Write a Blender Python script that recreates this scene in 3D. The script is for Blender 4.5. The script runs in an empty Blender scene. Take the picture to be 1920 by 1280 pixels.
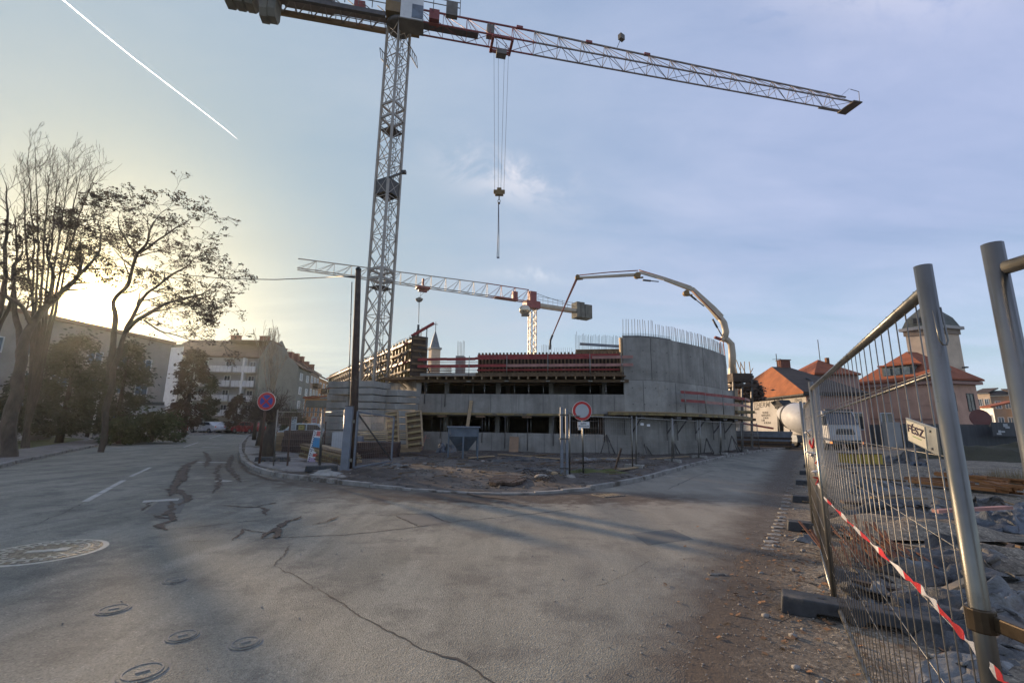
import bpy, bmesh, math, random
from mathutils import Vector, Matrix, noise
random.seed(7)
C = bpy.context
SC = C.scene
COL = SC.collection
rad = math.radians

# ---------------------------------------------------------------- camera
FPX, TH, RO, EYE = 830.0, rad(10.7), rad(0.8), 1.65
cam_d = bpy.data.cameras.new("camera"); cam = bpy.data.objects.new("camera", cam_d); COL.objects.link(cam)
cam_d.sensor_width = 36.0; cam_d.lens = 36.0 * FPX / 1920.0
cam_d.clip_start = 0.05; cam_d.clip_end = 9000
cam.matrix_world = Matrix.Translation((0, 0, EYE)) @ Matrix.Rotation(math.pi / 2 + TH, 4, 'X') @ Matrix.Rotation(RO, 4, 'Z')
SC.camera = cam

# ---------------------------------------------------------------- sun and sky
SUN_AZ, SUN_EL = rad(-44.2), rad(11.0)       # azimuth measured from +Y towards +X
SUN_DIR = Vector((math.sin(SUN_AZ) * math.cos(SUN_EL), math.cos(SUN_AZ) * math.cos(SUN_EL), math.sin(SUN_EL)))
sun_d = bpy.data.lights.new("sun", 'SUN'); sun = bpy.data.objects.new("sun", sun_d); COL.objects.link(sun)
sun_d.energy = 5.0; sun_d.angle = rad(1.4); sun_d.color = (1.0, 0.72, 0.46)
sun.rotation_euler = SUN_DIR.to_track_quat('Z', 'Y').to_euler()

W = bpy.data.worlds.new("World"); SC.world = W; W.use_nodes = True
nt = W.node_tree; nt.nodes.clear()
def N(t, **k):
    n = nt.nodes.new(t)
    for a, b in k.items(): setattr(n, a, b)
    return n
def L(a, b): nt.links.new(a, b)
def M(op, a, b=None, c=None, clamp=False):
    n = nt.nodes.new('ShaderNodeMath'); n.operation = op; n.use_clamp = clamp
    for i, x in enumerate((a, b, c)):
        if x is None: continue
        if hasattr(x, 'links'): nt.links.new(x, n.inputs[i])
        else: n.inputs[i].default_value = x
    return n.outputs[0]
def VM(op, a, b=None):
    n = nt.nodes.new('ShaderNodeVectorMath'); n.operation = op
    for i, x in enumerate((a, b)):
        if x is None: continue
        if hasattr(x, 'links'): nt.links.new(x, n.inputs[i])
        else: n.inputs[i].default_value = x
    return n
def MIXC(fac, a, b, bt='MIX'):
    n = nt.nodes.new('ShaderNodeMix'); n.data_type = 'RGBA'; n.blend_type = bt; n.clamp_factor = True
    for i, x in ((0, fac), (6, a), (7, b)):
        if hasattr(x, 'links'): nt.links.new(x, n.inputs[i])
        else: n.inputs[i].default_value = x if i == 0 else (x[0], x[1], x[2], 1)
    return n.outputs[2]
def NOISE(vec, scale, detail=4, rough=.55, dist=0.0, dim='3D'):
    n = nt.nodes.new('ShaderNodeTexNoise'); n.noise_dimensions = dim
    n.inputs['Scale'].default_value = scale; n.inputs['Detail'].default_value = detail
    n.inputs['Roughness'].default_value = rough; n.inputs['Distortion'].default_value = dist
    if vec is not None: nt.links.new(vec, n.inputs['Vector'])
    return n.outputs['Fac']
def RAMP(f, stops):
    n = nt.nodes.new('ShaderNodeValToRGB'); e = n.color_ramp.elements
    while len(e) < len(stops): e.new(.5)
    for x, (p, c) in zip(e, stops):
        x.position = p; x.color = (c, c, c, 1) if isinstance(c, (int, float)) else (c[0], c[1], c[2], 1)
    nt.links.new(f, n.inputs[0]); return n.outputs[0]
def MR(x, a, b, c=0., d=1.):
    n = nt.nodes.new('ShaderNodeMapRange'); nt.links.new(x, n.inputs[0])
    for i, v in zip((1, 2, 3, 4), (a, b, c, d)): n.inputs[i].default_value = v
    return n.outputs[0]
sky = N('ShaderNodeTexSky'); sky.sky_type = 'NISHITA'; sky.sun_disc = False
sky.sun_elevation = SUN_EL; sky.sun_rotation = SUN_AZ; sky.air_density = 1.2; sky.dust_density = 0.5; sky.ozone_density = 1.5
tc = N('ShaderNodeTexCoord'); D = VM('NORMALIZE', tc.outputs['Generated']).outputs[0]
sep = N('ShaderNodeSeparateXYZ'); L(D, sep.inputs[0]); DZ = sep.outputs[2]
dsun = M('MAXIMUM', VM('DOT_PRODUCT', D, tuple(SUN_DIR)).outputs['Value'], 0.0)
# cloud sheet: project the direction on a plane high above
zc = M('ADD', M('MAXIMUM', DZ, 0.0), 0.14)
pl = N('ShaderNodeCombineXYZ'); L(M('DIVIDE', sep.outputs[0], zc), pl.inputs[0]); L(M('DIVIDE', sep.outputs[1], zc), pl.inputs[1])
mp = N('ShaderNodeMapping'); L(pl.outputs[0], mp.inputs[0]); mp.inputs['Rotation'].default_value = (0, 0, rad(24)); mp.inputs['Scale'].default_value = (0.5, 1.15, 1)
c1 = NOISE(mp.outputs[0], 1.25, 7, .56, .5)
c2 = NOISE(mp.outputs[0], 5.0, 6, .62, .8)
veil = M('MULTIPLY', MR(c1, .36, .70), MR(c2, .25, .75, .55, 1.0), clamp=True)
skyc = MIXC(1.0, sky.outputs[0], (SKY_K, SKY_K, SKY_K) if 'SKY_K' in globals() else (1, 1, 1), 'MULTIPLY')
west = M('POWER', dsun, 1.6)                                    # thicker milk towards the sun
base_veil = M('ADD', .50, M('MULTIPLY', west, .38), clamp=True)
fac = M('ADD', base_veil, M('MULTIPLY', veil, .30), clamp=True)
milk = MIXC(west, (2.85, 3.55, 5.9), (2.3, 3.05, 3.4))
milk = MIXC(MR(DZ, .0, .32, .85, 0.), milk, MIXC(west, (3.5, 5.2, 7.0), (3.5, 3.9, 3.8)))
milk = MIXC(M('MULTIPLY', M('POWER', dsun, 26.), .55), milk, (6.0, 5.2, 2.9))
skyc = MIXC(fac, skyc, milk)
skyc = MIXC(M('MULTIPLY', veil, .38), skyc, MIXC(west, (5.2, 5.0, 5.7), (4.1, 4.3, 4.3)))
glow = M('ADD', M('MULTIPLY', M('POWER', dsun, 60.), .9), M('ADD', M('MULTIPLY', M('POWER', dsun, 380.), 13.0), M('MULTIPLY', M('POWER', dsun, 2600.), 150.0)))
gl = MIXC(1.0, (1.0, .74, .30), (0, 0, 0), 'ADD')
gv = VM('SCALE', gl); L(glow, gv.inputs['Scale'])
skyc = MIXC(1.0, skyc, gv.outputs[0], 'ADD')
def wisp(az0, el0, az1, el1, width, amount, col, base):
    # a streak of thin cloud between two directions of the sky (azimuth, elevation in degrees)
    f = lambda a, e: Vector((math.sin(rad(a)) * math.cos(rad(e)), math.cos(rad(a)) * math.cos(rad(e)), math.sin(rad(e))))
    a, b = f(az0, el0), f(az1, el1); mid = (a + b) / 2; u = (b - a).normalized(); v = mid.cross(u).normalized(); hl_ = (b - a).length / 2
    dm = VM('SUBTRACT', D, tuple(mid)).outputs[0]
    p = M('DIVIDE', VM('DOT_PRODUCT', dm, tuple(u)).outputs['Value'], hl_); q = M('DIVIDE', VM('DOT_PRODUCT', dm, tuple(v)).outputs['Value'], width)
    n = NOISE(MAPW(D, u), 7., 8, .66, 1.2)
    q = M('ADD', q, M('MULTIPLY', M('SUBTRACT', n, .5), 3.4))
    r2 = M('ADD', M('MULTIPLY', p, p), M('MULTIPLY', q, q))
    k = M('MULTIPLY', M('POWER', 2.718, M('MULTIPLY', r2, -1.6)), M('MULTIPLY', MR(n, .34, .66), amount), clamp=True)
    return MIXC(k, base, col)
def MAPW(v, u): return v
skyc = wisp(-12.5, 32.5, 9.0, 27.0, .05, .55, (7.0, 6.5, 6.6), skyc)
skyc = wisp(-5.0, 19.5, 13.0, 18.0, .016, .4, (6.6, 6.6, 6.8), skyc)
skyc = wisp(28.0, 54.0, 52.0, 36.0, .10, .8, (6.6, 6.2, 6.6), skyc)
skyc = wisp(36.0, 46.0, 60.0, 33.0, .05, .7, (6.8, 6.5, 6.8), skyc)
bg = N('ShaderNodeBackground'); L(skyc, bg.inputs[0]); bg.inputs[1].default_value = 0.12
wo = N('ShaderNodeOutputWorld'); L(bg.outputs[0], wo.inputs[0])

vs = SC.view_settings; vs.view_transform = 'Standard'; vs.look = 'None'; vs.exposure = 0.45; vs.gamma = 1.0
try: vs.use_curve_mapping = False
except Exception: pass
SC.render.engine = 'CYCLES'

# ---------------------------------------------------------------- the photograph's camera as a measuring tool
def ray(px, py):
    a = (px - 960) / FPX; b = (640 - py) / FPX
    c, s = math.cos(RO), math.sin(RO)
    x = a * c - b * s; u = a * s + b * c
    return (x, math.cos(TH) - u * math.sin(TH), math.sin(TH) + u * math.cos(TH))
def G(px, py, z=0.0):
    d = ray(px, py); t = (z - EYE) / d[2]; return Vector((d[0] * t, d[1] * t, z))
def P(px, py, Y):
    d = ray(px, py); t = Y / d[1]; return Vector((d[0] * t, Y, EYE + d[2] * t))
def onray(px, py, a, b):
    """point above the plan line a-b seen at this pixel"""
    d = ray(px, py); ax, ay = a[0], a[1]; bx, by = b[0] - ax, b[1] - ay
    t = (ax * by - ay * bx) / (d[0] * by - d[1] * bx)
    return Vector((d[0] * t, d[1] * t, EYE + d[2] * t))

# ---------------------------------------------------------------- mesh builder
class MB:
    def __init__(s): s.v = []; s.f = []; s.sm = []
    def add(s, vs, fs, smooth=False):
        o = len(s.v); s.v += [Vector(p) for p in vs]
        for f in fs: s.f.append([i + o for i in f]); s.sm.append(smooth)
        return s
    def box(s, c, sz, rz=0.0):
        c = Vector(c); hx, hy, hz = sz[0] / 2, sz[1] / 2, sz[2] / 2; cs, sn = math.cos(rz), math.sin(rz); vs = []
        for z in (-hz, hz):
            for x, y in ((-hx, -hy), (hx, -hy), (hx, hy), (-hx, hy)):
                vs.append(c + Vector((x * cs - y * sn, x * sn + y * cs, z)))
        return s.add(vs, [(3, 2, 1, 0), (4, 5, 6, 7), (0, 1, 5, 4), (1, 2, 6, 5), (2, 3, 7, 6), (3, 0, 4, 7)])
    def bar(s, p, q, w, h=None, up=(0, 0, 1)):
        p, q = Vector(p), Vector(q); d = (q - p)
        if d.length < 1e-6: return s
        d.normalize(); u = Vector(up)
        if abs(d.dot(u)) > .98: u = Vector((0, 1, 0)) if abs(d.y) < .9 else Vector((1, 0, 0))
        a = d.cross(u).normalized(); b = a.cross(d).normalized(); h = w if h is None else h
        vs = []
        for e in (p, q):
            for i, j in ((-1, -1), (1, -1), (1, 1), (-1, 1)): vs.append(e + a * (i * w / 2) + b * (j * h / 2))
        return s.add(vs, [(3, 2, 1, 0), (4, 5, 6, 7), (0, 1, 5, 4), (1, 2, 6, 5), (2, 3, 7, 6), (3, 0, 4, 7)])
    def path(s, pts, r, n=6, cap=True, smooth=True):
        pts = [Vector(p) for p in pts]; m = len(pts)
        if isinstance(r, (int, float)): r = [r] * m
        vs = []; prev = None
        for i, p in enumerate(pts):
            d = (pts[min(i + 1, m - 1)] - pts[max(i - 1, 0)])
            if d.length < 1e-7: d = Vector((0, 0, 1))
            d.normalize()
            if prev is None:
                u = Vector((0, 0, 1)) if abs(d.z) < .9 else Vector((1, 0, 0)); a = d.cross(u).normalized()
            else:
                a = prev - d * prev.dot(d)
                a = a.normalized() if a.length > 1e-5 else d.orthogonal().normalized()
            prev = a; b = d.cross(a)
            for k in range(n):
                t = 2 * math.pi * k / n; vs.append(p + (a * math.cos(t) + b * math.sin(t)) * r[i])
        fs = []
        for i in range(m - 1):
            for k in range(n):
                k2 = (k + 1) % n; fs.append((i * n + k, i * n + k2, (i + 1) * n + k2, (i + 1) * n + k))
        s.add(vs, fs, smooth)
        if cap:
            o = len(s.v) - len(vs)
            s.f.append([o + k for k in range(n)][::-1]); s.sm.append(False)
            s.f.append([o + (m - 1) * n + k for k in range(n)]); s.sm.append(False)
        return s
    def tube(s, p, q, r, r2=None, n=6): return s.path([p, q], [r, r if r2 is None else r2], n)
    def quad(s, a, b, c, d): return s.add([a, b, c, d], [(0, 1, 2, 3)])
    def poly(s, pts): return s.add(pts, [tuple(range(len(pts)))])
    def prism(s, poly, z0, z1):
        n = len(poly)
        ar = sum(poly[i][0] * poly[(i + 1) % n][1] - poly[(i + 1) % n][0] * poly[i][1] for i in range(n))
        if ar < 0: poly = poly[::-1]
        vs = [(p[0], p[1], z0) for p in poly] + [(p[0], p[1], z1) for p in poly]
        fs = [tuple(range(n))[::-1], tuple(range(n, 2 * n))] + [(i, (i + 1) % n, n + (i + 1) % n, n + i) for i in range(n)]
        return s.add(vs, fs)
    def slab(s, pts, vec):
        """extrude a planar 3d polygon along vec"""
        n = len(pts); pts = [Vector(p) for p in pts]; vec = Vector(vec)
        nr = (pts[1] - pts[0]).cross(pts[2] - pts[1])
        if nr.dot(vec) < 0: pts = pts[::-1]
        vs = pts + [p + vec for p in pts]
        fs = [tuple(range(n))[::-1], tuple(range(n, 2 * n))] + [(i, (i + 1) % n, n + (i + 1) % n, n + i) for i in range(n)]
        return s.add(vs, fs)
    def lathe(s, c, prof, n=16, axis=(0, 0, 1), smooth=True):
        c = Vector(c); d = Vector(axis).normalized(); a = d.orthogonal().normalized(); b = d.cross(a); vs = []; m = len(prof)
        for r, z in prof:
            for k in range(n):
                t = 2 * math.pi * k / n; vs.append(c + d * z + (a * math.cos(t) + b * math.sin(t)) * r)
        fs = [(i * n + k, i * n + (k + 1) % n, (i + 1) * n + (k + 1) % n, (i + 1) * n + k) for i in range(m - 1) for k in range(n)]
        s.add(vs, fs, smooth); o = len(s.v) - len(vs)
        s.f.append([o + k for k in range(n)][::-1]); s.sm.append(False)
        s.f.append([o + (m - 1) * n + k for k in range(n)]); s.sm.append(False)
        return s
    def sphere(s, c, r, n=10, sq=(1, 1, 1)):
        c = Vector(c); vs = []; fs = []; m = n // 2 + 1
        for i in range(m + 1):
            ph = math.pi * i / m
            for k in range(n):
                t = 2 * math.pi * k / n
                vs.append(c + Vector((r * sq[0] * math.sin(ph) * math.cos(t), r * sq[1] * math.sin(ph) * math.sin(t), r * sq[2] * math.cos(ph))))
        for i in range(m):
            for k in range(n): fs.append(((i + 1) * n + k, (i + 1) * n + (k + 1) % n, i * n + (k + 1) % n, i * n + k))
        return s.add(vs, fs, True)
    def build(s, name, mat, parent=None, world=True, bevel=0.0):
        """link as ONE mesh object; with world=True the shape was written in world coordinates"""
        me = bpy.data.meshes.new(name); ob = bpy.data.objects.new(name, me); COL.objects.link(ob)
        if parent is not None: ob.parent = parent
        if world and parent is not None:
            inv = wmat(parent).inverted(); vs = [inv @ v for v in s.v]
        elif world and s.v:
            lo = Vector((min(v.x for v in s.v), min(v.y for v in s.v), min(v.z for v in s.v)))
            hi = Vector((max(v.x for v in s.v), max(v.y for v in s.v), max(v.z for v in s.v)))
            o = Vector(((lo.x + hi.x) / 2, (lo.y + hi.y) / 2, lo.z)); ob.location = o; vs = [v - o for v in s.v]
        else: vs = s.v
        me.from_pydata([tuple(v) for v in vs], [], s.f)
        me.polygons.foreach_set('use_smooth', s.sm)
        me.update()
        if mat: me.materials.append(mat)
        if bevel:
            b = ob.modifiers.new('bevel', 'BEVEL'); b.width = bevel; b.segments = 2; b.limit_method = 'ANGLE'
        return ob
def wmat(o):
    m = Matrix.LocRotScale(o.location, o.rotation_euler, o.scale)
    return wmat(o.parent) @ m if o.parent else m
def tag(o, label=None, cat=None, group=None, kind=None):
    if label: o['label'] = label
    if cat: o['category'] = cat
    if group: o['group'] = group
    if kind: o['kind'] = kind
    return o
def thing(name, label, cat, loc=(0, 0, 0), rz=0.0, group=None):
    o = bpy.data.objects.new(name, None); COL.objects.link(o); o.location = Vector(loc); o.rotation_euler = (0, 0, rz)
    o.empty_display_size = .3
    return tag(o, label, cat, group)
def copy_tree(o, parent=None):
    c = o.copy(); COL.objects.link(c); c.parent = parent
    for ch in list(o.children): copy_tree(ch, c)
    return c
def dup(o, label=None, loc=None, rz=None):
    c = copy_tree(o)
    if label: c['label'] = label
    if loc is not None: c.location = Vector(loc)
    if rz is not None: c.rotation_euler = (0, 0, rz)
    return c

# ---------------------------------------------------------------- materials
MATS = {}
def begin(name):
    global nt
    m = bpy.data.materials.new(name); m.use_nodes = True; nt = m.node_tree; nt.nodes.clear()
    o = nt.nodes.new('ShaderNodeOutputMaterial'); b = nt.nodes.new('ShaderNodeBsdfPrincipled'); nt.links.new(b.outputs[0], o.inputs[0])
    MATS[name] = m; return m, b
def setc(b, sock, x):
    i = b.inputs[sock]
    if hasattr(x, 'links'): nt.links.new(x, i)
    else: i.default_value = (x[0], x[1], x[2], 1) if isinstance(x, tuple) else x
def BUMP(b, h, strength=.3, dist=.02):
    n = nt.nodes.new('ShaderNodeBump'); n.inputs['Strength'].default_value = strength; n.inputs['Distance'].default_value = dist
    nt.links.new(h, n.inputs['Height']); nt.links.new(n.outputs[0], b.inputs['Normal'])
def OC(): return nt.nodes.new('ShaderNodeTexCoord').outputs['Object']
def GEO(): return nt.nodes.new('ShaderNodeNewGeometry').outputs['Position']
def MAP(v, sc=(1, 1, 1), rot=(0, 0, 0)):
    n = nt.nodes.new('ShaderNodeMapping'); nt.links.new(v, n.inputs[0]); n.inputs['Scale'].default_value = sc; n.inputs['Rotation'].default_value = rot
    return n.outputs[0]
def sc3(c, k): return tuple(min(1., x * k) for x in c)
def simple(name, col, rough=.7, metal=0., var=.25, scale=2., bump=.15, bscale=25., dist=.01, spots=None, stretch=(1, 1, 1), pervar=0.0):
    m, b = begin(name); v = MAP(OC(), stretch)
    n1 = NOISE(v, scale, 5, .6)
    c = MIXC(MR(n1, .3, .7), sc3(col, 1 - var), sc3(col, 1 + var))
    if spots: c = MIXC(MR(NOISE(v, spots[1], 6, .65), spots[2], spots[2] + .1), c, spots[0])
    if pervar:
        oi = nt.nodes.new('ShaderNodeObjectInfo').outputs['Random']
        c = MIXC(1.0, c, RAMP(oi, [(0, 1 - pervar), (1, 1.0)]), 'MULTIPLY')
    setc(b, 'Base Color', c); b.inputs['Metallic'].default_value = metal
    setc(b, 'Roughness', MR(NOISE(v, scale * 2.3, 3), .3, .7, max(.04, rough - .12), min(1, rough + .12)))
    if bump: BUMP(b, NOISE(v, bscale, 5, .6), bump, dist)
    return m
# ---------------------------------------------------------------- material library
def concrete(name, base, streak=.75, seam=None, warm=(.20, .17, .13)):
    m, b = begin(name); v = OC()
    c = MIXC(MR(NOISE(v, .55, 7, .68), .34, .66), sc3(base, .68), sc3(base, 1.28))
    c = MIXC(M('MULTIPLY', MR(NOISE(MAP(v, (2.2, 2.2, .16)), 1.6, 5, .6), .45, .75), streak, clamp=True), c, sc3(base, .55))
    c = MIXC(M('MULTIPLY', MR(NOISE(v, 1.7, 7, .7), .56, .68), .45), c, warm)
    c = MIXC(M('MULTIPLY', MR(NOISE(v, 26, 3, .7), .60, .70), .35), c, sc3(base, .4))
    setc(b, 'Base Color', c); b.inputs['Roughness'].default_value = .85
    BUMP(b, NOISE(v, 9, 7, .62), .35, .02); return m
M_CONC = concrete('concrete', (.27, .258, .23))
M_CONC2 = concrete('concrete_light', (.315, .305, .275), .35)
M_BALL = concrete('concrete_ballast', (.26, .25, .225), .3)
M_KERB = simple('kerb_stone', (.23, .22, .20), .85, var=.3, scale=3, bump=.4, bscale=18, spots=((.10, .085, .07), 2.2, .52))
M_GALV = simple('galvanized', (.215, .21, .19), .36, .85, var=.25, scale=5, bump=0, spots=((.16, .15, .13), 9, .62), stretch=(1, 1, .5))
M_WIRE = simple('mesh_wire', (.24, .23, .21), .45, .8, var=.15, scale=4, bump=0)
M_STEELG = simple('grey_painted_steel', (.17, .19, .22), .5, .3, var=.2, scale=3, bump=.05, spots=((.11, .07, .05), 6, .64))
M_MAST = simple('mast_paint', (.32, .295, .255), .5, .15, var=.18, scale=1, bump=0, spots=((.16, .11, .08), 4, .62))
M_CRED = simple('crane_red', (.22, .045, .04), .5, .1, var=.25, scale=1.3, bump=0)
M_JIB = simple('jib_paint', (.21, .175, .15), .5, .15, var=.2, scale=1, bump=0)
M_CRDK = simple('crane_dark', (.14, .125, .105), .6, .2, var=.3, scale=1.2, bump=0)
M_CRYL = simple('crane_ochre', (.19, .12, .045), .6, .1, var=.25, scale=1, bump=0)
M_CW = concrete('counterweight_concrete', (.15, .145, .12), .3)
M_WHITE = simple('white_paint', (.62, .63, .62), .45, 0, var=.1, scale=2, bump=0, spots=((.30, .28, .25), 5, .66))
M_BLACK = simple('black_rubber', (.022, .022, .024), .75, 0, var=.3, scale=4, bump=.1)
M_DKGREY = simple('dark_grey', (.05, .05, .052), .6, 0, var=.25, scale=3, bump=.05)
M_RUBBER = simple('recycled_rubber', (.048, .05, .052), .8, 0, var=.3, scale=8, bump=.5, bscale=90, dist=.004, spots=((.13, .11, .085), 5, .58))
M_WOODP = simple('pale_timber', (.40, .29, .17), .75, 0, var=.28, scale=2, bump=.3, bscale=14, stretch=(1, 1, 7), pervar=.3)
M_WOODY = simple('yellow_formwork', (.27, .20, .08), .6, 0, var=.3, scale=2.5, bump=.15, spots=((.13, .11, .08), 2.2, .52), pervar=.2)
M_WOODB = simple('brown_timber', (.15, .095, .05), .8, 0, var=.35, scale=3, bump=.3, bscale=12, pervar=.3)
M_WOODD = simple('dark_timber', (.055, .035, .025), .8, 0, var=.35, scale=2, bump=.3, bscale=9, spots=((.10, .075, .055), 5, .6))
M_PLYB = simple('brown_plywood', (.24, .15, .085), .6, 0, var=.25, scale=1.5, bump=.1)
M_RED = simple('red_boards', (.27, .03, .026), .55, 0, var=.3, scale=1.8, bump=.1, spots=((.30, .16, .13), 1.7, .62), pervar=.2)
M_REDP = simple('pink_worn_boards', (.34, .17, .14), .65, 0, var=.3, scale=2.4, bump=.1)
M_SRED = simple('sign_red', (.45, .02, .02), .4, 0, var=.08, scale=3, bump=0)
M_SBLUE = simple('sign_blue', (.03, .05, .28), .4, 0, var=.1, scale=3, bump=0)
M_REBAR = simple('rebar', (.10, .085, .078), .7, .4, var=.3, scale=5, bump=0)
M_RUST = simple('rust', (.16, .062, .028), .85, .1, var=.4, scale=6, bump=.3, spots=((.28, .12, .045), 11, .56))
M_RUSTP = simple('rusty_post', (.085, .05, .035), .8, 0, var=.35, scale=3, bump=.3, bscale=12, stretch=(1, 1, .2))
M_PIPE = simple('pump_arm', (.42, .36, .27), .5, .05, var=.2, scale=1, bump=0)
M_PRED = simple('pump_pipe_red', (.26, .09, .06), .5, .1, var=.2, scale=1, bump=0)
M_CABLE = simple('cable', (.04, .038, .036), .6, .2, var=.1, scale=3, bump=0)
M_STEELD = simple('dark_steel', (.085, .08, .078), .5, .5, var=.3, scale=3, bump=0)
M_TRUCKW = simple('truck_white', (.42, .43, .44), .6, 0, var=.1, scale=1.5, bump=0, spots=((.25, .22, .19), 2.5, .62))
M_SKIP = simple('blue_grey_steel', (.10, .125, .15), .6, .2, var=.3, scale=2, bump=.1, spots=((.17, .16, .15), 3, .58))
M_BARK = simple('bark', (.06, .048, .037), .9, 0, var=.4, scale=5, bump=.8, bscale=16, dist=.03, stretch=(1, 1, .3))
M_BARKL = simple('pale_bark', (.21, .18, .145), .9, 0, var=.35, scale=5, bump=.6, bscale=14, dist=.02, stretch=(1, 1, .3))
M_POD = simple('brown_seed_pods', (.075, .05, .036), .85, 0, var=.4, scale=1.3, bump=0)
M_NEEDLE = simple('conifer_green', (.055, .058, .034), .85, 0, var=.5, scale=1.1, bump=0)
M_SHRUB = simple('shrub_green', (.05, .065, .025), .85, 0, var=.5, scale=2.4, bump=0)
M_TWIG = simple('twigs', (.048, .036, .029), .9, 0, var=.4, scale=2, bump=0)
M_LEAF = simple('fallen_leaves', (.21, .105, .045), .8, 0, var=.5, scale=7, bump=0)
M_STONE = simple('stones', (.24, .22, .195), .85, 0, var=.4, scale=6, bump=.2)
M_BRICKR = simple('brick_red', (.20, .07, .045), .85, 0, var=.35, scale=5, bump=.3, pervar=.3)
M_GRASSD = simple('dry_grass', (.25, .19, .10), .85, 0, var=.35, scale=3, bump=0)
M_YELLOW = simple('yellow_paint', (.42, .30, .04), .55, 0, var=.2, scale=2, bump=0, spots=((.16, .12, .06), 4, .58))
def plastic(name, base, hi):
    m, b = begin(name); v = OC()
    c = MIXC(MR(NOISE(v, 3.2, 5, .6), .35, .7), base, hi)
    setc(b, 'Base Color', MIXC(MR(NOISE(v, 2.1, 6, .7), .50, .62, 0., .8), c, (.13, .105, .08)))
    setc(b, 'Roughness', MR(NOISE(v, 6, 3), .3, .7, .38, .62)); b.inputs['Specular IOR Level'].default_value = .4
    BUMP(b, NOISE(MAP(v, (1, 2.4, 1)), 7, 6, .65, 1.2), .8, .05); return m
M_PLAS = plastic('crumpled_foil', (.030, .029, .029), (.115, .118, .118))
M_PLASW = plastic('white_foil', (.11, .112, .11), (.26, .265, .26))
M_PLASB = plastic('blue_foil', (.05, .06, .075), (.18, .20, .22))
def glassy(name, base, rough=.08):
    m, b = begin(name); v = OC()
    setc(b, 'Base Color', MIXC(MR(NOISE(v, 1.3, 3), .4, .6), sc3(base, .7), sc3(base, 1.4)))
    b.inputs['Roughness'].default_value = rough; b.inputs['Specular IOR Level'].default_value = .8; return m
M_GLASS = glassy('window_glass', (.035, .04, .048))
M_GLASSB = glassy('blue_window_glass', (.07, .10, .13), .15)
def emis(name, col, k):
    m = bpy.data.materials.new(name); m.use_nodes = True; b = m.node_tree.nodes['Principled BSDF']
    b.inputs['Base Color'].default_value = (*col, 1); b.inputs['Emission Color'].default_value = (*col, 1); b.inputs['Emission Strength'].default_value = k; return m
M_AMBER = emis('lit_amber_lamp', (1., .28, .05), 1.6)
M_LEDG = emis('green_display', (.12, .9, .45), .45)
M_GLOBE = simple('lamp_globe', (.55, .52, .42), .3, 0, var=.06, scale=2, bump=0)
def plaster(name, base, stain=.35, sc=.5):
    m, b = begin(name); v = OC()
    c = MIXC(MR(NOISE(v, sc, 6, .65), .3, .72), sc3(base, .82), sc3(base, 1.15))
    c = MIXC(M('MULTIPLY', MR(NOISE(MAP(v, (1, 1, .25)), sc * 2.5, 6, .7), .52, .72), stain, clamp=True), c, sc3(base, .55))
    setc(b, 'Base Color', c); b.inputs['Roughness'].default_value = .9
    BUMP(b, NOISE(v, 14, 5, .6), .25, .02); return m
M_PLW = plaster('white_plaster', (.42, .40, .37)); M_PLFLARE = plaster('flare_toned_plaster', (.26, .24, .21))  # second one: white wall browned and darkened for the sun's flare
M_PLPINK = plaster('pink_plaster', (.56, .34, .245), .3)
M_PLPINKD = plaster('dull_pink_plaster', (.36, .22, .18), .4)
M_PLCREAM = plaster('cream_plaster', (.58, .46, .34), .25)
M_PLGREY = plaster('grey_green_plaster', (.17, .175, .155), .3)
M_PLPALE = plaster('pale_grey_plaster', (.30, .295, .28), .3)
M_PLORN = plaster('orange_plaster', (.46, .24, .10), .3)
M_PLBRN = plaster('beige_plaster', (.27, .21, .16), .35)
M_BALC = plaster('balcony_panels', (.58, .58, .57), .15, 1.2)
def rooftile(name, base, k=7.):
    m, b = begin(name); v = OC()
    w = nt.nodes.new('ShaderNodeTexWave'); w.wave_type = 'BANDS'; w.bands_direction = 'Z'; w.inputs['Scale'].default_value = k; w.inputs['Distortion'].default_value = .6; w.inputs['Detail'].default_value = 2
    nt.links.new(v, w.inputs['Vector'])
    n = NOISE(v, .8, 6, .65)
    c = MIXC(MR(n, .3, .7), sc3(base, .68), sc3(base, 1.28))
    c = MIXC(M('MULTIPLY', w.outputs['Fac'], .25), c, sc3(base, .45))
    c = MIXC(M('MULTIPLY', MR(NOISE(v, 6, 4, .7), .55, .66), .5), c, sc3(base, .5))
    setc(b, 'Base Color', c); b.inputs['Roughness'].default_value = .9; BUMP(b, w.outputs['Fac'], .5, .04); return m
M_ROOFO = rooftile('orange_roof_tiles', (.36, .115, .035))
M_ROOFR = rooftile('red_roof_tiles', (.30, .085, .035))
M_ROOFD = rooftile('dark_and_shaded_roof_tiles', (.075, .052, .04))  # far house roofs, and the painted shade on the orange roof's other slopes
M_ROOFB = rooftile('brown_roof_tiles', (.14, .085, .062), 3.)
M_ZINC = rooftile('grey_green_tower_roof', (.13, .14, .125), 2.)

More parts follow.
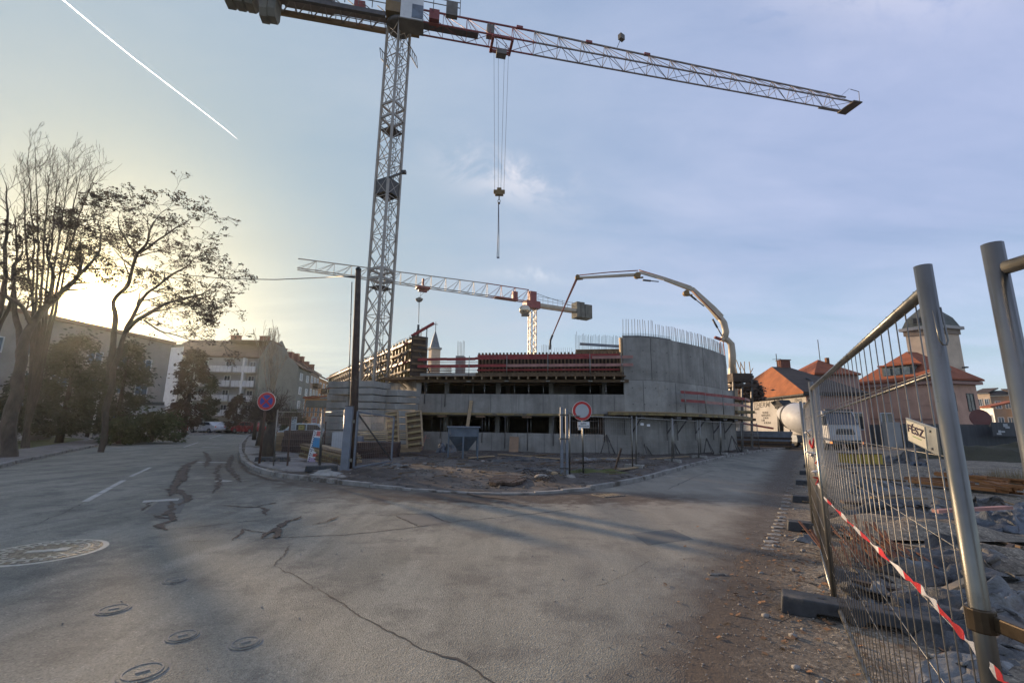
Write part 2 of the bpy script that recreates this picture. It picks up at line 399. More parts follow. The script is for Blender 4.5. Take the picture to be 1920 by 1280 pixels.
# --- asphalt: patches, dust and damp mud carried out of the site gate (all with a place of their own)
def blob(px, py, cx, cy, rx, ry, ang=0.0, soft=.35):
    c, s = math.cos(ang), math.sin(ang)
    dx = M('SUBTRACT', px, cx); dy = M('SUBTRACT', py, cy)
    a = M('DIVIDE', M('ADD', M('MULTIPLY', dx, c), M('MULTIPLY', dy, s)), rx)
    b2 = M('DIVIDE', M('SUBTRACT', M('MULTIPLY', dy, c), M('MULTIPLY', dx, s)), ry)
    r = M('SQRT', M('ADD', M('MULTIPLY', a, a), M('MULTIPLY', b2, b2)))
    return MR(r, 1.0 - soft, 1.0 + soft, 1., 0.)
def edged(sp, n1, n2):
    d = M('SUBTRACT', sp.outputs[0], M('SUBTRACT', M('MULTIPLY', sp.outputs[1], .64), .95))
    return M('ADD', d, M('ADD', M('MULTIPLY', M('SUBTRACT', n1, .5), .9), M('MULTIPLY', M('SUBTRACT', n2, .5), .5)))
def asphalt():
    m, b = begin('asphalt'); g = GEO()
    sp = nt.nodes.new('ShaderNodeSeparateXYZ'); nt.links.new(g, sp.inputs[0])
    nz = NOISE(g, .9, 6, .65); n2 = NOISE(g, 2.6, 5, .7)
    wob = M('MULTIPLY', M('SUBTRACT', nz, .5), 3.4)
    X = M('ADD', sp.outputs[0], wob); Y = M('ADD', sp.outputs[1], M('MULTIPLY', M('SUBTRACT', n2, .5), 2.6))
    c = MIXC(MR(NOISE(g, .28, 6, .6), .3, .7), (.152, .149, .122), (.25, .243, .20))
    c = MIXC(M('MULTIPLY', MR(NOISE(MAP(g, (1, .20, 1), (0, 0, .22)), 1.5, 6, .62, .6), .42, .66), .7), c, (.315, .305, .252))
    c = MIXC(M('MULTIPLY', MR(NOISE(g, 1.3, 7, .72), .50, .62), .6), c, (.085, .083, .078))
    c = MIXC(M('MULTIPLY', MR(NOISE(MAP(g, (1, .3, 1), (0, 0, -.5)), .7, 5, .6, .5), .54, .64), .4), c, (.10, .098, .092))
    c = MIXC(M('MULTIPLY', MR(NOISE(MAP(g, (.5, 1.4, 1), (0, 0, -.35)), 1.5, 5, .65), .55, .66), .35), c, (.12, .115, .108))
    # aggregate
    vo = nt.nodes.new('ShaderNodeTexVoronoi'); vo.inputs['Scale'].default_value = 85; nt.links.new(g, vo.inputs['Vector'])
    sepc = nt.nodes.new('ShaderNodeSeparateColor'); nt.links.new(vo.outputs['Color'], sepc.inputs[0])
    c = MIXC(1.0, c, RAMP(sepc.outputs[0], [(0, .68), (.55, 1.0), (.95, 1.06), (1, 1.5)]), 'MULTIPLY')
    # warm dusty tyre band at the side road, mud below the gate, dark wet run-off
    dust = M('MULTIPLY', blob(X, Y, 4.8, 11.5, 3.6, 6.5, -.35, .6), .55)
    c = MIXC(dust, c, (.27, .235, .19))
    mud = M('MAXIMUM', blob(X, Y, .4, 10.9, 4.6, 1.0, .06), M('MULTIPLY', blob(X, Y, -4.6, 12.2, 3.3, .9, -.5), .85))
    mud = M('MAXIMUM', mud, M('MULTIPLY', blob(X, Y, 1.6, 3.9, .6, 2.6, -.30, .35), .0))
    mud = M('MAXIMUM', mud, M('MULTIPLY', blob(X, Y, -11.6, 19.0, 1.0, 5.5, .62, .6), .7))
    mud = M('MULTIPLY', mud, MR(n2, .30, .50, .55, 1.), clamp=True)
    c = MIXC(M('MULTIPLY', mud, .92), c, (.070, .050, .038))
    edge = M('MULTIPLY', MR(edged(sp, nz, n2), -.75, -.05), MR(NOISE(g, 6, 4, .7), .25, .6, .6, 1.), clamp=True)
    c = MIXC(M('MULTIPLY', edge, .93), c, (.085, .064, .048))
    wet = M('MAXIMUM', blob(X, Y, -7.9, 12.6, 1.0, 4.6, .55, .6), blob(X, Y, -11.2, 18.5, 1.3, 6.0, .6, .6))
    wet = M('MULTIPLY', wet, MR(NOISE(g, 2.4, 7, .75), .40, .55), clamp=True)
    c = MIXC(M('MULTIPLY', wet, .8), c, (.06, .053, .050))
    setc(b, 'Base Color', c)
    r = MIXC(M('MULTIPLY', wet, .6), (.82, .82, .82), (.45, .45, .45)); nt.links.new(r, b.inputs['Roughness'])
    b.inputs['Specular IOR Level'].default_value = .35
    h = M('ADD', M('MULTIPLY', vo.outputs['Distance'], 1.2), M('MULTIPLY', NOISE(g, 30, 5, .7), .9))
    BUMP(b, h, .55, .012); return m
M_ASPH = asphalt()
def dirt(name, a, bb, wet=.0, sc=1.0, dk=(.045, .034, .027), band=False):
    m, b = begin(name); g = GEO()
    c = MIXC(MR(NOISE(g, .7 * sc, 7, .68), .32, .68), a, bb)
    c = MIXC(M('MULTIPLY', MR(NOISE(g, 2.3 * sc, 6, .7), .5, .66), .7), c, dk)
    c = MIXC(M('MULTIPLY', MR(NOISE(g, 34, 3, .7), .6, .67), .6), c, sc3(bb, 1.5))
    if band:
        sp = nt.nodes.new('ShaderNodeSeparateXYZ'); nt.links.new(g, sp.inputs[0])
        vo = nt.nodes.new('ShaderNodeTexVoronoi'); vo.inputs['Scale'].default_value = 42; nt.links.new(g, vo.inputs['Vector']); sc_ = nt.nodes.new('ShaderNodeSeparateColor'); nt.links.new(vo.outputs['Color'], sc_.inputs[0])
        c = MIXC(1.0, c, RAMP(sc_.outputs[0], [(0, .55), (.5, .95), (.9, 1.1), (1, 1.9)]), 'MULTIPLY')
        e_ = MR(edged(sp, NOISE(g, .9, 6, .65), NOISE(g, 2.6, 5, .7)), .35, 1.0, 1., 0.)
        c = MIXC(M('MULTIPLY', e_, .9), c, (.085, .064, .048))
    setc(b, 'Base Color', c)
    w = MR(NOISE(g, .55 * sc, 5, .6), .50, .62)
    setc(b, 'Roughness', MR(M('MULTIPLY', w, wet), 0, 1, .92, .12)); b.inputs['Specular IOR Level'].default_value = .4
    BUMP(b, M('ADD', NOISE(g, 5, 7, .7), M('MULTIPLY', NOISE(g, 48, 4, .7), .5)), .75, .05); return m
M_DIRT = dirt('site_mud', (.055, .044, .036), (.125, .11, .096), .9)
M_VERGE = dirt('gravel_dirt', (.165, .135, .10), (.29, .245, .185), .0, 1.6, (.07, .052, .04), True)
M_FIELD = dirt('rough_ground', (.09, .08, .055), (.15, .13, .085), .0, .5)
M_PAVE = simple('pavement', (.21, .195, .18), .85, 0, var=.25, scale=1.5, bump=.3, spots=((.12, .10, .085), 1.2, .55))
M_GRASS = simple('grass', (.085, .095, .03), .95, 0, var=.5, scale=1.5, bump=.8, bscale=30, dist=.05, spots=((.13, .10, .06), .8, .55))
M_PAINT = simple('road_paint', (.36, .355, .33), .7, 0, var=.2, scale=2, bump=.1, spots=((.2, .2, .185), 5, .53))
M_CRACK = simple('tar_crack', (.035, .030, .027), .7, 0, var=.3, scale=5, bump=0)
M_CRACKD = simple('mud_crack', (.075, .055, .042), .9, 0, var=.3, scale=5, bump=.2)

# ---------------------------------------------------------------- ground, roads, kerbs
def inpoly(x, y, poly):
    r = False; j = len(poly) - 1
    for i in range(len(poly)):
        xi, yi = poly[i][0], poly[i][1]; xj, yj = poly[j][0], poly[j][1]
        if (yi > y) != (yj > y) and x < (xj - xi) * (y - yi) / (yj - yi) + xi: r = not r
        j = i
    return r
def polygrid(poly, z, step, hf=None, name='x', mat=None, kind='structure', skirt=.12, smooth=True):
    bm = bmesh.new(); vs = [bm.verts.new((p[0], p[1], 0)) for p in poly]; f = bm.faces.new(vs); bm.normal_update()
    if f.normal.z < 0: f.normal_flip()
    xs = [p[0] for p in poly]; ys = [p[1] for p in poly]
    if step:
        for ax, lo, hi in ((0, min(xs), max(xs)), (1, min(ys), max(ys))):
            t = math.floor(lo / step) * step + step
            while t < hi:
                co = (t, 0, 0) if ax == 0 else (0, t, 0); no = (1, 0, 0) if ax == 0 else (0, 1, 0)
                bmesh.ops.bisect_plane(bm, geom=bm.verts[:] + bm.edges[:] + bm.faces[:], plane_co=co, plane_no=no); t += step
    border = [e for e in bm.edges if len(e.link_faces) == 1]; bv = set(v for e in border for v in e.verts)
    for v in bm.verts: v.co.z = z + (hf(v.co.x, v.co.y, v in bv) if hf else 0)
    if skirt:
        r = bmesh.ops.extrude_edge_only(bm, edges=border)
        for g in r['geom']:
            if isinstance(g, bmesh.types.BMVert): g.co.z = z - skirt
    bmesh.ops.recalc_face_normals(bm, faces=bm.faces[:])
    me = bpy.data.meshes.new(name); bm.to_mesh(me); bm.free(); o = bpy.data.objects.new(name, me); COL.objects.link(o)
    for p in me.polygons: p.use_smooth = smooth
    if mat: me.materials.append(mat)
    if kind: o['kind'] = kind
    return o
def fb(x, y, s, k=4): return noise.fractal(Vector((x * s, y * s, 3.7)), 1.0, 2.0, k)

polygrid([(-2500, -600), (2500, -600), (2500, 4000), (-2500, 4000)], -.03, 0, None, 'ground', M_FIELD, skirt=0)
polygrid([(-75, -14), (70, -14), (70, 130), (-75, 130)], 0, 0, None, 'road', M_ASPH, skirt=0)

SITE = [G(*q).to_2d() for q in [(478, 808), (466, 818), (453, 834), (453, 848), (460, 866), (480, 880), (505, 888), (540, 895), (590, 901), (640, 906), (700, 912), (760, 917), (820, 921), (880, 924), (940, 925.5), (1000, 925), (1050, 922), (1100, 918), (1150, 910), (1200, 900), (1250, 886), (1300, 872), (1350, 859), (1400, 850), (1440, 844), (1480, 840)]]
SITEP = SITE + [Vector((34, 52)), Vector((34, 90)), Vector((-34, 90))]
ENTRY = (Vector((-1.2, 11.6)), 3.1)
def kerbz(x, y):      # dropped kerb at the gate
    return .12 - .09 * max(0, 1 - ((x + .9) / 3.6) ** 2) if y < 13.5 else .12
def hsite(x, y, edge):
    if edge: return kerbz(x, y) - .01
    t = min(1, (Vector((x, y)) - Vector((0, 11.3))).length / 3)
    pd = min(1, max(0, ((Vector((x, y)) - G(950, 906).to_2d()).length - .85) / .7))
    return kerbz(x, y) * (.72 + .28 * pd) + pd * .0 + .05 * pd * t * fb(x, y, .6) + .035 * fb(x, y, 1.9) * t * pd + (.10 * max(0, fb(x, y, .35)) if y > 13 else 0)
polygrid(SITEP, 0, .55, hsite, 'site_ground', M_DIRT)
def kerb(pts, w, zf, name, out=1):
    mb = MB(); n = len(pts)
    P3 = []
    for i, p in enumerate(pts):
        d = (pts[min(i + 1, n - 1)] - pts[max(i - 1, 0)]).normalized(); nn = Vector((d.y, -d.x)) * out
        P3.append((p, p + nn * w))
    for i in range(n - 1):
        seg = (pts[i + 1] - pts[i]).length; k = max(1, int(seg / 1.0))
        for j in range(k):
            a, b = j / k, (j + 1) / k - .012 / max(seg, .02)
            q = [P3[i][0].lerp(P3[i + 1][0], a), P3[i][0].lerp(P3[i + 1][0], b), P3[i][1].lerp(P3[i + 1][1], b), P3[i][1].lerp(P3[i + 1][1], a)]
            zt = zf((q[0].x + q[1].x) / 2, (q[0].y + q[1].y) / 2) + random.uniform(-.004, .004)
            jit = [Vector((random.uniform(-.008, .008), random.uniform(-.008, .008))) for _ in range(4)]
            mb.prism([tuple(x + y2) for x, y2 in zip(q, jit)], -.05, zt)
    return tag(mb.build(name, M_KERB, bevel=.012), kind='structure')
kerb(SITE, .15, lambda x, y: kerbz(x, y) + .006, 'site_kerb')
# pavement slab at the left corner of the site
LK = [Vector((-10, -8)), Vector((-13.2, 6))] + [G(*q).to_2d() for q in [(-20, 880), (20, 869), (60, 861), (120, 848), (170, 838), (220, 829), (280, 822), (340, 817), (400, 814), (455, 810)]]
polygrid(LK + [Vector((-75, 90)), Vector((-75, -8))], .12, 0, None, 'pavement', M_PAVE, skirt=.15)
kerb(LK, .16, lambda x, y: .126, 'street_kerb')
GL = [G(*q).to_2d() for q in [(-400, 870), (-40, 856), (60, 843), (110, 835), (160, 826), (120, 822), (40, 821), (-300, 838)]]
polygrid(GL, .126, 0, None, 'grass_strip', M_GRASS, skirt=0)
CP = [G(*q).to_2d() for q in [(466, 822), (460, 836), (458, 852), (468, 868), (488, 880), (540, 890), (640, 899), (660, 890), (600, 868), (530, 850), (505, 830), (500, 815)]]
polygrid(CP, .165, 0, None, 'corner_pavement', M_PAVE, skirt=.1)
# verge on the right with the ragged edge of the asphalt
VR = [Vector((.55, 1.0)), Vector((.9, 2.6)), Vector((1.25, 3.4)), Vector((1.75, 4.3)), Vector((2.35, 5.3)), Vector((3.1, 6.2)), Vector((3.75, 7.0)), Vector((4.7, 8.3)), Vector((5.6, 9.5)), Vector((6.6, 11)), Vector((8.1, 13.4)), Vector((9.7, 16)), Vector((11.9, 19.3)), Vector((15, 24)), Vector((19.5, 30.5)), Vector((23.4, 36.2))]
VRj = []
for i in range(len(VR) - 1):
    n_ = max(2, int((VR[i + 1] - VR[i]).length / .16))
    for j in range(n_):
        p = VR[i].lerp(VR[i + 1], j / n_); w = fb(p.x, p.y, 1.1) * .16 + fb(p.x, p.y, 5) * .04
        VRj.append(p + Vector((w, -w * .4)))
VRP = VRj + [Vector((60, 36)), Vector((60, -6)), Vector((.6, -6))]
def hverge(x, y, edge):
    if edge: return -.002
    d = min(1, max(0, (x - 1.6 - .55 * y) / 2.0))
    e2 = x - (.64 * y - .95); k2 = min(1, max(0, (e2 - .05) / .9))
    return .003 + k2 * (.008 + .014 * fb(x, y, 1.3) + .007 * fb(x, y, 5)) + d * (.05 + .10 * fb(x, y, .5))
polygrid(VRP, .006, .35, hverge, 'verge', M_VERGE, skirt=0)

def ribbon(name, pts, w, mat, z=.004, wob=.0, taper=True, kind='structure', mb=None, seed=0):
    """thin strip lying on the asphalt along px points"""
    own = mb is None; mb = mb or MB(); q = [G(*p).to_2d() for p in pts]; dense = []
    for a, b in zip(q[:-1], q[1:]):
        k = max(1, int((b - a).length / .035))
        for j in range(k): dense.append(a.lerp(b, j / k))
    dense.append(q[-1]); n = len(dense); Ls = []; Rs = []
    for i, p in enumerate(dense):
        d = (dense[min(i + 1, n - 1)] - dense[max(i - 1, 0)]).normalized(); nn = Vector((-d.y, d.x))
        o = nn * (noise.noise(Vector((p.x * 2.2, p.y * 2.2, seed))) * wob + noise.noise(Vector((p.x * 9, p.y * 9, seed + 9))) * wob * .35 + noise.noise(Vector((p.x * 31, p.y * 31, seed + 4))) * wob * .22)
        ww = w * (0.25 + 1.2 * abs(noise.noise(Vector((p.x * 4, p.y * 4, 5 + seed)))) + .7 * abs(noise.noise(Vector((p.x * 23, p.y * 23, 5 + seed))))) if wob else w
        if taper: ww *= min(1, 6 * min(i, n - 1 - i) / n + .1)
        Ls.append((p.x + o.x + nn.x * ww / 2, p.y + o.y + nn.y * ww / 2, z)); Rs.append((p.x + o.x - nn.x * ww / 2, p.y + o.y - nn.y * ww / 2, z))
    for i in range(n - 1): mb.add([Ls[i], Rs[i], Rs[i + 1], Ls[i + 1]], [(0, 1, 2, 3)])
    if own: return tag(mb.build(name, mat), kind=kind)
# cracks and joints
mb = MB()
for k, (pts, w) in enumerate([
    ([(590, 1098), (655, 1140), (720, 1180), (790, 1215), (860, 1240), (925, 1280), (960, 1300)], .022),
    ([(430, 1012), (520, 1008), (640, 1003), (760, 990), (850, 978), (950, 968), (1040, 958), (1090, 950)], .035),
    ([(545, 1020), (530, 1042), (512, 1062)], .03),
    ([(740, 966), (790, 988)], .05), ([(800, 962), (845, 981)], .05), ([(700, 966), (815, 962)], .02),
    ([(0, 0)] and [(60, 985), (110, 966), (160, 940)], .03),
    ([(250, 992), (350, 990), (450, 978), (530, 972)], .03),
    ([(1060, 938), (1150, 952), (1230, 962)], .02),
    ([(515, 1060), (560, 1080), (600, 1110)], .012),
    ([(1245, 920), (1300, 895), (1340, 880)], .03), ([(1100, 1105), (1170, 1080), (1230, 1045)], .006), ([(310, 1075), (370, 1066)], .01)]):
    ribbon('', pts, w, None, .004, .05, True, mb=mb, seed=k)
tag(mb.build('road_cracks', M_CRACK), kind='structure')
mb = MB()
for k, (pts, w) in enumerate([
    ([(410, 948), (455, 950), (490, 950), (500, 966)], .10), ([(485, 950), (515, 942)], .07),
    ([(568, 968), (540, 978), (520, 992), (500, 1002), (492, 1010)], .13), ([(520, 992), (512, 1010)], .12),
    ([(500, 1000), (455, 992), (430, 1014)], .05), ([(325, 940), (318, 960), (328, 975), (300, 985), (310, 995)], .16),
    ([(350, 880), (330, 905), (320, 930)], .22), ([(372, 862), (350, 872), (338, 890), (345, 905)], .35), ([(300, 915), (330, 918), (352, 930), (340, 948)], .20), ([(415, 868), (405, 885), (412, 905), (400, 925)], .16), ([(436, 852), (428, 872), (440, 890), (452, 905)], .22), ([(448, 862), (462, 884), (500, 898), (560, 908)], .16), ([(290, 965), (310, 972), (340, 968)], .12), ([(382, 846), (392, 860), (384, 876)], .25), ([(640, 968), (610, 978), (580, 985)], .05), ([(870, 925), (900, 932), (960, 936)], .12), ([(780, 932), (830, 936), (880, 940), (930, 948)], .10), ([(265, 958), (285, 940)], .05), ([(345, 1018), (395, 1015)], .03), ([(300, 992), (300, 992.5)], .01)]):
    ribbon('', pts, w, None, .006 + .004 * (k % 4), .10, True, mb=mb, seed=k + 30)
tag(mb.build('muddy_road_patches', M_CRACKD), kind='structure')
mb = MB()
for pts, w in [([(160, 940), (232, 900)], .12), ([(245, 893), (282, 876)], .11), ([(345, 838), (372, 829)], .12), ([(392, 822), (415, 815)], .12)]:
    ribbon('', pts, w, None, .005, 0, False, mb=mb)
for a, b in [((368, 866), (438, 867)), ((378, 838), (412, 838.5)), ((398, 833), (418, 833)), ((408, 901), (432, 902)), ((268, 940), (335, 936))]:
    ribbon('', [a, b], .28, None, .005, 0, False, mb=mb)
tag(mb.build('road_markings', M_PAINT), kind='structure')
# asphalt repairs with tarred seams
M_ASPP = simple('asphalt_repair', (.115, .112, .10), .85, 0, var=.2, scale=3, bump=.5, bscale=90, dist=.004)
for pp_ in ([(742, 967), (806, 963), (846, 981), (792, 987)], [(300, 938), (352, 934), (338, 962), (268, 962)], [(1185, 1000), (1260, 992), (1300, 1010), (1215, 1022)]):
    q = [G(*x) for x in pp_]; tag(MB().add([(p.x, p.y, .0025) for p in q], [(3, 2, 1, 0)] if (q[1] - q[0]).cross(q[2] - q[1]).z < 0 else [(0, 1, 2, 3)]).build('road_repair', M_ASPP), kind='structure')
# stone setts along the edge of the side road
proto = None; k = -1
setts = [(1440 + (1482 - 1440) * (t ** .8), 1030 - (1030 - 915) * t) for t in [i / 17 for i in range(18)]]
for (qx, qy) in setts:
    k += 1; k -= 0; p = G(qx, qy); mb = MB(); r = random.uniform(.055, .085)
    pts = [(r * random.uniform(.8, 1.2) * math.cos(a) * 1.25, r * random.uniform(.8, 1.2) * math.sin(a)) for a in [i * math.pi / 3.5 for i in range(7)]]
    mb.prism(pts, -.03, random.uniform(.012, .022))
    o = mb.build('kerb_sett', M_KERB, None, world=False, bevel=.008); o.location = p; o.rotation_euler = (0, 0, random.uniform(-.3, .3) - .6)
    tag(o, ['first','second','third','fourth','fifth','sixth','seventh','eighth','ninth','tenth','eleventh','twelfth','thirteenth','fourteenth','fifteenth','sixteenth','seventeenth','eighteenth'][k] + ' sett from the near end of the row at the right road edge', 'stone', 'stone setts along the right road edge')

# manholes
M_IRON = simple('worn_iron', (.19, .175, .15), .5, .6, var=.4, scale=14, bump=.6, bscale=60, dist=.01, spots=((.07, .06, .05), 22, .48))
M_IRONL = simple('polished_iron', (.44, .42, .36), .6, .15, var=.25, scale=10, bump=.1)
def cover(px, py, r, label, big=False, rz=0.3):
    p = G(px, py); t = thing('manhole_cover', label, 'manhole cover', (p.x, p.y, 0 if big else -.003), rz, None)
    a = MB()
    a.lathe((0, 0, 0), [(r, -.02), (r, .003), (r * .93, .004)], 40, smooth=False); f = a.build('frame', M_IRONL if big else M_KERB, t, world=False)
    b = MB(); b.lathe((0, 0, 0), [(r * .90, -.02), (r * .90, .0095), (r * .01, .0095)], 40, smooth=False); b.build('lid', M_IRON if big else M_ASPH, t, world=False)
    c = MB(); n = 0
    if big:
        for rr in (.80, .56): # rings of studs
            for k in range(int(34 * rr)):
                q = 2 * math.pi * k / int(34 * rr); c.box((r * rr * math.cos(q), r * rr * math.sin(q), .011), (.055, .03, .008), q)
        c.lathe((0, 0, 0), [(r * .70, .008), (r * .70, .015), (r * .66, .015), (r * .66, .008)], 40, smooth=False)
        c.box((-.03, 0, .013), (.28, .10, .009), .1); c.box((.18, .02, .013), (.13, .17, .009), .1)
    else:
        c.box((0, 0, .012), (r * .5, r * .16, .008), .4)
        c.lathe((0, 0, 0), [(r * .74, .008), (r * .74, .0135), (r * .68, .0135), (r * .68, .008)], 30, smooth=False)
    c.build('cast_pattern', M_IRONL if big else M_KERB, t, world=False)
    return t
cover(82, 1034, .62, 'large pale cast iron manhole cover with a studded pattern', True, .35)
cover(328, 1088, .125, 'small round valve cover farthest up the road of the small covers')
cover(213, 1142, .14, 'small round valve cover with a bright rim, nearest the large manhole cover')
cover(342, 1192, .125, 'small round valve cover half buried in dusty asphalt with a dark slot')
cover(460, 1205, .125, 'small round valve cover with a stone stuck on it, rightmost of the small covers')
cover(267, 1260, .155, 'small round valve cover closest to the bottom edge of the picture')
# drain grate
p = G(1140, 928); t = thing('drain_grate', 'pale rectangular drain grate in the road below the kerb', 'drain grate', (p.x, p.y, 0), .5)
a = MB()
for s in (-1, 1): a.box((s * .30, 0, .004), (.05, .5, .02)); a.box((0, s * .23, .005), (.55, .05, .02))
a.build('frame', M_IRON, t, world=False); a = MB()
for k in range(9): a.box((-.24 + k * .06, 0, .004), (.022, .42, .016))
a.build('bars', M_IRON, t, world=False); MB().box((0, 0, .001), (.55, .42, .006)).build('sump_shade', M_BLACK, t, world=False)  # flat black plate paints the darkness of the pit below the bars
# second small lid on the right road
p = G(1345, 1077); o = MB().box((0, 0, .004), (.20, .07, .012)).box((0, 0, .006), (.16, .04, .012)).build('valve_lid', M_IRON, None, world=False, bevel=.004); o.location = p
tag(o, 'small rectangular rusty valve lid in the asphalt of the right road', 'valve lid')
# ================================================================ the concrete building under construction
A2 = Vector((-5.75, 27.8)); B2 = Vector((6.6, 25.95)); FU = (B2 - A2).normalized(); FN = Vector((FU.y, -FU.x))   # FN points to the street
FL = (B2 - A2).length
def Fp(s, o, z): p = A2 + FU * s + FN * o; return Vector((p.x, p.y, z))
def S(px, y=700):
    q = onray(px, y, A2, B2); return (q.to_2d() - A2).dot(FU)
FRZ = math.atan2(FU.y, FU.x)
def fbox(mb, s0, s1, o0, o1, z0, z1):
    c = Fp((s0 + s1) / 2, (o0 + o1) / 2, (z0 + z1) / 2); return mb.box(c, (abs(s1 - s0), abs(o1 - o0), abs(z1 - z0)), FRZ)
CURVE = [Vector(p) for p in [(6.6, 25.95), (7.6, 25.85), (8.7, 26.15), (9.9, 26.85), (11.2, 27.8), (12.5, 28.85), (13.7, 30.0), (14.9, 31.3), (15.9, 32.5), (16.8, 33.8), (17.3, 34.6)]]
def off(pts, d):
    r = []
    for i, p in enumerate(pts):
        t = (pts[min(i + 1, len(pts) - 1)] - pts[max(i - 1, 0)]).normalized(); r.append(p + Vector((t.y, -t.x)) * d)
    return r
def strip(mb, pts, o0, o1, z0, z1):
    a, b = off(pts, o0), off(pts, o1)
    for i in range(len(pts) - 1): mb.prism([a[i], a[i + 1], b[i + 1], b[i]], z0, z1)
    return mb
LW0 = Vector((-5.95, 27.85)); LW1 = Vector((-22.2, 54.0))
bld = thing('concrete_building', 'unfinished grey concrete building with a curved right wall and open storeys behind the site fence', 'building', (0, 30, 0))
MB().prism([tuple(Fp(0, -.35, 0)[:2]), tuple(Fp(FL, -.35, 0)[:2])] + [tuple(p) for p in off(CURVE, -.32)[1:]] + [(16, 42), (8, 50), (-24, 56), (-22, 53.8)], 2.18, 2.34).build('floor_slab', M_CONC, bld)
MB().prism([tuple(Fp(0, .0, 0)[:2]), tuple(Fp(FL, .0, 0)[:2])] + [tuple(p) for p in off(CURVE, -.32)[1:]] + [(16, 42), (8, 50), (-24, 56), (-22, 53.8)], 4.56, 4.74).build('roof_slab', M_CONC, bld)
fbox(MB(), 0, FL + .9, -.25, 0, -.2, 1.20).build('parapet', M_CONC, bld)
fbox(MB(), 0, FL, -.25, 0, 2.36, 3.50).build('spandrel_band', M_CONC, bld)
m = MB(); strip(m, CURVE[:9], -.3, 0, 4.36, 6.92); m.build('upper_curved_wall', M_CONC, bld)
m = MB(); strip(m, CURVE[:10], -.3, .004, 2.35, 4.345); m.build('middle_curved_wall', M_CONC2, bld)
m = MB(); strip(m, CURVE, -.3, -.05, -.3, 2.33); m.build('lower_curved_wall', M_CONC, bld)
MB().prism([tuple(LW0), tuple(LW0 + Vector((.3, 0))), tuple(LW1 + Vector((.3, 0))), tuple(LW1)], -.2, 4.55).build('side_wall', M_CONC, bld)
m = MB(); m.prism([(-19, 46), (16.5, 41.5), (16.7, 41.9), (-19, 46.4)], -.2, 4.55); m.prism([(17.0, 34.6), (17.3, 34.6), (16.7, 41.8), (16.4, 41.8)], -.2, 4.55); m.build('rear_wall', M_CONC, bld)
fbox(MB(), S(1028), S(1078), -4.3, -4, 2.36, 4.55).build('core_wall', M_CONC2, bld)
for s in [1.2, 4.6, 8.0, 11.3]:
    for o in (-1.4, -5.4):
        for z0, z1 in ((-.1, 2.18), (2.35, 4.56)): fbox(MB(), s, s + .28, o - .28, o, z0, z1).build('column', M_CONC, bld)
sc = S(852)
stub = fbox(MB(), sc - .27, sc + .27, -1.6, -1.1, 4.74, 6.05).build('column', M_CONC2, bld)
fbox(MB(), 0, S(893), -.18, .02, 4.58, 4.78).build('slab_edge', M_CONC2, bld)
# seams and tie holes of the pours
def seam(px, z0, z1, o=.004, w=.030):
    q = None
    for i in range(len(CURVE) - 1):
        d = ray(px, 700); a, b = CURVE[i], CURVE[i + 1]; bx, by = b.x - a.x, b.y - a.y
        den = d[0] * by - d[1] * bx
        if abs(den) < 1e-9: continue
        t = (a.x * by - a.y * bx) / den; x, y = d[0] * t, d[1] * t; k = ((x - a.x) * bx + (y - a.y) * by) / (bx * bx + by * by)
        if 0 <= k <= 1: q = (Vector((x, y)), (b - a).normalized()); break
    if q is None: return
    p, t = q; n = Vector((t.y, -t.x)); p = p + n * o
    return p, math.atan2(t.y, t.x), z0, z1, w
m = MB()
for px, z0, z1 in [(1222, 4.4, 6.9), (1320, 4.4, 6.9), (1265, 2.6, 4.3), (1305, 2.6, 4.3), (1205, 2.6, 4.3), (1352, 2.6, 4.3), (1248, 0, 2.3), (1340, 0, 2.3), (1190, 0, 2.3)]:
    r = seam(px, z0, z1, .004 if z0 > 2 else -.048)
    if r: m.box((r[0].x, r[0].y, (r[2] + r[3]) / 2), (r[4], .012, r[3] - r[2]), r[1])
for px in range(1185, 1360, 22):
    for z in (2.95, 3.9, 4.85, 6.1):
        r = seam(px + random.uniform(-2, 2), z, z, .003)
        if r: m.box((r[0].x, r[0].y, z), (.055, .012, .055), r[1])
for px in (830, 880, 921, 968, 1018, 1064, 1110, 1150):
    fbox(m, S(px), S(px) + .02, 0, .004, 2.4, 3.48); fbox(m, S(px) + .1, S(px) + .12, 0, .004, 0, 1.18)
m.build('pour_joints', simple('joint_dark', (.075, .072, .065), .9, 0, var=.3, scale=3, bump=0), bld)
# starter bars on the curved wall: each bar a part of its own
cl = [0]
for a, b in zip(CURVE[:8], CURVE[1:9]): cl.append(cl[-1] + (b - a).length)
def along(t):
    for i in range(8):
        if t <= cl[i + 1] or i == 7:
            k = (t - cl[i]) / (cl[i + 1] - cl[i]); return CURVE[i].lerp(CURVE[i + 1], k)
bar = MB(); bar.tube((0, 0, -.1), (0, 0, 1.0), .015, n=5); proto = None
nb = 66
for i in range(nb):
    t = .12 + (cl[-1] - .25) * i / (nb - 1); p = along(t)
    if proto is None: o = proto = bar.build('starter_bar', M_REBAR, bld, world=False)
    else: o = proto.copy(); COL.objects.link(o); o.parent = bld
    o.location = (p.x - .05 + random.uniform(-.03, .03), p.y + .15 - 30, 6.9); o.scale = (1, 1, (1.12 if i < 12 else .92) + random.uniform(-.05, .05)); o.rotation_euler = (random.uniform(-.04, .04), random.uniform(-.04, .04), 0)
m = MB()
for a, b in zip(off(CURVE[:4], -.12), off(CURVE[:4], -.12)[1:]):
    for k in range(3): m.bar((a.x, a.y, 6.98 + .08 * k), (b.x, b.y, 6.98 + .08 * k), .015)
    m.bar((a.x, a.y, 6.96), (b.x, b.y, 6.96), .05, .12)
m.build('rebar_cage', M_STEELD, bld)
MB().box((6.52, 26.15, 5.7), (.10, .34, 2.4)).build('stop_end_board', M_WOODP, bld)
m = MB()
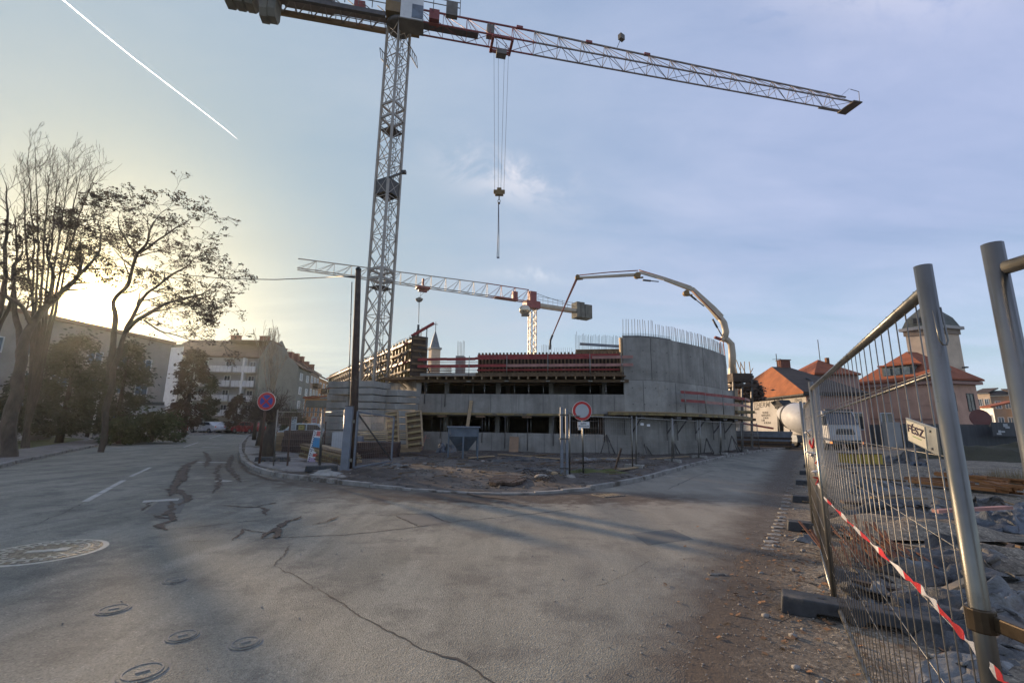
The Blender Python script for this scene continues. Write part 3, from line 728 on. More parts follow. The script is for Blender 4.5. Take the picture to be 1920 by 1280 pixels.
for i in range(3):
    for j in range(2): q = Fp(sc - .18 + .18 * i, -1.5 + .3 * j, 0); m.tube((q.x, q.y, 6), (q.x, q.y, 7.0 + .1 * random.random()), .013, n=5)
m.build('column_bars', M_REBAR, bld)
# rear pour with bars (right of centre, farther back)
m = MB(); q0 = P(1080, 655, 33); q1 = P(1166, 668, 31)
m.slab([(q0.x, q0.y, 4.7), (q1.x, q1.y, 4.7), (q1.x, q1.y, q1.z + .55), (q0.x, q0.y, q0.z)], (0, .25, 0)); m.build('rear_pour', M_WOODB, bld)
m = MB(); m.bar((q0.x + .3, q0.y - .05, q0.z + .42), (q1.x, q1.y - .05, q1.z + .7), .05, .2); m.build('bracing_board', M_STEELG, bld)
m = MB()
for i in range(34):
    k = i / 33; p = q0.lerp(q1, k); h = 1.15 + (.35 if i in (1,) else 0) + random.uniform(-.08, .08)
    if i in (5, 6): h += .12
    m.tube((p.x, p.y + .1, 4.8), (p.x + random.uniform(-.03, .03), p.y + .1, p.z + h + (.35 * k)), .012, n=4)
m.build('rear_bars', M_REBAR, bld)
m = MB(); q0 = P(1016, 650, 32); q1 = P(1034, 650, 32)
for i in range(7): p = q0.lerp(q1, i / 6); m.tube((p.x, p.y, 4.7), (p.x, p.y, p.z + .1 + .1 * random.random()), .012, n=4)
for i in range(9): p = P(1040 + i * 4, 652, 32); m.tube((p.x, p.y, 4.7), (p.x, p.y, p.z + .02), .008, n=4)
m.build('rear_bars', M_REBAR, bld)
# rebar set in the lower right opening
m = MB()
for i in range(14): s = S(1120) + i * .075 * 1.2; m.tube(Fp(s, -.45, 1.15), Fp(s + random.uniform(-.02, .02), -.45, 2.2), .011, n=4)
m.build('opening_bars', M_RUST, bld)
fbox(MB(), S(1132), FL, -.5, -.25, 1.1, 2.35).build('opening_cheek', M_CONC, bld)
# rebar mats standing on the slab at the left (reddish net)
m = MB(); s0, s1 = S(772, 690), S(893, 690)
for k in range(58): s = s0 + (s1 - s0) * k / 57; m.tube(Fp(s, -.5, 4.74), Fp(s, -.5, 5.62 + (.15 if s < s0 + 1.6 else 0)), .009, n=4)
for z in (4.85, 5.02, 5.2, 5.38, 5.56): m.tube(Fp(s0, -.5, z), Fp(s1, -.5, z), .010, n=4)
for k in range(26): s = s0 + 1.9 * k / 25; m.tube(Fp(s, -2.2, 4.74), Fp(s, -2.2, 5.6), .014, n=4)
for z in (4.9, 5.05, 5.2, 5.35, 5.5): m.bar(Fp(s0, -2.2, z), Fp(s0 + 2.0, -2.2, z), .02, .05)
m.build('rebar_mat', M_RUST, bld)

# deck formwork: beams, joists and platform (things lying under and on the edge)
dk = thing('deck_formwork', 'long brown timber deck formwork with joist ends under the top slab edge', 'formwork', Fp(6, 0, 4.2))
fbox(MB(), -.2, S(1178), .02, .14, 4.20, 4.36).build('beam', M_WOODB, dk)
fbox(MB(), -.2, S(1178), -1.8, -1.68, 4.16, 4.32).build('beam', M_WOODB, dk)
fbox(MB(), -.1, S(1172), -1.9, .55, 4.535, 4.556).build('sheathing', M_PLYB, dk)
jm = fbox(MB(), -.04, .04, -1.9, .46, 4.37, 4.53); jp = None
for k in range(22):
    if jp is None: jp = o = jm.build('joist', M_WOODP, dk); base = Vector(o.location)
    else: o = jp.copy(); COL.objects.link(o); o.parent = dk
    o.location = Vector((FU.x, FU.y, 0)) * (.15 + k * .56)
# upstand formwork with ribs
uf = thing('upstand_formwork', 'dark brown ribbed timber formwork box standing on the top deck behind the red boards', 'formwork', Fp(8, 0, 4.75))
s0, s1 = S(893, 680), S(1169, 680)
fbox(MB(), s0, s1, -.62, -.55, 4.76, 6.02).build('sheathing', M_WOODD, uf)
fbox(MB(), s0, s1, -1.35, -1.28, 4.76, 6.0).build('sheathing', M_WOODD, uf)
fbox(MB(), s0, s0 + .07, -1.28, -.62, 4.76, 6.0).build('end_board', M_WOODB, uf)
rm = fbox(MB(), -.05, .05, -.55, -.33, 4.76, 6.1); rp = None; nr = 40
for k in range(nr):
    if rp is None: rp = o = rm.build('rib', M_WOODB, uf)
    else: o = rp.copy(); COL.objects.link(o); o.parent = uf
    o.location = Vector((FU.x, FU.y, 0)) * (s0 + .08 + (s1 - s0 - .16) * k / (nr - 1))
m = MB()
for z in (4.95, 5.25, 5.85): fbox(m, s0, s1, -.33, -.27, z, z + .11)
m.build('waler', M_RED, uf)
fbox(MB(), s0, s1, -.2, .10, 4.60, 4.80).build('kicker_board', M_WOODB, uf)
# guard rails
def rail(label, pts, zs, posts, h, group='red guard rail runs on the new building', worn=None, post0=-.5, sag=0):
    c = sum(pts, Vector((0, 0))) / len(pts); t = thing('guard_rail', label, 'guard rail', (c.x, c.y, zs[0]), 0, group)
    for k, z in enumerate(zs):
        for i in range(len(pts) - 1):
            a, b = pts[i], pts[i + 1]; j = random.uniform(-.012, .012)
            MB().bar((a.x, a.y, z + j), (b.x, b.y, z - j), .03, .17).build('board', M_REDP if (worn and (k, i) in worn) else M_RED, t)
    for q in posts:
        m = MB(); m.tube((q[0], q[1], zs[0] + post0), (q[0], q[1], zs[0] + h), .024, n=6); m.bar((q[0] - .12, q[1] + .02, zs[0] + post0), (q[0] + .12, q[1] + .02, zs[0] + post0), .05)
        m.box((q[0], q[1] - .03, zs[0]), (.06, .10, .10)); m.build('post', M_GALV, t)
f2 = lambda s, o: Fp(s, o, 0).to_2d()
rail('red guard rail of two boards along the open left part of the top deck', [f2(S(786, 685), .30), f2(S(840, 685), .30), f2(S(893, 685), .30)], (5.18, 5.62), [f2(S(882, 685), .34)], .62, worn=(), post0=-.95)
rail('long guard rail in front of the ribbed formwork, its lower board worn pink', [f2(S(893, 685), .32), f2(S(952, 685), .32), f2(S(1030, 685), .32), f2(S(1110, 685), .32), f2(S(1186, 685), .34)], (5.20, 5.66),
     [f2(S(x, 685), .37) for x in (952, 1028, 1106, 1165)], .65, worn=((0, 1), (0, 2), (0, 3), (1, 3)), post0=-.95)
cr = [along(x) + Vector((.42, -.5)) for x in (3.15, 5.6, 8.2)] + [Vector((16.6, 31.6)), Vector((18.0, 33.6))]
rail('red guard rail of two boards bent around the curved concrete wall', cr, (3.22, 3.72), [cr[0].lerp(cr[1], .15), cr[1].lerp(cr[2], .05), cr[2].lerp(cr[3], .0), cr[3]], .58, worn=((0, 1), (0, 2), (1, 3), (0, 3)), post0=-.75)
# platform on the curved wall
pf = thing('ledge_platform', 'yellow and brown timber ledge platform running along the foot of the middle curved wall', 'platform', (10, 27, 2.4))
PCV = [Fp(FL - 1.0, 0, 0).to_2d()] + CURVE[:10] + [Vector((17.9, 35.2))]
strip(MB(), PCV, .02, .95, 2.44, 2.50).build('deck', M_WOODP, pf)
strip(MB(), PCV, .80, .90, 2.30, 2.435).build('beam', M_WOODY, pf)
strip(MB(), PCV, .20, .30, 2.26, 2.435).build('beam', M_WOODB, pf)
for k, x in enumerate((.3, 2.6, 3.5, 5.4, 7.8, 9.9)):
    p = along(x); m = MB(); d = Vector((.45, -.85)).normalized()
    m.box((p.x + d.x * .5, p.y + d.y * .5, 2.18), (.34, 1.0, .12), math.atan2(d.y, d.x) + math.pi / 2)
    m.bar((p.x + d.x * .05, p.y + d.y * .05, 1.3), (p.x + d.x * .9, p.y + d.y * .9, 2.2), .06); m.bar((p.x + d.x * .05, p.y + d.y * .05, .9), (p.x + d.x * .05, p.y + d.y * .05, 2.2), .05)
    m.build('bracket', M_STEELD, pf)
# timber ledge under the spandrel band
lg = thing('ledge_beam', 'long yellow timber beam under the middle concrete band, above the dark lower openings', 'timber beam', Fp(6, 0, 2.2))
fbox(MB(), 0, S(1130), .01, .13, 2.24, 2.35).build('beam', M_WOODY, lg)
for px in (835, 905, 990): fbox(MB(), S(px) - .3, S(px) + .25, .02, .30, 2.08, 2.20).build('packer', M_WOODB, lg)
ORD = ['first', 'second', 'third', 'fourth', 'fifth', 'sixth', 'seventh', 'eighth', 'ninth', 'tenth']
RODL = ['dark rod on the middle band, leftmost one beside the ballast slabs', 'dark rod on the middle band left of the upright plank', 'dark rod on the low parapet right of the upright plank', 'dark rod on the low parapet behind the A-shaped brace', 'dark rod on the low parapet above the steel bucket', 'dark rod on the low parapet left of the twin gate posts', 'dark rod on the low parapet right of the round sign', 'dark rod on the low parapet left of the steel bucket']
# steel props: each is a thing
def mkprop(h, label, grp):
    t = thing('steel_prop', label, 'prop', (0, 0, 0), 0, grp)
    MB().tube((0, 0, 0), (0, 0, h * .55), .035, n=8).build('outer_tube', M_GALV, t, world=False)
    MB().tube((0, 0, h * .5), (0, 0, h), .025, n=8).build('inner_tube', M_GALV, t, world=False)
    m = MB(); m.box((0, 0, h), (.16, .16, .02)); m.box((0, 0, 0.01), (.16, .16, .02)); m.box((0, 0, h * .55), (.12, .09, .07)); m.build('plates', M_STEELD, t, world=False)
    return t
pr1 = None
for i, px in enumerate((799, 837, 884, 908, 936, 963, 991, 1018, 1107, 1136)):
    loc = Fp(S(px, 725), -.42 if i % 3 else -.1, 3.5 if not i % 3 else 2.35); lab = ''
    h = 4.18 - loc.z
    lab = '%s steel prop from the left in the upper opening under the top deck' % ORD[i]
    t = mkprop(h, lab, 'steel props in the upper opening'); t.location = loc
for i, px in enumerate((805, 831, 842, 907, 914, 949, 988, 994, 1037, 1123)):
    loc = Fp(S(px, 795), -.45, 0); t = mkprop(2.17, '%s steel prop from the left in the dark lower opening above the low parapet' % ORD[i], 'steel props in the lower opening'); t.location = loc
# hanging tie rods in front of bands
for i, (px, z0, z1) in enumerate([(799, 2.9, 4.2), (837, 2.7, 4.2), (949, .3, 2.2), (990, .2, 2.2), (907, .6, 2.2), (1037, .5, 2.2), (1130, .8, 2.2), (831, .8, 2.2)]):
    o = MB().tube(Fp(S(px), .07, z0), Fp(S(px), .06, z1), .022, n=6).bar(Fp(S(px) - .1, .06, z1 - .05), Fp(S(px) + .1, .06, z1 - .05), .05).build('hanging_rod', M_STEELD)
    tag(o, RODL[i], 'rod', 'hanging rods on the concrete bands')
# boards leaning on the facade
o = MB().bar(Fp(S(880), .25, 1.1), Fp(S(886), .10, 3.1), .2, .04, up=(0, -1, 0)).build('leaning_plank', M_WOODP); tag(o, 'upright pale plank standing in front of the middle concrete band above the steel bucket', 'plank')
o = MB().bar(Fp(S(967), .5, .12), Fp(S(966), .06, .98), .55, .03, up=(0, -1, 0)).build('plywood_sheet', M_PLYB); tag(o, 'small brown plywood sheet leaning against the low parapet', 'plywood sheet')
def aframe(px, py, label, h=.9, w=.8, mt=None):
    p = G(px, py); t = thing('brace_frame', label, 'frame', p, 0, 'braces at the foot of the concrete wall')
    mt = mt or M_STEELD
    MB().tube((-w / 2, 0, 0), (0, .25, h), .03).build('leg', mt, t, world=False); MB().tube((w / 2, 0, 0), (0, .25, h), .03).build('leg', mt, t, world=False)
    MB().tube((0, -.5, 0), (0, .25, h), .025).build('stay', mt, t, world=False)
for px, py, l in ((1008, 850, 'dark steel A-shaped brace at the parapet, between the plywood sheet and the twin gate posts'), (1140, 855, 'dark brace frame on the ground right of the round no-vehicles sign'), (1210, 856, 'dark brace frame below the left end of the ledge platform'), (1265, 855, 'dark brace frame below the middle of the ledge platform'), (1330, 853, 'dark brace frame below the right part of the ledge platform'), (1378, 851, 'dark brace frame near the right end of the curved wall')):
    aframe(px, py, l, random.uniform(.8, 1.2), random.uniform(.7, 1.1))

# tall sunlit wall formwork on the left edge of the deck: five panels in line
LU = (LW1 - LW0).normalized(); LN = Vector((LU.y * -1, LU.x)) ; LN = LN if LN.x < 0 else -LN
def Lp(s, o, z): p = LW0 + LU * s + LN * o; return Vector((p.x, p.y, z))
LRZ = math.atan2(LU.y, LU.x); LL = (LW1 - LW0).length
def lbox(mb, s0, s1, o0, o1, z0, z1): return mb.box(Lp((s0 + s1) / 2, (o0 + o1) / 2, (z0 + z1) / 2), (abs(s1 - s0), abs(o1 - o0), abs(z1 - z0)), LRZ)
wfp = None; M_LITP = simple('sunlit_plywood', (.60, .46, .25), .6, 0, var=.2, scale=1.2, bump=.1, spots=((.20, .12, .06), 1.1, .60))  # plywood colour raised to stand in for golden sunlight
names5 = ['nearest wall formwork panel, tall and golden in the sun beside the crane mast', 'second wall formwork panel seen through the crane mast', 'third wall formwork panel behind the left leg of the crane mast', 'fourth wall formwork panel behind the dark wooden pole', 'farthest wall formwork panel at the left end above the ballast blocks']
pl_ = LL / 5
for k in range(5):
    t = thing('wall_formwork_panel', names5[k], 'formwork panel', Lp(k * pl_, 0, 4.6), 0, 'wall formwork panels along the left deck edge')
    if wfp is None:
        wfp = t
        lbox(MB(), .02, pl_ - .02, .10, .14, 4.62, 7.12).build('plywood', M_LITP, t)
        for j in range(7): lbox(MB(), .15 + j * .72, .25 + j * .72, .14, .32, 4.6, 7.2).build('girder', M_WOODY, t)
        for z in (4.95, 5.55, 6.2, 6.8): lbox(MB(), .02, pl_ - .02, .32, .44, z, z + .13).build('waler', M_RED if z in (5.55, 6.8) else M_WOODP, t)
        m = MB(); m.bar(Lp(2, .44, 6.3), Lp(2, 1.5, 4.7), .08); m.bar(Lp(.7, .44, 6.3), Lp(.7, 1.5, 4.7), .08); m.build('push_pull_prop', M_STEELD, t)
    else:
        for ch in wfp.children:
            c = ch.copy(); COL.objects.link(c); c.parent = t
t = thing('formwork_end', 'dark brown end of the tall wall formwork with a raised red beam and a bracket', 'formwork', Lp(0, 0, 4.7))
lbox(MB(), -.12, 0, -.55, .50, 4.6, 7.15).build('end_board', M_WOODD, t)
m = MB()
for z in (4.9, 5.3, 5.7, 6.1, 6.5, 6.9): lbox(m, -.2, -.12, -.5, .45, z, z + .14)
m.build('waler', M_WOODB, t)
q = Lp(0, .2, 7.0); MB().bar((q.x - .3, q.y, 7.15), (q.x + 1.15, q.y - .3, 7.95), .12, .16).build('raised_beam', M_RED, t)
m = MB(); m.bar((q.x + .7, q.y - .2, 7.6), (q.x + .7, q.y - .2, 6.3), .05); m.bar((q.x + .7, q.y - .2, 6.35), (q.x + .1, q.y, 6.45), .07); m.bar((q.x + .15, q.y, 6.2), (q.x + 1.0, q.y, 4.8), .06); m.bar((q.x + .1, q.y, 6.9), (q.x + .1, q.y, 7.9), .12); m.build('bracket', M_STEELD, t)
m = MB()
for i in range(12): p = Lp(.3 + i * .13, -.25, 0); m.tube((p.x, p.y, 6.8), (p.x + random.uniform(-.02, .02), p.y, 7.75 + random.uniform(-.1, .15)), .013, n=4)
for i in range(70): p = Lp(1.8 + i * .28, -.05, 0); m.tube((p.x, p.y, 6.8), (p.x, p.y, 7.5 + random.uniform(-.05, .1)), .014, n=4)
m.build('wall_bars', M_REBAR, bld)
lbox(MB(), 0, LL, -.3, .06, 4.56, 7.0).build('side_pour', M_CONC, bld)
# low cast walls with bars left of the mast (light posts along the top)
m = MB()
for k in range(13): p = Lp(9 + k * .95, 1.2, 0); m.box((p.x, p.y, 5.35), (.12, .12, 1.5)); 
p0, p1 = Lp(8.5, 1.2, 6.0), Lp(21, 1.2, 6.0); m.bar(p0, p1, .05, .12); m.bar(p0 - Vector((0, 0, .5)), p1 - Vector((0, 0, .5)), .05, .12)
o = m.build('edge_railing', M_WOODP); tag(o, 'pale sunlit timber edge railing above the ballast blocks at the far left of the deck', 'railing')
# soffit frames hanging under the left deck end (diagonal braces near the mast foot)
o = MB().bar(P(735, 702, 28.6), P(762, 728, 28.2), .08).bar(P(742, 700, 28.4), P(775, 730, 28.0), .08).build('diagonal_brace', M_WOODP); tag(o, 'two pale diagonal timbers under the deck right of the crane mast', 'brace')
o = MB().prism([tuple(Fp(-2.4, .2, 0)[:2]), tuple(Fp(.5, .5, 0)[:2]), tuple(Fp(.5, -2.5, 0)[:2]), tuple(Fp(-2.4, -2.0, 0)[:2])], 4.35, 4.52).build('corner_platform', M_WOODB); tag(o, 'brown timber corner platform between the crane mast and the deck formwork', 'platform')

# ================================================================ concrete ballast slabs stacked round the crane foot
C0 = P(703, 700, 24.2).to_2d(); ua = Vector((-2.78, .78)).normalized(); ub = Vector((ua.y, -ua.x)); ub = ub if ub.y > 0 else -ub
hl = .385
def ballast(stack, k, c, a, la, b, lb, lab, hh=hl):
    j = Vector((random.uniform(-.04, .04), random.uniform(-.04, .04))); la += random.uniform(-.05, .05)
    p = c + j; q = [p, p + a * la, p + a * la + b * lb, p + b * lb]
    m = MB().prism([tuple(x) for x in q], k * hl + .1 + .022, k * hl + .1 + hh - .022)
    o = m.build('ballast_slab', M_BALL, bevel=.02); tag(o, lab, 'concrete slab', 'concrete slabs stacked round the crane foot')
row = ['lowest', 'second', 'third', 'fourth', 'fifth', 'sixth', 'seventh', 'eighth', 'ninth', 'tenth']
for k in range(10):
    if k == 7: ballast(0, k, C0, ua, 1.35, ub, 1.75, 'eighth slab from the ground in the stack behind the dark wooden pole, the shortest one')
    else: ballast(0, k, C0, ua, 2.85 if k > 7 else 2.98, ub, 1.75, '%s slab from the ground in the stack behind the dark wooden pole' % row[k])
C1 = P(744, 740, 25.3).to_2d(); ua1 = Vector((-1, .22)).normalized(); ub1 = Vector((.75, .66)).normalized()
for k in range(9): ballast(1, k, C1 + (Vector((.05, 0)) if k % 2 else Vector((0, 0))), ua1, 1.5, ub1, 1.45, '%s slab from the ground in the right stack, behind the leaning yellow panels' % row[k])
C2 = P(612, 760, 26.3).to_2d()
for k in range(7): ballast(2, k, C2, Vector((-.3, .95)).normalized(), 1.6, Vector((.95, .3)).normalized(), 1.6, '%s slab from the ground in the left rear stack, mostly hidden' % row[k])
o = MB().prism([tuple(C2 + Vector((-1.6, .8))), tuple(C2 + Vector((.3, -.1))), tuple(C2 + Vector((.8, .9))), tuple(C2 + Vector((-1.0, 1.9)))], 2.55, 2.95).build('stone_ledge', M_CW)
tag(o, 'dark rough slab sticking out to the left from the concrete stacks', 'slab')
# ================================================================ tower cranes
def lattice_mast(t, c, side, rz, z0, z1, bay, leg=.14, br=.05, mat=None, sec=None, nleg=None):
    cs, sn = math.cos(rz), math.sin(rz)
    cor = [Vector((c[0] + (x * cs - y * sn) * side / 2, c[1] + (x * sn + y * cs) * side / 2)) for x, y in ((-1, -1), (1, -1), (1, 1), (-1, 1))]
    m = MB()
    for p in cor: m.box((p.x, p.y, (z0 + z1) / 2), (leg, leg, z1 - z0), rz)
    m.build('mast', mat, t)
    m = MB(); n = int(round((z1 - z0) / bay)); h = (z1 - z0) / n
    for k in range(n):
        a, b = z0 + k * h, z0 + (k + 1) * h
        for i in range(4):
            p, q = cor[i], cor[(i + 1) % 4]
            m.bar((p.x, p.y, a), (q.x, q.y, b), br); m.bar((q.x, q.y, a), (p.x, p.y, b), br)
            if k % 2 == 0: m.bar((p.x, p.y, a), (q.x, q.y, a), br)
    m.build('mast_bracing', mat, t)
    if sec:
        for z in sec:
            m = MB()
            for i in range(4):
                p, q = cor[i], cor[(i + 1) % 4]; m.bar((p.x, p.y, z), (q.x, q.y, z), .10, .16)
            m.build('section_frame', mat, t)
    return cor
def jib(t, o, ang, L0, L1, zb, w, h0, h1, bay, chord, br, mats, split=None, name='jib', kinkh=None):
    d = Vector((math.cos(ang), math.sin(ang))); n = Vector((-d.y, d.x))
    def pt(s, side, up): p = Vector(o) + d * s + n * (side * w / 2); return Vector((p.x, p.y, zb + up))
    hh = lambda s: h0 + (h1 - h0) * max(0, min(1, (s - L0 - (split or 0) * .9) / (L1 - L0 - (split or 0) * .9)))
    cuts = [L0, L0 + split, L1] if split else [L0, L1]
    for ci in range(len(cuts) - 1):
        a, b = cuts[ci], cuts[ci + 1]; m = MB(); nn = max(1, int(round((b - a) / bay))); st = (b - a) / nn
        for s in (-1, 1): m.bar(pt(a, s, 0), pt(b, s, 0), chord)
        mm = MB()
        m.bar(pt(a, 0, hh(a)), pt(b, 0, hh(b)), chord * 1.1)
        for k in range(nn):
            s0, s1 = a + k * st, a + (k + 1) * st; sm = (s0 + s1) / 2
            for s in (-1, 1):
                mm.bar(pt(s0, 0, hh(s0)), pt(s1, s, 0), br); mm.bar(pt(s0, s, 0), pt(s0, 0, hh(s0)), br * 1.2)
                mm.bar(pt(s0, 0, hh(s0)), pt(sm, s, 0), br * .8)
            mm.bar(pt(s0, -1, 0), pt(s0, 1, 0), br); mm.bar(pt(s0, -1 if k % 2 else 1, 0), pt(s1, 1 if k % 2 else -1, 0), br)
        m.build(name, mats[ci], t); mm.build(name + '_lacing', mats[ci], t)
    return pt, hh
# --- the near crane
c1 = Vector((-9.33, 30.0)); JA = rad(11.35); t = thing('tower_crane', 'tall near tower crane with a red and grey jib across the sky', 'crane', (c1.x, c1.y, 0))
RZ1 = rad(-27.7); ZT = 32.5
cor = lattice_mast(t, c1, 1.22, RZ1, 0.1, ZT, 1.5, .15, .042, M_MAST, [11.6, 12.3, 24.3, 25.4])
m = MB(); lp = c1.lerp(cor[2], .35)
for k in range(2): m.bar((lp.x + .2 * k - .1, lp.y, .5), (lp.x + .2 * k - .1, lp.y, ZT), .03)
for k in range(100): m.bar((lp.x - .1, lp.y, .5 + k * .31), (lp.x + .1, lp.y, .5 + k * .31), .02)
for k in range(38): m.path([(lp.x + .27 * math.cos(a_), lp.y - .1 + .27 * math.sin(a_), 1.5 + k * .78) for a_ in [i * math.pi / 5 for i in range(11)]], .012, 4, smooth=False)
m.build('ladder', M_STEELD, t)
for z in (11.0, 23.3, 19.0):
    m = MB(); m.box((c1.x, c1.y, z), (1.15, 1.15, .05), RZ1); m.build('rest_platform', M_STEELD, t)
# dark work cage half way up
m = MB(); z = 18.0
for i in range(4):
    p, q = cor[i], cor[(i + 1) % 4]; d2 = (q - p) * .04
    m.bar((p.x - d2.x, p.y - d2.y, z + .6), (q.x + d2.x, q.y + d2.y, z + .6), .04, 1.1)
m.build('work_cage', M_DKGREY, t)
q = P(757, 323, 29.6); MB().bar((cor[1].x, cor[1].y, 19.0), q, .18, .12).box(q, (.35, .3, .2)).build('cage_arm', M_STEELD, t)
# yellowish tarpaulin inside the mast
m = MB(); p, q = c1.lerp(cor[3], .9), c1.lerp((cor[0] + cor[3]) / 2, .1); m.slab([(p.x, p.y, 20.3), (q.x, q.y, 20.3), (q.x, q.y, 23.4), (p.x, p.y, 23.4)], (.01, .02, 0)); m.build('tarpaulin', simple('sand_tarpaulin', (.55, .38, .22), .8, 0, var=.2, scale=2, bump=.1), t)
# gratings leaning out below the slewing ring
for (x0, y0, x1, y1) in ((712, 90, 728, 110), (765, 80, 781, 108)):
    a, b = P(x0, y0, 29.6), P(x1, y1, 29.8); m = MB()
    m.bar(a, b, .05); m.bar(a + Vector((.0, .5, -.5)), b + Vector((0, .5, -.5)), .05)
    for k in range(5): m.bar(a.lerp(b, k / 4), a.lerp(b, k / 4) + Vector((0, .5, -.5)), .04)
    m.build('side_grating', M_STEELD, t)
d1 = Vector((math.cos(JA), math.sin(JA))); n1 = Vector((-d1.y, d1.x))
def J(s, o, z): p = c1 + d1 * s + n1 * o; return Vector((p.x, p.y, z))
def jbox(mb, s0, s1, o0, o1, z0, z1): return mb.box(J((s0 + s1) / 2, (o0 + o1) / 2, (z0 + z1) / 2), (s1 - s0, abs(o1 - o0), z1 - z0), JA)
MB().lathe((c1.x, c1.y, ZT - .1), [(.95, 0), (1.0, .3), (.85, .5)], 20).build('slewing_ring', M_STEELD, t)
jbox(MB(), -1.0, 1.55, -1.05, 1.05, ZT + .42, ZT + 1.35).build('slewing_frame', M_CRYL, t)
jbox(jbox(MB(), -1.0, .4, -.8, .8, ZT + 1.15, ZT + 3.6), .4, 1.5, .2, .9, ZT + 1.15, ZT + 2.6).build('tower_head', M_CRDK, t)
# cab on the street side
ZC = P(775, 50, J(1, -1.3, 0).y).z; cab = jbox(MB(), .2, 1.85, -1.95, -.75, ZC, ZC + 2.3).build('operator_cab', M_WHITE, t, bevel=.06)
jbox(MB(), 1.05, 1.88, -1.98, -.72, ZC + .15, ZC + 1.35).build('cab_window', M_GLASSB, cab)
jbox(MB(), .1, 1.95, -2.0, -.7, ZC - .1, ZC - .01).build('cab_platform', M_CRDK, t)
pt, hh = jib(t, c1, JA, 1.5, 42.8, 32.9, 1.25, 1.75, 1.0, 2.05, .10, .034, [M_CRED, M_JIB], split=9.6)
m = MB(); m.bar(J(40.4, .9, 33.0), J(43.4, .9, 33.0), .1); jbox(m, 42.6, 43.6, -.9, .9, 32.75, 32.86); m.bar(J(43.5, -.8, 32.9), J(43.5, .8, 32.9), .14); m.bar(J(43.5, -.7, 33), J(43.6, -.7, 34.1), .04); m.bar(J(43.6, -.7, 34.1), J(42.6, -.7, 34.2), .04); m.build('jib_tip', M_CRDK, t)
m = MB(); m.bar(J(42.2, 0, 33.9), J(43.4, 0, 35.0), .03); m.build('mast_light', M_STEELD, t)
m = MB(); fl = J(18.6, 0, 34.5); m.bar(fl, fl + Vector((.35, 0, .9)), .05); m.box(fl + Vector((.45, 0, 1.15)), (.5, .35, .5), .6); m.build('floodlight', M_CRDK, t)
for s in (9.8, 16.0, 21.5): m = MB().box(J(s, 0, 32.9 + hh(s) + .08), (.55, .22, .22), JA); m.build('chord_joint', M_CRED, t)
m = MB(); jbox(m, 7.0, 7.6, -.3, .4, 33.4, 34.2); m.build('jib_hoist_winch', M_CRDK, t)
# walkway and cabinets at the jib root
m = MB(); jbox(m, 1.5, 6.3, -.3, .3, 33.1, 33.14)
m.build('jib_walkway', M_STEELD, t)
m = MB()
for z in (34.3, 34.8, 35.3): m.bar(J(1.5, -1.1, z), J(4.7, -1.1, z), .05)
for s in (1.5, 2.6, 3.7, 4.7): m.bar(J(s, -1.1, 33.6), J(s, -1.1, 35.3), .05)
m.build('root_railing', M_CRDK, t)
jbox(MB(), 2.3, 3.1, -1.0, -.3, 33.0, 33.9).build('drive_box', M_CRED, t)
jbox(MB(), 3.6, 4.5, -1.15, -.75, 33.5, 34.8).build('cabinet', M_CRDK, t)
# counter jib
for o_ in (-.75, .75): MB().bar(J(-1.0, o_, 32.75), J(-11.8, o_, 32.75), .26, .38).build('counter_jib_beam', M_CRYL if o_ > 0 else M_STEELD, t)
m = MB(); jbox(m, -11.3, -1.0, -.25, .25, 32.98, 33.03)
for k in range(9): m.bar(J(-1.1 - k * 1.1, -.7, 32.75), J(-2.2 - k * 1.1, .7, 32.75), .07); m.bar(J(-1.1 - k * 1.1, -.7, 32.75), J(-1.1 - k * 1.1, .7, 32.75), .07); m.bar(J(-1.1 - k * 1.1, -.7, 33.1), J(-1.65 - k * 1.1, -.7, 33.5), .05)
m.build('counter_jib_floor', M_JIB, t)
m = MB()
for o_ in (-.95, .95):
    for z in (33.6, 34.2): m.bar(J(-1.0, o_, z), J(-8.2, o_, z), .05)
    for k in range(8): m.bar(J(-1.0 - k, o_, 33.0), J(-1.0 - k, o_, 34.2), .05)
m.build('counter_jib_railing', M_CRDK, t)
jbox(MB(), -3.4, -2.6, -.6, .3, 33.1, 33.8).build('hoist_winch', M_CRED, t); jbox(MB(), -8.6, -5.0, -.55, .55, 33.1, 34.3).build('machinery_box', M_CRDK, t)
jbox(MB(), -6.8, -4.6, -1.05, -.98, 33.3, 33.9).build('side_panel', M_CRED, t)
for k, (s, z0, z1, o_) in enumerate(((-9.35, 31.1, 34.2, -.1), (-9.95, 31.1, 34.2, .0), (-11.0, 31.9, 34.3, 0), (-11.7, 31.9, 34.3, 0), (-12.4, 31.9, 34.3, 0))):
    m = MB(); zz = [(-.62, z1), (.62, z1), (.62, z0 + .5), (.35, z0), (-.35, z0), (-.62, z0 + .5)]
    if k > 1: zz = [(x * 1.25, z) for x, z in zz]
    m.slab([J(s, o_ + x * 1.0, z) for x, z in zz], J(s + .54, 0, 0) - J(s, 0, 0)); m.build('counterweight', M_CW, t, bevel=.03)
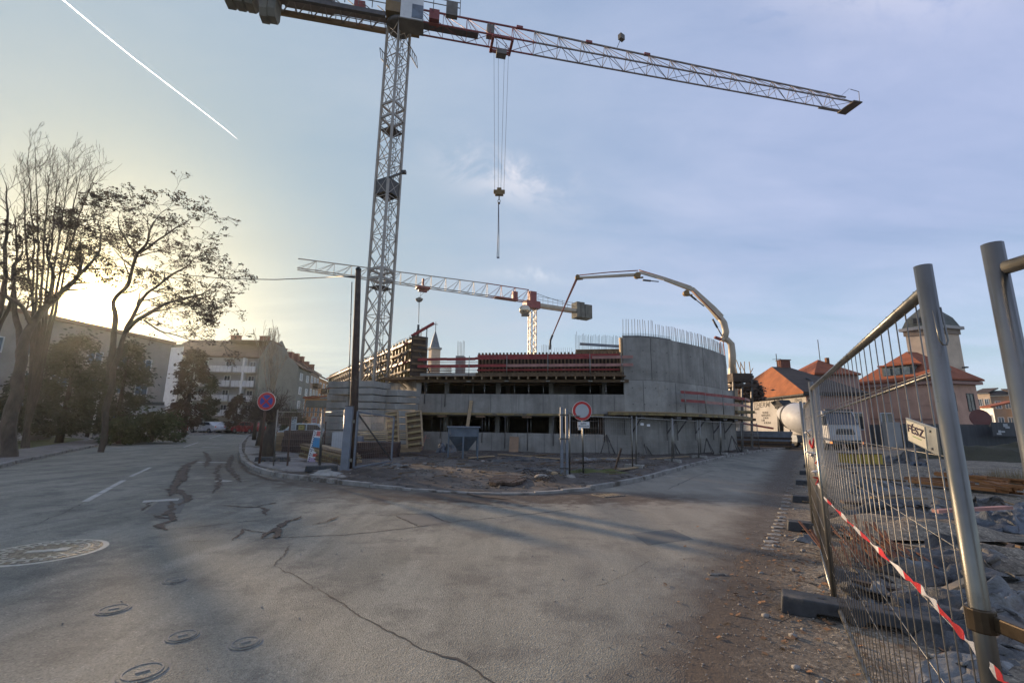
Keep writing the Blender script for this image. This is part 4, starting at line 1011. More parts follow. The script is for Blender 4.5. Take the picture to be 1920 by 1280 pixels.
# trolley, ropes, hook block
TS = (P(940, 85, 31.6).x - c1.x) / d1.x
m = MB(); jbox(m, TS - .9, TS + .9, -.85, -.65, 32.6, 32.8); jbox(m, TS - .9, TS + .9, .65, .85, 32.6, 32.8); jbox(m, TS - .9, TS - .7, -.8, .8, 32.5, 32.7); jbox(m, TS + .7, TS + .9, -.8, .8, 32.5, 32.7)
m.build('trolley', M_CRED, t)
m = MB(); m.bar(J(TS - .45, -.3, 32.6), J(TS - .4, -.3, 31.4), .05); m.bar(J(TS + .35, -.3, 32.6), J(TS + .3, -.3, 31.4), .05); jbox(m, TS - .45, TS + .35, -.6, 0, 31.35, 31.75); m.build('trolley_cage', M_CRDK, t)
hk = P(936, 362, (J(TS, 0, 0)).y); 
for k, (a, b) in enumerate(((-.62, -.36), (-.25, -.08), (.28, .12), (.62, .36))):
    MB().tube(J(TS + a, 0, 32.5), Vector((hk.x + b, hk.y, hk.z + .25)), .012, n=4).build('hoist_rope', M_CABLE, t)
m = MB(); m.box(hk, (.66, .30, .42)); m.box(hk + Vector((-.30, 0, .10)), (.28, .2, .3)); m.box(hk + Vector((.30, 0, .10)), (.28, .2, .3)); m.box(hk + Vector((0, 0, .32)), (.35, .2, .22)); hb = m.build('hook_block', M_CRYL, t, bevel=.04)
m = MB(); m.tube(hk - Vector((0, 0, .2)), hk - Vector((0, 0, .55)), .05); m.path([hk + Vector((.10 * math.sin(a), 0, -.68 + .12 * math.cos(a))) for a in [i * math.pi / 5 for i in range(11)]], .025, 6); m.sphere(hk - Vector((0, 0, .85)), .10); m.build('hook', M_CRDK, hb)
e = P(934, 483, hk.y)
m = MB(); m.path([hk - Vector((.02, 0, .9)), hk.lerp(e, .6) + Vector((.03, 0, 0)), e + Vector((.05, 0, 0))], .028, 5); m.path([hk - Vector((.05, 0, .9)), hk.lerp(e, .6) - Vector((.04, 0, 0)), e - Vector((.08, 0, 0))], .028, 5); m.box(e, (.2, .08, .1)); m.build('lifting_chain', M_STEELG, t)

# --- the far crane
zf = 30.0; root2 = G(975, 565, zf).to_2d(); c2 = Vector((P(998, 600, 100.4).x, 100.6)); JA2 = math.atan2(G(557, 505, zf).y - root2.y, G(557, 505, zf).x - root2.x)
t = thing('tower_crane', 'far tower crane with a red turntable and pale jib pointing left behind the new building', 'crane', (c2.x, c2.y, 0))
lattice_mast(t, c2, 1.45, .35, 0, zf - 1.4, 1.6, .2, .08, M_MAST)
d2 = Vector((math.cos(JA2), math.sin(JA2))); n2 = Vector((-d2.y, d2.x))
def K(s, o, z): p = c2 + d2 * s + n2 * o; return Vector((p.x, p.y, z))
def kbox(mb, s0, s1, o0, o1, z0, z1): return mb.box(K((s0 + s1) / 2, (o0 + o1) / 2, (z0 + z1) / 2), (abs(s1 - s0), abs(o1 - o0), z1 - z0), JA2)
kbox(MB(), -1.6, 2.0, -1.1, 1.1, zf - 1.5, zf + .2).build('slewing_frame', M_CRED, t)
kbox(MB(), -.8, .9, -.7, .7, zf + .2, zf + 2.6).build('tower_head', M_CRED, t); kbox(MB(), 4.0, 5.2, -.4, .4, zf + .3, zf + 2.0).build('jib_winch', M_CRED, t)
L2 = (G(557, 505, zf).to_2d() - c2).length
jib(t, c2, JA2, 1.0, L2, zf, 1.3, 3.0, 2.0, 3.2, .16, .07, [M_CRED, M_MAST], split=10.5)
kbox(MB(), 4.0, 9.5, -.8, .8, zf - .15, zf + .12).build('jib_root_floor', M_CRED, t)
m = MB(); 
for o_ in (-.8, .8): m.bar(K(0, o_, zf - .5), K(-14.6, o_, zf - .6), .4, .7)
m.build('counter_jib_beam', M_PIPE, t)
m = MB(); m.bar(K(-.5, 0, zf + 2.5), K(-12.5, 0, zf + .4), .08)
for z in (.7, 1.5): m.bar(K(-1, .9, zf + z), K(-12, .9, zf + z - .4), .06)
for k in range(9): m.bar(K(-1 - k * 1.35, .9, zf - .3), K(-1 - k * 1.35, .9, zf + 1.5), .06)
m.build('counter_jib_railing', M_CRDK, t)
for k, (a, z0, z1) in enumerate(((-12.2, zf - 2.3, zf + 1.6), (-13.4, zf - 2.3, zf + 1.6), (-14.6, zf - 2.3, zf + 1.2), (-15.6, zf - 2.3, zf + 1.2))): kbox(MB(), a - .5, a + .55, -1.3, 1.3, z0, z1).build('counterweight', M_CW, t, bevel=.08)
M_CABM = simple('cab_glint_metal', (.55, .48, .36), .16, .7, var=.1, scale=.5, bump=0)
MB().sphere(P(984, 581, 97.5), 1.15, 18, (1.15, 1, 1.05)).build('glint_cab_ball', M_CABM, t)  # cab shaped as a polished metal ball to give a sun glint
m = MB().box(P(985, 591, 97.5), (1.8, 1.2, .3)); m.build('cab_platform', M_CRDK, t)
T2 = (P(788, 545, 1).x / 1); q = G(788, 543, zf).to_2d(); TS2 = (q - c2).dot(d2)
m = kbox(kbox(MB(), TS2 - 1.4, TS2 + 1.4, -.9, .9, zf - .5, zf - .1), TS2 - .9, TS2 + .9, -.3, .3, zf - 1.1, zf - .5); kbox(m, TS2 - .2, TS2 + .2, -.2, .2, zf, zf + 1.8); m.build('trolley', M_CRED, t)
yh = K(TS2, 0, 0).y; hk = P(786, 562, yh)
MB().tube(K(TS2 - .5, 0, zf - 1), hk + Vector((-.3, 0, .4)), .03, n=4).tube(K(TS2 + .5, 0, zf - 1), hk + Vector((.3, 0, .4)), .03, n=4).build('hoist_rope', M_CABLE, t)
m = MB().sphere(hk, .55, 10, (1.3, .6, 1)); m.sphere(hk + Vector((-.5, 0, .1)), .3, 8); m.sphere(hk + Vector((.5, 0, .1)), .3, 8); m.build('hook_block', M_CRDK, t)
e = P(785, 606, yh); MB().tube(hk, e, .09, .06, n=5).build('lifting_chain', M_CABLE, t)

# ================================================================ concrete pump boom
YB = 40.0; t = thing('concrete_pump_boom', 'arched beige pump boom reaching over the new building from the right', 'pump boom', P(1372, 800, YB))
def Q(px, py, y=YB): return P(px, py, y)
def arm(a, b, w0, w1, mat, name='arm'):
    a, b = Vector(a), Vector(b); d = (b - a).normalized(); u = Vector((0, 1, 0)); n = d.cross(u).normalized(); m = MB(); vs = []
    for e, w in ((a, w0), (b, w1)):
        for i, j in ((-1, -1), (1, -1), (1, 1), (-1, 1)): vs.append(e + u * (i * w * .36) + n * (j * w / 2))
    m.add(vs, [(3, 2, 1, 0), (4, 5, 6, 7), (0, 1, 5, 4), (1, 2, 6, 5), (2, 3, 7, 6), (3, 0, 4, 7)]); return m.build(name, mat, t, bevel=.03)
arm(Q(1374, 800), Q(1373, 690), .9, .6, M_PIPE, 'column')
MB().path([Q(1373, 700), Q(1373, 665), Q(1371, 645), Q(1364, 637), Q(1352, 635)], [.30, .32, .30, .27, .24], 10).build('turret_arm', M_PIPE, t)
MB().path([Q(1358, 639), Q(1361, 622), Q(1357, 605), Q(1349, 594)], [.26, .30, .31, .27], 10).build('knuckle', M_PIPE, t)
arm(Q(1351, 596), Q(1335, 578), .62, .55, M_PIPE)
arm(Q(1337, 580), Q(1297, 541), .55, .38, M_PIPE)
arm(Q(1297, 542), Q(1245, 523), .40, .30, M_PIPE); arm(Q(1245, 523), Q(1198, 510, 42), .30, .26, M_PIPE)
arm(Q(1193, 515, 42), Q(1085, 521, 44), .30, .24, M_PIPE)
arm(Q(1083, 519, 44), Q(1062, 566, 44.3), .26, .18, M_PRED); arm(Q(1062, 566, 44.3), Q(1036, 628, 44.6), .17, .12, M_PRED)
MB().path([Q(1036, 628, 44.6), Q(1032, 638, 44.6), Q(1031, 655, 44.6)], .11, 8).build('end_hose', M_DKGREY, t)
for (x0, y0, ya, x1, y1, yb) in ((1085, 516, 43.9, 1196, 507, 42), (1198, 506, 42, 1296, 537, 40), (1298, 545, 39.8, 1352, 600, 39.8)):
    MB().path([Q(x0, y0, ya), Q(x0 * .5 + x1 * .5, y0 * .5 + y1 * .5 - 1, (ya + yb) / 2), Q(x1, y1, yb)], .055, 7).build('delivery_pipe', M_PRED, t)
for (x, y, yy, s) in ((1196, 515, 41.9, .5), (1288, 548, 39.8, .42), (1083, 518, 43.9, .36)):
    m = MB(); m.lathe(Q(x, y, yy - .3), [(s * .6, 0), (s * .6, .5)], 12, (0, 1, 0)); m.bar(Q(x - 2, y + 6, yy), Q(x + 10, y + 5, yy), .14); m.build('joint_link', M_CRYL, t)
for (a, b) in (((1205, 525), (1235, 528)), ((1290, 550), (1320, 574)), ((1336, 598), (1354, 630))):
    MB().tube(Q(*a), Q((a[0] + b[0]) / 2, (a[1] + b[1]) / 2), .09).tube(Q((a[0] + b[0]) / 2, (a[1] + b[1]) / 2), Q(*b), .05).build('cylinder', M_STEELD, t)
MB().bar(Q(1340, 632), Q(1354, 637), .3, .2).bar(Q(1350, 640), Q(1352, 690), .06).bar(Q(1356, 640), Q(1362, 690), .06).build('pipe_bracket', M_CRED, t)
# ================================================================ fences, signs, stacks between the kerb and the building
def text_mesh(txt, size, name, mat, parent, loc, rot, depth=.004, bold=0.0, shear=0.0, align='CENTER', sx=1.0):
    cu = bpy.data.curves.new(name, 'FONT'); cu.body = txt; cu.size = size; cu.extrude = depth; cu.offset = bold; cu.shear = shear
    cu.align_x = align; cu.align_y = 'CENTER'; cu.resolution_u = 3
    tmp = bpy.data.objects.new('tmp', cu); COL.objects.link(tmp)
    dg = C.evaluated_depsgraph_get(); me = bpy.data.meshes.new_from_object(tmp.evaluated_get(dg)); bpy.data.objects.remove(tmp); bpy.data.curves.remove(cu)
    me.materials.clear(); me.materials.append(mat); o = bpy.data.objects.new(name, me); COL.objects.link(o)
    o.parent = parent; o.location = loc; o.rotation_euler = rot; o.scale = (sx, 1, 1); return o
def fence_panel(label, a, b, group='mesh fence panels', zt=2.0, zb=.12, r=.021, nv=None, wr=.002, hz=None, lean=(0, 0), cut=1.0, mat=None):
    """a, b plan points; posts, rails and the mesh are parts"""
    mat = mat or M_GALV; a, b = Vector(a), Vector(b); d = b - a; Ln = d.length; rz = math.atan2(d.y, d.x)
    t = thing('mesh_fence', label, 'fence panel', (a.x, a.y, 0), rz, group)
    n = 12 if r > .02 else 7
    for x in (0, Ln): MB().path([(x, 0, .05), (x, 0, zt + .07)], r, n).build('post', mat, t, world=False)
    MB().path([(r, 0, zt), (Ln - r, 0, zt)], r * .8, n).build('top_rail', mat, t, world=False)
    MB().path([(r, 0, zb), (Ln - r, 0, zb)], r * .8, n).build('bottom_rail', mat, t, world=False)
    m = MB(); nv = nv or int(Ln / .115)
    for k in range(1, nv): x = Ln * k / nv; m.tube((x + random.uniform(-.004, .004), 0, zb - .01), (x + random.uniform(-.004, .004), .0, zt + .025), wr, n=4)
    for z in (hz or [.35, .6, .85, 1.08, 1.33, 1.58, 1.82]): m.path([(0, .004, z), (Ln * .33, .004, z + random.uniform(-.008, .008)), (Ln * .66, .004, z + random.uniform(-.008, .008)), (Ln, .004, z)], wr, 4)
    m.build('wire_mesh', M_WIRE, t, world=False)
    t.rotation_euler = (lean[0], lean[1], rz)
    return t
def fence_foot(label, p, rz, Ln=.72, w=.22, h=.14, mat=None):
    t = thing('ballast_block', label, 'fence foot', (p[0], p[1], 0), rz, 'fence feet')
    m = MB(); s = Ln / 2
    prof = [(-s, 0), (-s + .02, h), (s - .02, h), (s, 0), (s * .55, 0), (s * .5, h * .32), (s * .12, h * .32), (s * .07, 0), (-s * .07, 0), (-s * .12, h * .32), (-s * .5, h * .32), (-s * .55, 0)]
    m.slab([(x, -w / 2, z + .01) for x, z in prof], (0, w, 0)); m.build('block', mat or M_RUBBER, t, world=False, bevel=.012)
    m = MB()
    for x in (-.24, -.08, .08, .24): m.lathe((x, 0, h + .006), [(.028, 0), (.028, .008)], 10, smooth=False)
    m.build('socket_rims', M_BLACK, t, world=False); return t

def ord_(i): return ['first', 'second', 'third', 'fourth', 'fifth', 'sixth', 'seventh', 'eighth', 'ninth', 'tenth', 'eleventh', 'twelfth'][i]
# --- right run along the kerb of the side street
GB = {}
rr = [G(1068, 897), G(1190, 885), G(1262, 873), G(1312, 864), G(1352, 857), G(1392, 850), G(1425, 846)]
for i in range(len(rr) - 1):
    a, b = rr[i].to_2d(), rr[i + 1].to_2d(); g = (b - a).normalized() * .12
    fence_panel('%s fence panel right of the twin gate posts along the side street' % ord_(i), a + (g if i else g * 0), b - g, zt=1.98, r=.026, nv=26, wr=.0032, lean=(rad(random.uniform(-3, 3)), 0))
    if i: o = fence_foot('%s fence foot right of the twin gate posts along the side street' % ord_(i - 1), (a.x, a.y), math.atan2(g.y, g.x) + 1.57, mat=M_CONC2); o.location.z = .13
for i, (px, py) in enumerate(((1203, 795), (1215, 797), (1087, 803))):
    q = onray(px, py, rr[0], rr[1]); o = MB().box(q - Vector((0, .06, 0)), (.12, .03, .09)).build('clamp_plate', M_WHITE); tag(o, ['small white clamp plate on the fence joint left of the post gap', 'small white clamp plate on the fence joint right of the post gap', 'small white clamp plate on the pole of the round red sign'][i], 'clamp')
# twin gate posts
p = G(1058, 899); t = thing('gate_post', 'twin grey steel gate post at the right side of the site entrance', 'gate post', (p.x, p.y, .1), .1)
for x, h, w in ((-.075, 2.14, .085), (.09, 2.10, .075)): MB().box((x, 0, h / 2 - .05), (w, .09, h + .1)).build('upright', M_STEELG, t, world=False, bevel=.006)
m = MB()
for z in (.25, 1.15, 1.9): m.box((0, -.01, z), (.30, .115, .04))
m.build('hinge_band', M_STEELD, t, world=False)
MB().path([(.1, -.02, 2.0), (.2, -.05, 1.98), (.26, -.06, 1.93)], .022, 6).build('hinge_hook', M_GALV, t, world=False)
MB().box((.02, 0, .03), (.3, .22, .05)).build('foot_plate', M_YELLOW, t, world=False)
# --- round sign on a pole
p = G(1094, 895); t = thing('traffic_sign', 'round white sign with a red rim and a small plate under it', 'traffic sign', (p.x, p.y, .12), 0)
q = P(1094, 770, p.y - .05); s = P(1094, 770, p.y - .05)
MB().tube((0, 0, -.1), (-.0, 0, q.z + .25 - .12), .028, n=8).build('pole', M_GALV, t, world=False)
def sign_disc(t, c, r, rim, face, back=None, fw=.02):
    o = MB().lathe(c, [(r, 0), (r, .018)], 36, (0, -1, 0), smooth=False).build('sign_plate', M_WHITE, t, world=False)
    MB().lathe(c + Vector((0, -.019, 0)), [(r * .965, 0), (r * .965, .003)], 36, (0, -1, 0), smooth=False).build('rim', rim, o, world=False)
    MB().lathe(c + Vector((0, -.0225, 0)), [(r * .70, 0), (r * .70, .003)], 36, (0, -1, 0), smooth=False).build('face', face, o, world=False)
    return o
zc_ = q.z - .12; sc_ = Vector((-.02, -.04, zc_))
M_RIMW = simple('sign_grey_white', (.40, .42, .43), .5, 0, var=.08, scale=3, bump=0)
sign_disc(t, sc_, .325, M_SRED, M_RIMW)
pl2 = MB().box((.02, -.05, zc_ - .46), (.40, .012, .20)).build('supplementary_plate', M_WHITE, t, world=False, bevel=.004)
text_mesh('KIVÉVE', .062, 'lettering', M_BLACK, pl2, (.02, -.0585, zc_ - .425), (math.pi / 2, 0, 0), .001, .001)
text_mesh('CÉLFORGALOM', .050, 'lettering', M_BLACK, pl2, (.02, -.0585, zc_ - .50), (math.pi / 2, 0, 0), .001, .001)

# --- no stopping sign
p = G(485, 877); t = thing('traffic_sign', 'round blue no-stopping sign with red rim and cross on a brown post', 'traffic sign', (p.x, p.y, .1), 0)
q = P(501, 752, p.y)
MB().tube((0, 0, -.1), (q.x - p.x - .04, 0, q.z + .25), .045, .04, 8).build('pole', M_RUSTP, t, world=False)
c_ = Vector((q.x - p.x + .02, -.07, q.z - .1))
o = sign_disc(t, c_, .335, M_SRED, M_SBLUE)
m = MB()
for s in (-1, 1):
    dx = .235 * .72; m.bar((c_.x - dx, c_.y - .026, c_.z - s * dx), (c_.x + dx, c_.y - .026, c_.z + s * dx), .06, .004, up=(0, -1, 0))
m.build('cross', M_SRED, o, world=False)

# --- tall dark pole, overhead wire and its thin conduit
pa = G(660, 886); pb = P(672, 506, pa.y); t = thing('wooden_pole', 'tall dark brown wooden pole strapped to the blue grey steel post', 'pole', (pa.x, pa.y, 0), 0)
MB().path([pa - Vector((0, 0, .2)), pa.lerp(pb, .5), pb], [.15, .13, .095], 10).build('shaft', M_WOODD, t)
MB().lathe(pb, [(.10, -.02), (.11, .03), (.05, .10)], 10, (0, 0, 1)).build('pole_cap', M_BLACK, t)
MB().path([pb + Vector((-.16, -.1, -.5)), pa.lerp(pb, .55) + Vector((-.17, -.12, 0)), pa + Vector((-.14, -.12, .2))], .018, 6).build('conduit', M_GALV, t)
MB().tube(pb + Vector((-.05, 0, -.25)), P(664, 519, pb.y), .02, n=6).build('insulator_arm', M_STEELD, t)
w0 = P(664, 519, pb.y); w1 = P(610, 520, 22); pts = [w0, P(640, 518, 18), w1, P(520, 524, 26), P(430, 523, 29), P(300, 511, 32), P(150, 490, 35), P(0, 466, 38), P(-200, 440, 44)]
o = MB().path(pts, .028, 5, smooth=True).build('overhead_wire', M_CABLE); tag(o, 'long dark overhead wire running from the tall pole across the trees on the left', 'wire')
# --- blue grey steel post and gate leaf
p = G(645, 893); t = thing('steel_post', 'thick square blue grey steel post at the left side of the site entrance', 'post', (p.x, p.y, 0), .15)
MB().box((0, 0, 1.07), (.24, .22, 2.2)).build('tube', M_STEELG, t, world=False, bevel=.012)
MB().box((0, 0, 2.18), (.26, .24, .02)).build('cap', M_STEELD, t, world=False)
m = MB()
for z in (.5, 1.7): m.box((.15, 0, z), (.08, .06, .1))
m.build('hinge', M_GALV, t, world=False)
ga, gb = G(662, 888).to_2d(), G(733, 874).to_2d(); d = gb - ga; Ln = d.length
t = thing('mesh_gate', 'open steel mesh gate leaf with a diagonal brace beside the blue grey post', 'gate', (ga.x, ga.y, .1), math.atan2(d.y, d.x))
m = MB()
for a, b in (((0, 0, .1), (0, 0, 1.95)), ((Ln, 0, .1), (Ln, 0, 1.8)), ((0, 0, .1), (Ln, 0, .1)), ((0, 0, 1.92), (Ln, 0, 1.80))): m.bar(a, b, .055)
m.build('frame', M_STEELG, t, world=False); MB().bar((.03, .0, 1.85), (Ln - .03, .0, .14), .04).build('diagonal_brace', M_STEELD, t, world=False)
m = MB()
for k in range(1, 20): m.tube((Ln * k / 20, .01, .1), (Ln * k / 20, .01, 1.88), .0024, n=4)
for k in range(1, 9): m.tube((0, .014, .1 + k * .2), (Ln, .014, .1 + k * .2), .0024, n=4)
m.build('wire_mesh', M_WIRE, t, world=False)
# low fence panels left of the post
fa, fb_, fc = G(517, 884).to_2d(), G(600, 889).to_2d(), G(640, 892).to_2d()
for i, (a, b) in enumerate(((G(512, 882).to_2d(), G(597, 886).to_2d()), (G(600, 886).to_2d(), G(641, 891).to_2d()))):
    fence_panel(('thin mesh fence panel on the corner pavement right of the no-stopping sign', 'short mesh fence panel touching the blue grey steel post')[i], a, b, zt=2.0, r=.022, nv=24 if i == 0 else 9, wr=.0022, lean=(rad(2.5), 0))
for i, (px, py, l) in enumerate(((510, 873, 'dark fence foot on the corner pavement near the no-stopping sign'), (602, 893, 'black fence foot on the corner pavement near the blue grey post'))):
    q = G(px, py); o = fence_foot(l, (q.x, q.y), .1 + .2 * i, .95 if i else 1.2, .32, .17); o.location.z = .15
# brown leaning stakes
for i, (x0, y0, x1, y1) in enumerate(((538, 882, 545, 782), (606, 858, 611, 790))):
    a = G(x0, y0); b = P(x1, y1, a.y); o = MB().bar(a, b, .045).build('stake', M_RUSTP); tag(o, ('rusty leaning stake left of the striped poster board', 'rusty leaning stake right of the striped poster board')[i], 'stake')

# --- colourful narrow poster board
a = G(584, 874); t = thing('poster_board', 'narrow upright poster board with blue, red and yellow colour bands', 'poster', (a.x, a.y, .12), .15)
t.rotation_euler = (rad(-6), rad(5), .12)
MB().box((0, 0, .62), (.36, .03, 1.24)).build('board', M_WHITE, t, world=False)
def flat(name, c, **k): return simple(name, c, .6, 0, var=.15, scale=3, bump=0, **k)
pc = [(flat('poster_violet', (.35, .28, .38)), .03, .20, -.15, .15), (flat('poster_red', (.45, .05, .03)), .24, .36, -.02, .16), (flat('poster_yellow', (.50, .42, .06)), .44, .53, .0, .16), (flat('poster_blue', (.04, .22, .42)), .58, .96, -.12, .18), (flat('poster_coral', (.50, .12, .10)), 1.02, 1.21, -.05, .16)]
for mt, z0, z1, x0, x1 in pc: MB().box(((x0 + x1) / 2, -.0165, (z0 + z1) / 2), (x1 - x0, .004, z1 - z0)).build('colour_band', mt, t, world=False)
m = MB()
for k in range(16): z = .06 + k * .075; m.box((-.14 + .015 * (k % 3), -.0175, z), (.045, .004, .03))
for z in (.27, .31, .47, .50, 1.06, 1.10, 1.15): m.box((-.07, -.0185, z), (.13, .003, .012))
m.build('print_marks', flat('poster_ink', (.03, .03, .06)), t, world=False)
# hoarding sign, dark green sign, red white sign and parked car on the far side
def board(px0, py0, px1, py1, Y, label, mat, name='sign_board', post=True, cat='sign'):
    a, b = P(px0, py1, Y), P(px1, py0, Y); t = thing(name, label, cat, ((a.x + b.x) / 2, Y, .1)); w, h = b.x - a.x, b.z - a.z
    MB().box(((a.x + b.x) / 2, Y, (a.z + b.z) / 2), (w, .05, h)).build('board', mat, t)
    if post:
        m = MB()
        for s in (-.42, .42): m.box(((a.x + b.x) / 2 + s * w, Y + .05, a.z / 2), (.05, .05, a.z))
        m.build('posts', M_STEELD, t)
    return t, (a.x + b.x) / 2, w, a.z, h
M_POSTW = flat('poster_pale_blue', (.34, .40, .42)); M_INK = flat('ink', (.03, .035, .04)); M_OLV = flat('olive_board', (.11, .10, .035)); M_OLY = flat('olive_yellow', (.26, .24, .06))
t, cx, w, z0, h = board(545, 781, 557, 807, 24, 'pale blue information board with two dark silhouettes near the timber stacks', M_POSTW)
m = MB(); m.box((cx - w * .22, 23.97, z0 + h * .80), (w * .2, .006, h * .16)); m.sphere((cx - w * .22, 23.97, z0 + h * .9), .03, 6); m.box((cx + w * .2, 23.97, z0 + h * .76), (w * .12, .006, h * .24)); m.sphere((cx + w * .2, 23.97, z0 + h * .92), .03, 6)
for k in range(5): m.box((cx, 23.97, z0 + h * (.1 + .09 * k)), (w * .75, .006, h * .03))
m.build('print', M_INK, t)
t, cx, w, z0, h = board(558, 795, 572, 814, 23.5, 'dark olive board with a yellow panel in front of the parked car', M_OLV)
MB().box((cx, 23.47, z0 + h * .68), (w * .8, .006, h * .4)).build('panel', M_OLY, t); MB().box((cx, 23.462, z0 + h * .68), (w * .4, .006, h * .08), 0).build('print', M_INK, t)
t, cx, w, z0, h = board(583, 781, 595, 795, 40, 'small square white and red advertising sign behind the parked car', M_RIMW)
m = MB()
for k in range(3): m.box((cx + w * (.1 - .05 * k), 39.97, z0 + h * (.3 + .2 * k)), (w * .6, .006, h * .09))
m.box((cx, 39.97, z0 + h * .06), (w * .9, .006, h * .1)); m.build('print', M_SRED, t)
t, cx, w, z0, h = board(597, 781, 607, 797, 41, 'small dark blue sign half hidden by the concrete slabs', flat('dark_blue_board', (.05, .06, .10)))
MB().box((cx, 40.97, z0 + h * .35), (w * .6, .006, h * .3)).build('print', M_RIMW, t)

# --- cars
def car(p, rz, paint, label, van=False):
    t = thing('parked_car', label, 'car', (p[0], p[1], p[2] if len(p) > 2 else 0), rz, 'cars parked far down the street')
    L_, W_, H_ = (4.3, 1.75, 1.48) if not van else (4.9, 1.9, 1.95)
    prof = [(-.5, .28), (-.5, .60), (-.47, .66), (-.40, .68), (-.30, .97), (-.24, 1.0), (.06, 1.0), (.12, .96), (.22, .68), (.42, .60), (.5, .48), (.5, .24), (.40, .17), (-.42, .17)] if not van else [(-.5, .25), (-.5, .9), (-.47, 1.), (.15, 1.), (.3, .62), (.45, .55), (.5, .45), (.5, .2), (-.45, .15)]
    MB().slab([(x * L_, -W_ / 2, z * H_) for x, z in prof], (0, W_, 0)).build('body', paint, t, world=False, bevel=.07)
    for s in (-1, 1):
        y = s * (W_ / 2 + .004)
        gp = [(-.34, .70), (-.275, .93), (-.08, .95), (-.08, .70)], [(-.06, .70), (-.06, .95), (.09, .93), (.18, .70)]
        if van: gp = [(-.44, .68), (-.44, .92), (-.05, .92), (-.05, .68)], [(0, .66), (0, .92), (.13, .92), (.24, .64)]
        for g in gp: MB().slab([(x * L_, y, z * H_) for x, z in g], (0, s * .012, 0)).build('side_window', M_GLASS, t, world=False)
        for x in (-.31, .31):
            w = MB().lathe((x * L_, s * (W_ / 2 - .19), .32), [(.26, -.0), (.32, .02), (.32, .2), (.26, .21)], 16, (0, s, 0)).build('wheel', M_BLACK, t, world=False)
            MB().lathe((x * L_, s * (W_ / 2 + .02), .32), [(.18, 0), (.18, .012)], 12, (0, s, 0), smooth=False).build('rim', M_GALV, w, world=False)
    MB().slab([(.125 * L_, -W_ * .42, .955 * H_), (.125 * L_, W_ * .42, .955 * H_), (.218 * L_, W_ * .45, .70 * H_), (.218 * L_, -W_ * .45, .70 * H_)], (.02, 0, .012)).build('windscreen', M_GLASS, t, world=False)
    for s in (-1, 1):
        MB().box((.497 * L_, s * W_ * .36, .50 * H_), (.05, .3, .13)).build('headlight', M_RIMW, t, world=False)
        MB().box((-.502 * L_, s * W_ * .40, .56 * H_), (.03, .2, .16)).build('tail_light', M_SRED, t, world=False)
    return t
def paint(n, c): return simple('car_paint_' + n, c, .25, .1, var=.05, scale=1, bump=0)
PB, PWH, PR, PDK, PSV = paint('pale_blue', (.36, .45, .52)), paint('white', (.55, .56, .57)), paint('red', (.28, .04, .04)), paint('dark', (.04, .045, .055)), paint('silver', (.3, .31, .32))
q = P(590, 801, 31.5); car((q.x, 31.5, .1), .15, PB, 'pale blue small car parked behind the striped poster board')
# --- red skip, cabinets, timber stacks
a, b = G(598, 842).to_2d(), G(668, 846).to_2d()
t = thing('red_container', 'low dark red steel container between the striped poster board and the steel post', 'container', (a.x, a.y, .15), math.atan2((b - a).y, (b - a).x))
Lc = (b - a).length
MB().box((Lc / 2, .6, .48), (Lc, 1.2, .96)).build('shell', simple('container_red', (.13, .02, .02), .6, .1, var=.3, scale=1.5, bump=.1), t, world=False, bevel=.02)
m = MB()
for k in range(7): m.box((Lc * (k + .5) / 7, -.02, .45), (.08, .05, .85))
m.box((Lc / 2, -.02, .94), (Lc, .08, .08)); m.build('ribs', simple('container_red_rib', (.16, .03, .028), .6, .1, var=.2, scale=2, bump=0), t, world=False)
def stack(name, label, cat, p, rz, n, layers, L_, w, h, mat, jit=.05, gap=.01, group=None, dz=.0, tilt=0, mats=None, fan=0.0):
    t = thing(name, label, cat, p, rz, group)
    for l in range(layers):
        for k in range(n):
            j = random.uniform(-jit, jit); r = random.uniform(-fan, fan)
            MB().box((j, (k - (n - 1) / 2) * (w + gap), .5 * h + l * (h + gap * .4 + dz)), (L_ * random.uniform(.94, 1.04), w, h), r).build('plank', (random.choice(mats) if mats else mat), t, world=False)
    t.rotation_euler = (0, tilt, rz); return t
q = G(531, 850); stack('timber_stack', 'stack of yellow ended timber beams left of the brown brick pallet', 'timber stack', (q.x, q.y, .15), .9, 4, 6, 1.6, .14, .15, M_WOODP, .08, .03)
q = G(566, 852); M_BRK2 = simple('dark_brown_boards', (.07, .045, .038), .85, 0, var=.35, scale=4, bump=.2, pervar=.3); stack('brick_pallet', 'dark reddish brown pile of boards behind the striped poster board', 'pile', (q.x, q.y, .15), .1, 6, 7, 1.6, .2, .15, M_BRK2, .05, .012)
q = G(618, 873); stack('formwork_stack', 'sloping stack of yellow formwork panels in front of the red container', 'panel stack', (q.x, q.y, .14), -.35, 2, 9, 2.1, .42, .045, M_WOODY, .16, .03, tilt=.16, fan=.09, mats=[M_WOODY, M_WOODP, M_WOODP, M_WOODB])
q = G(590, 880); 
for i, (px, py, w, h) in enumerate(((635, 866, .62, 1.15), (672, 860, .30, .95))):
    q = G(px, py); o = MB().box((q.x, q.y, .1 + h / 2), (w, .4, h), .1).box((q.x, q.y - .205, .1 + h * .5), (w * .8, .02, h * .8), .1).build('electric_cabinet', M_RIMW if i == 0 else M_STEELG, None, bevel=.01)
    tag(o, ('pale ribbed cabinet left of the blue grey steel post', 'slim grey cabinet right of the blue grey steel post')[i], 'cabinet')
q = G(712, 856); M_WOODL = simple('fresh_planks', (.56, .42, .25), .7, 0, var=.25, scale=2, bump=.2, pervar=.35); stack('plank_pile', 'messy sunlit pile of pale planks behind the mesh gate', 'plank pile', (q.x, q.y, .82), .25, 4, 5, 2.6, .22, .045, M_WOODL, .45, .05, fan=.45, dz=.03)
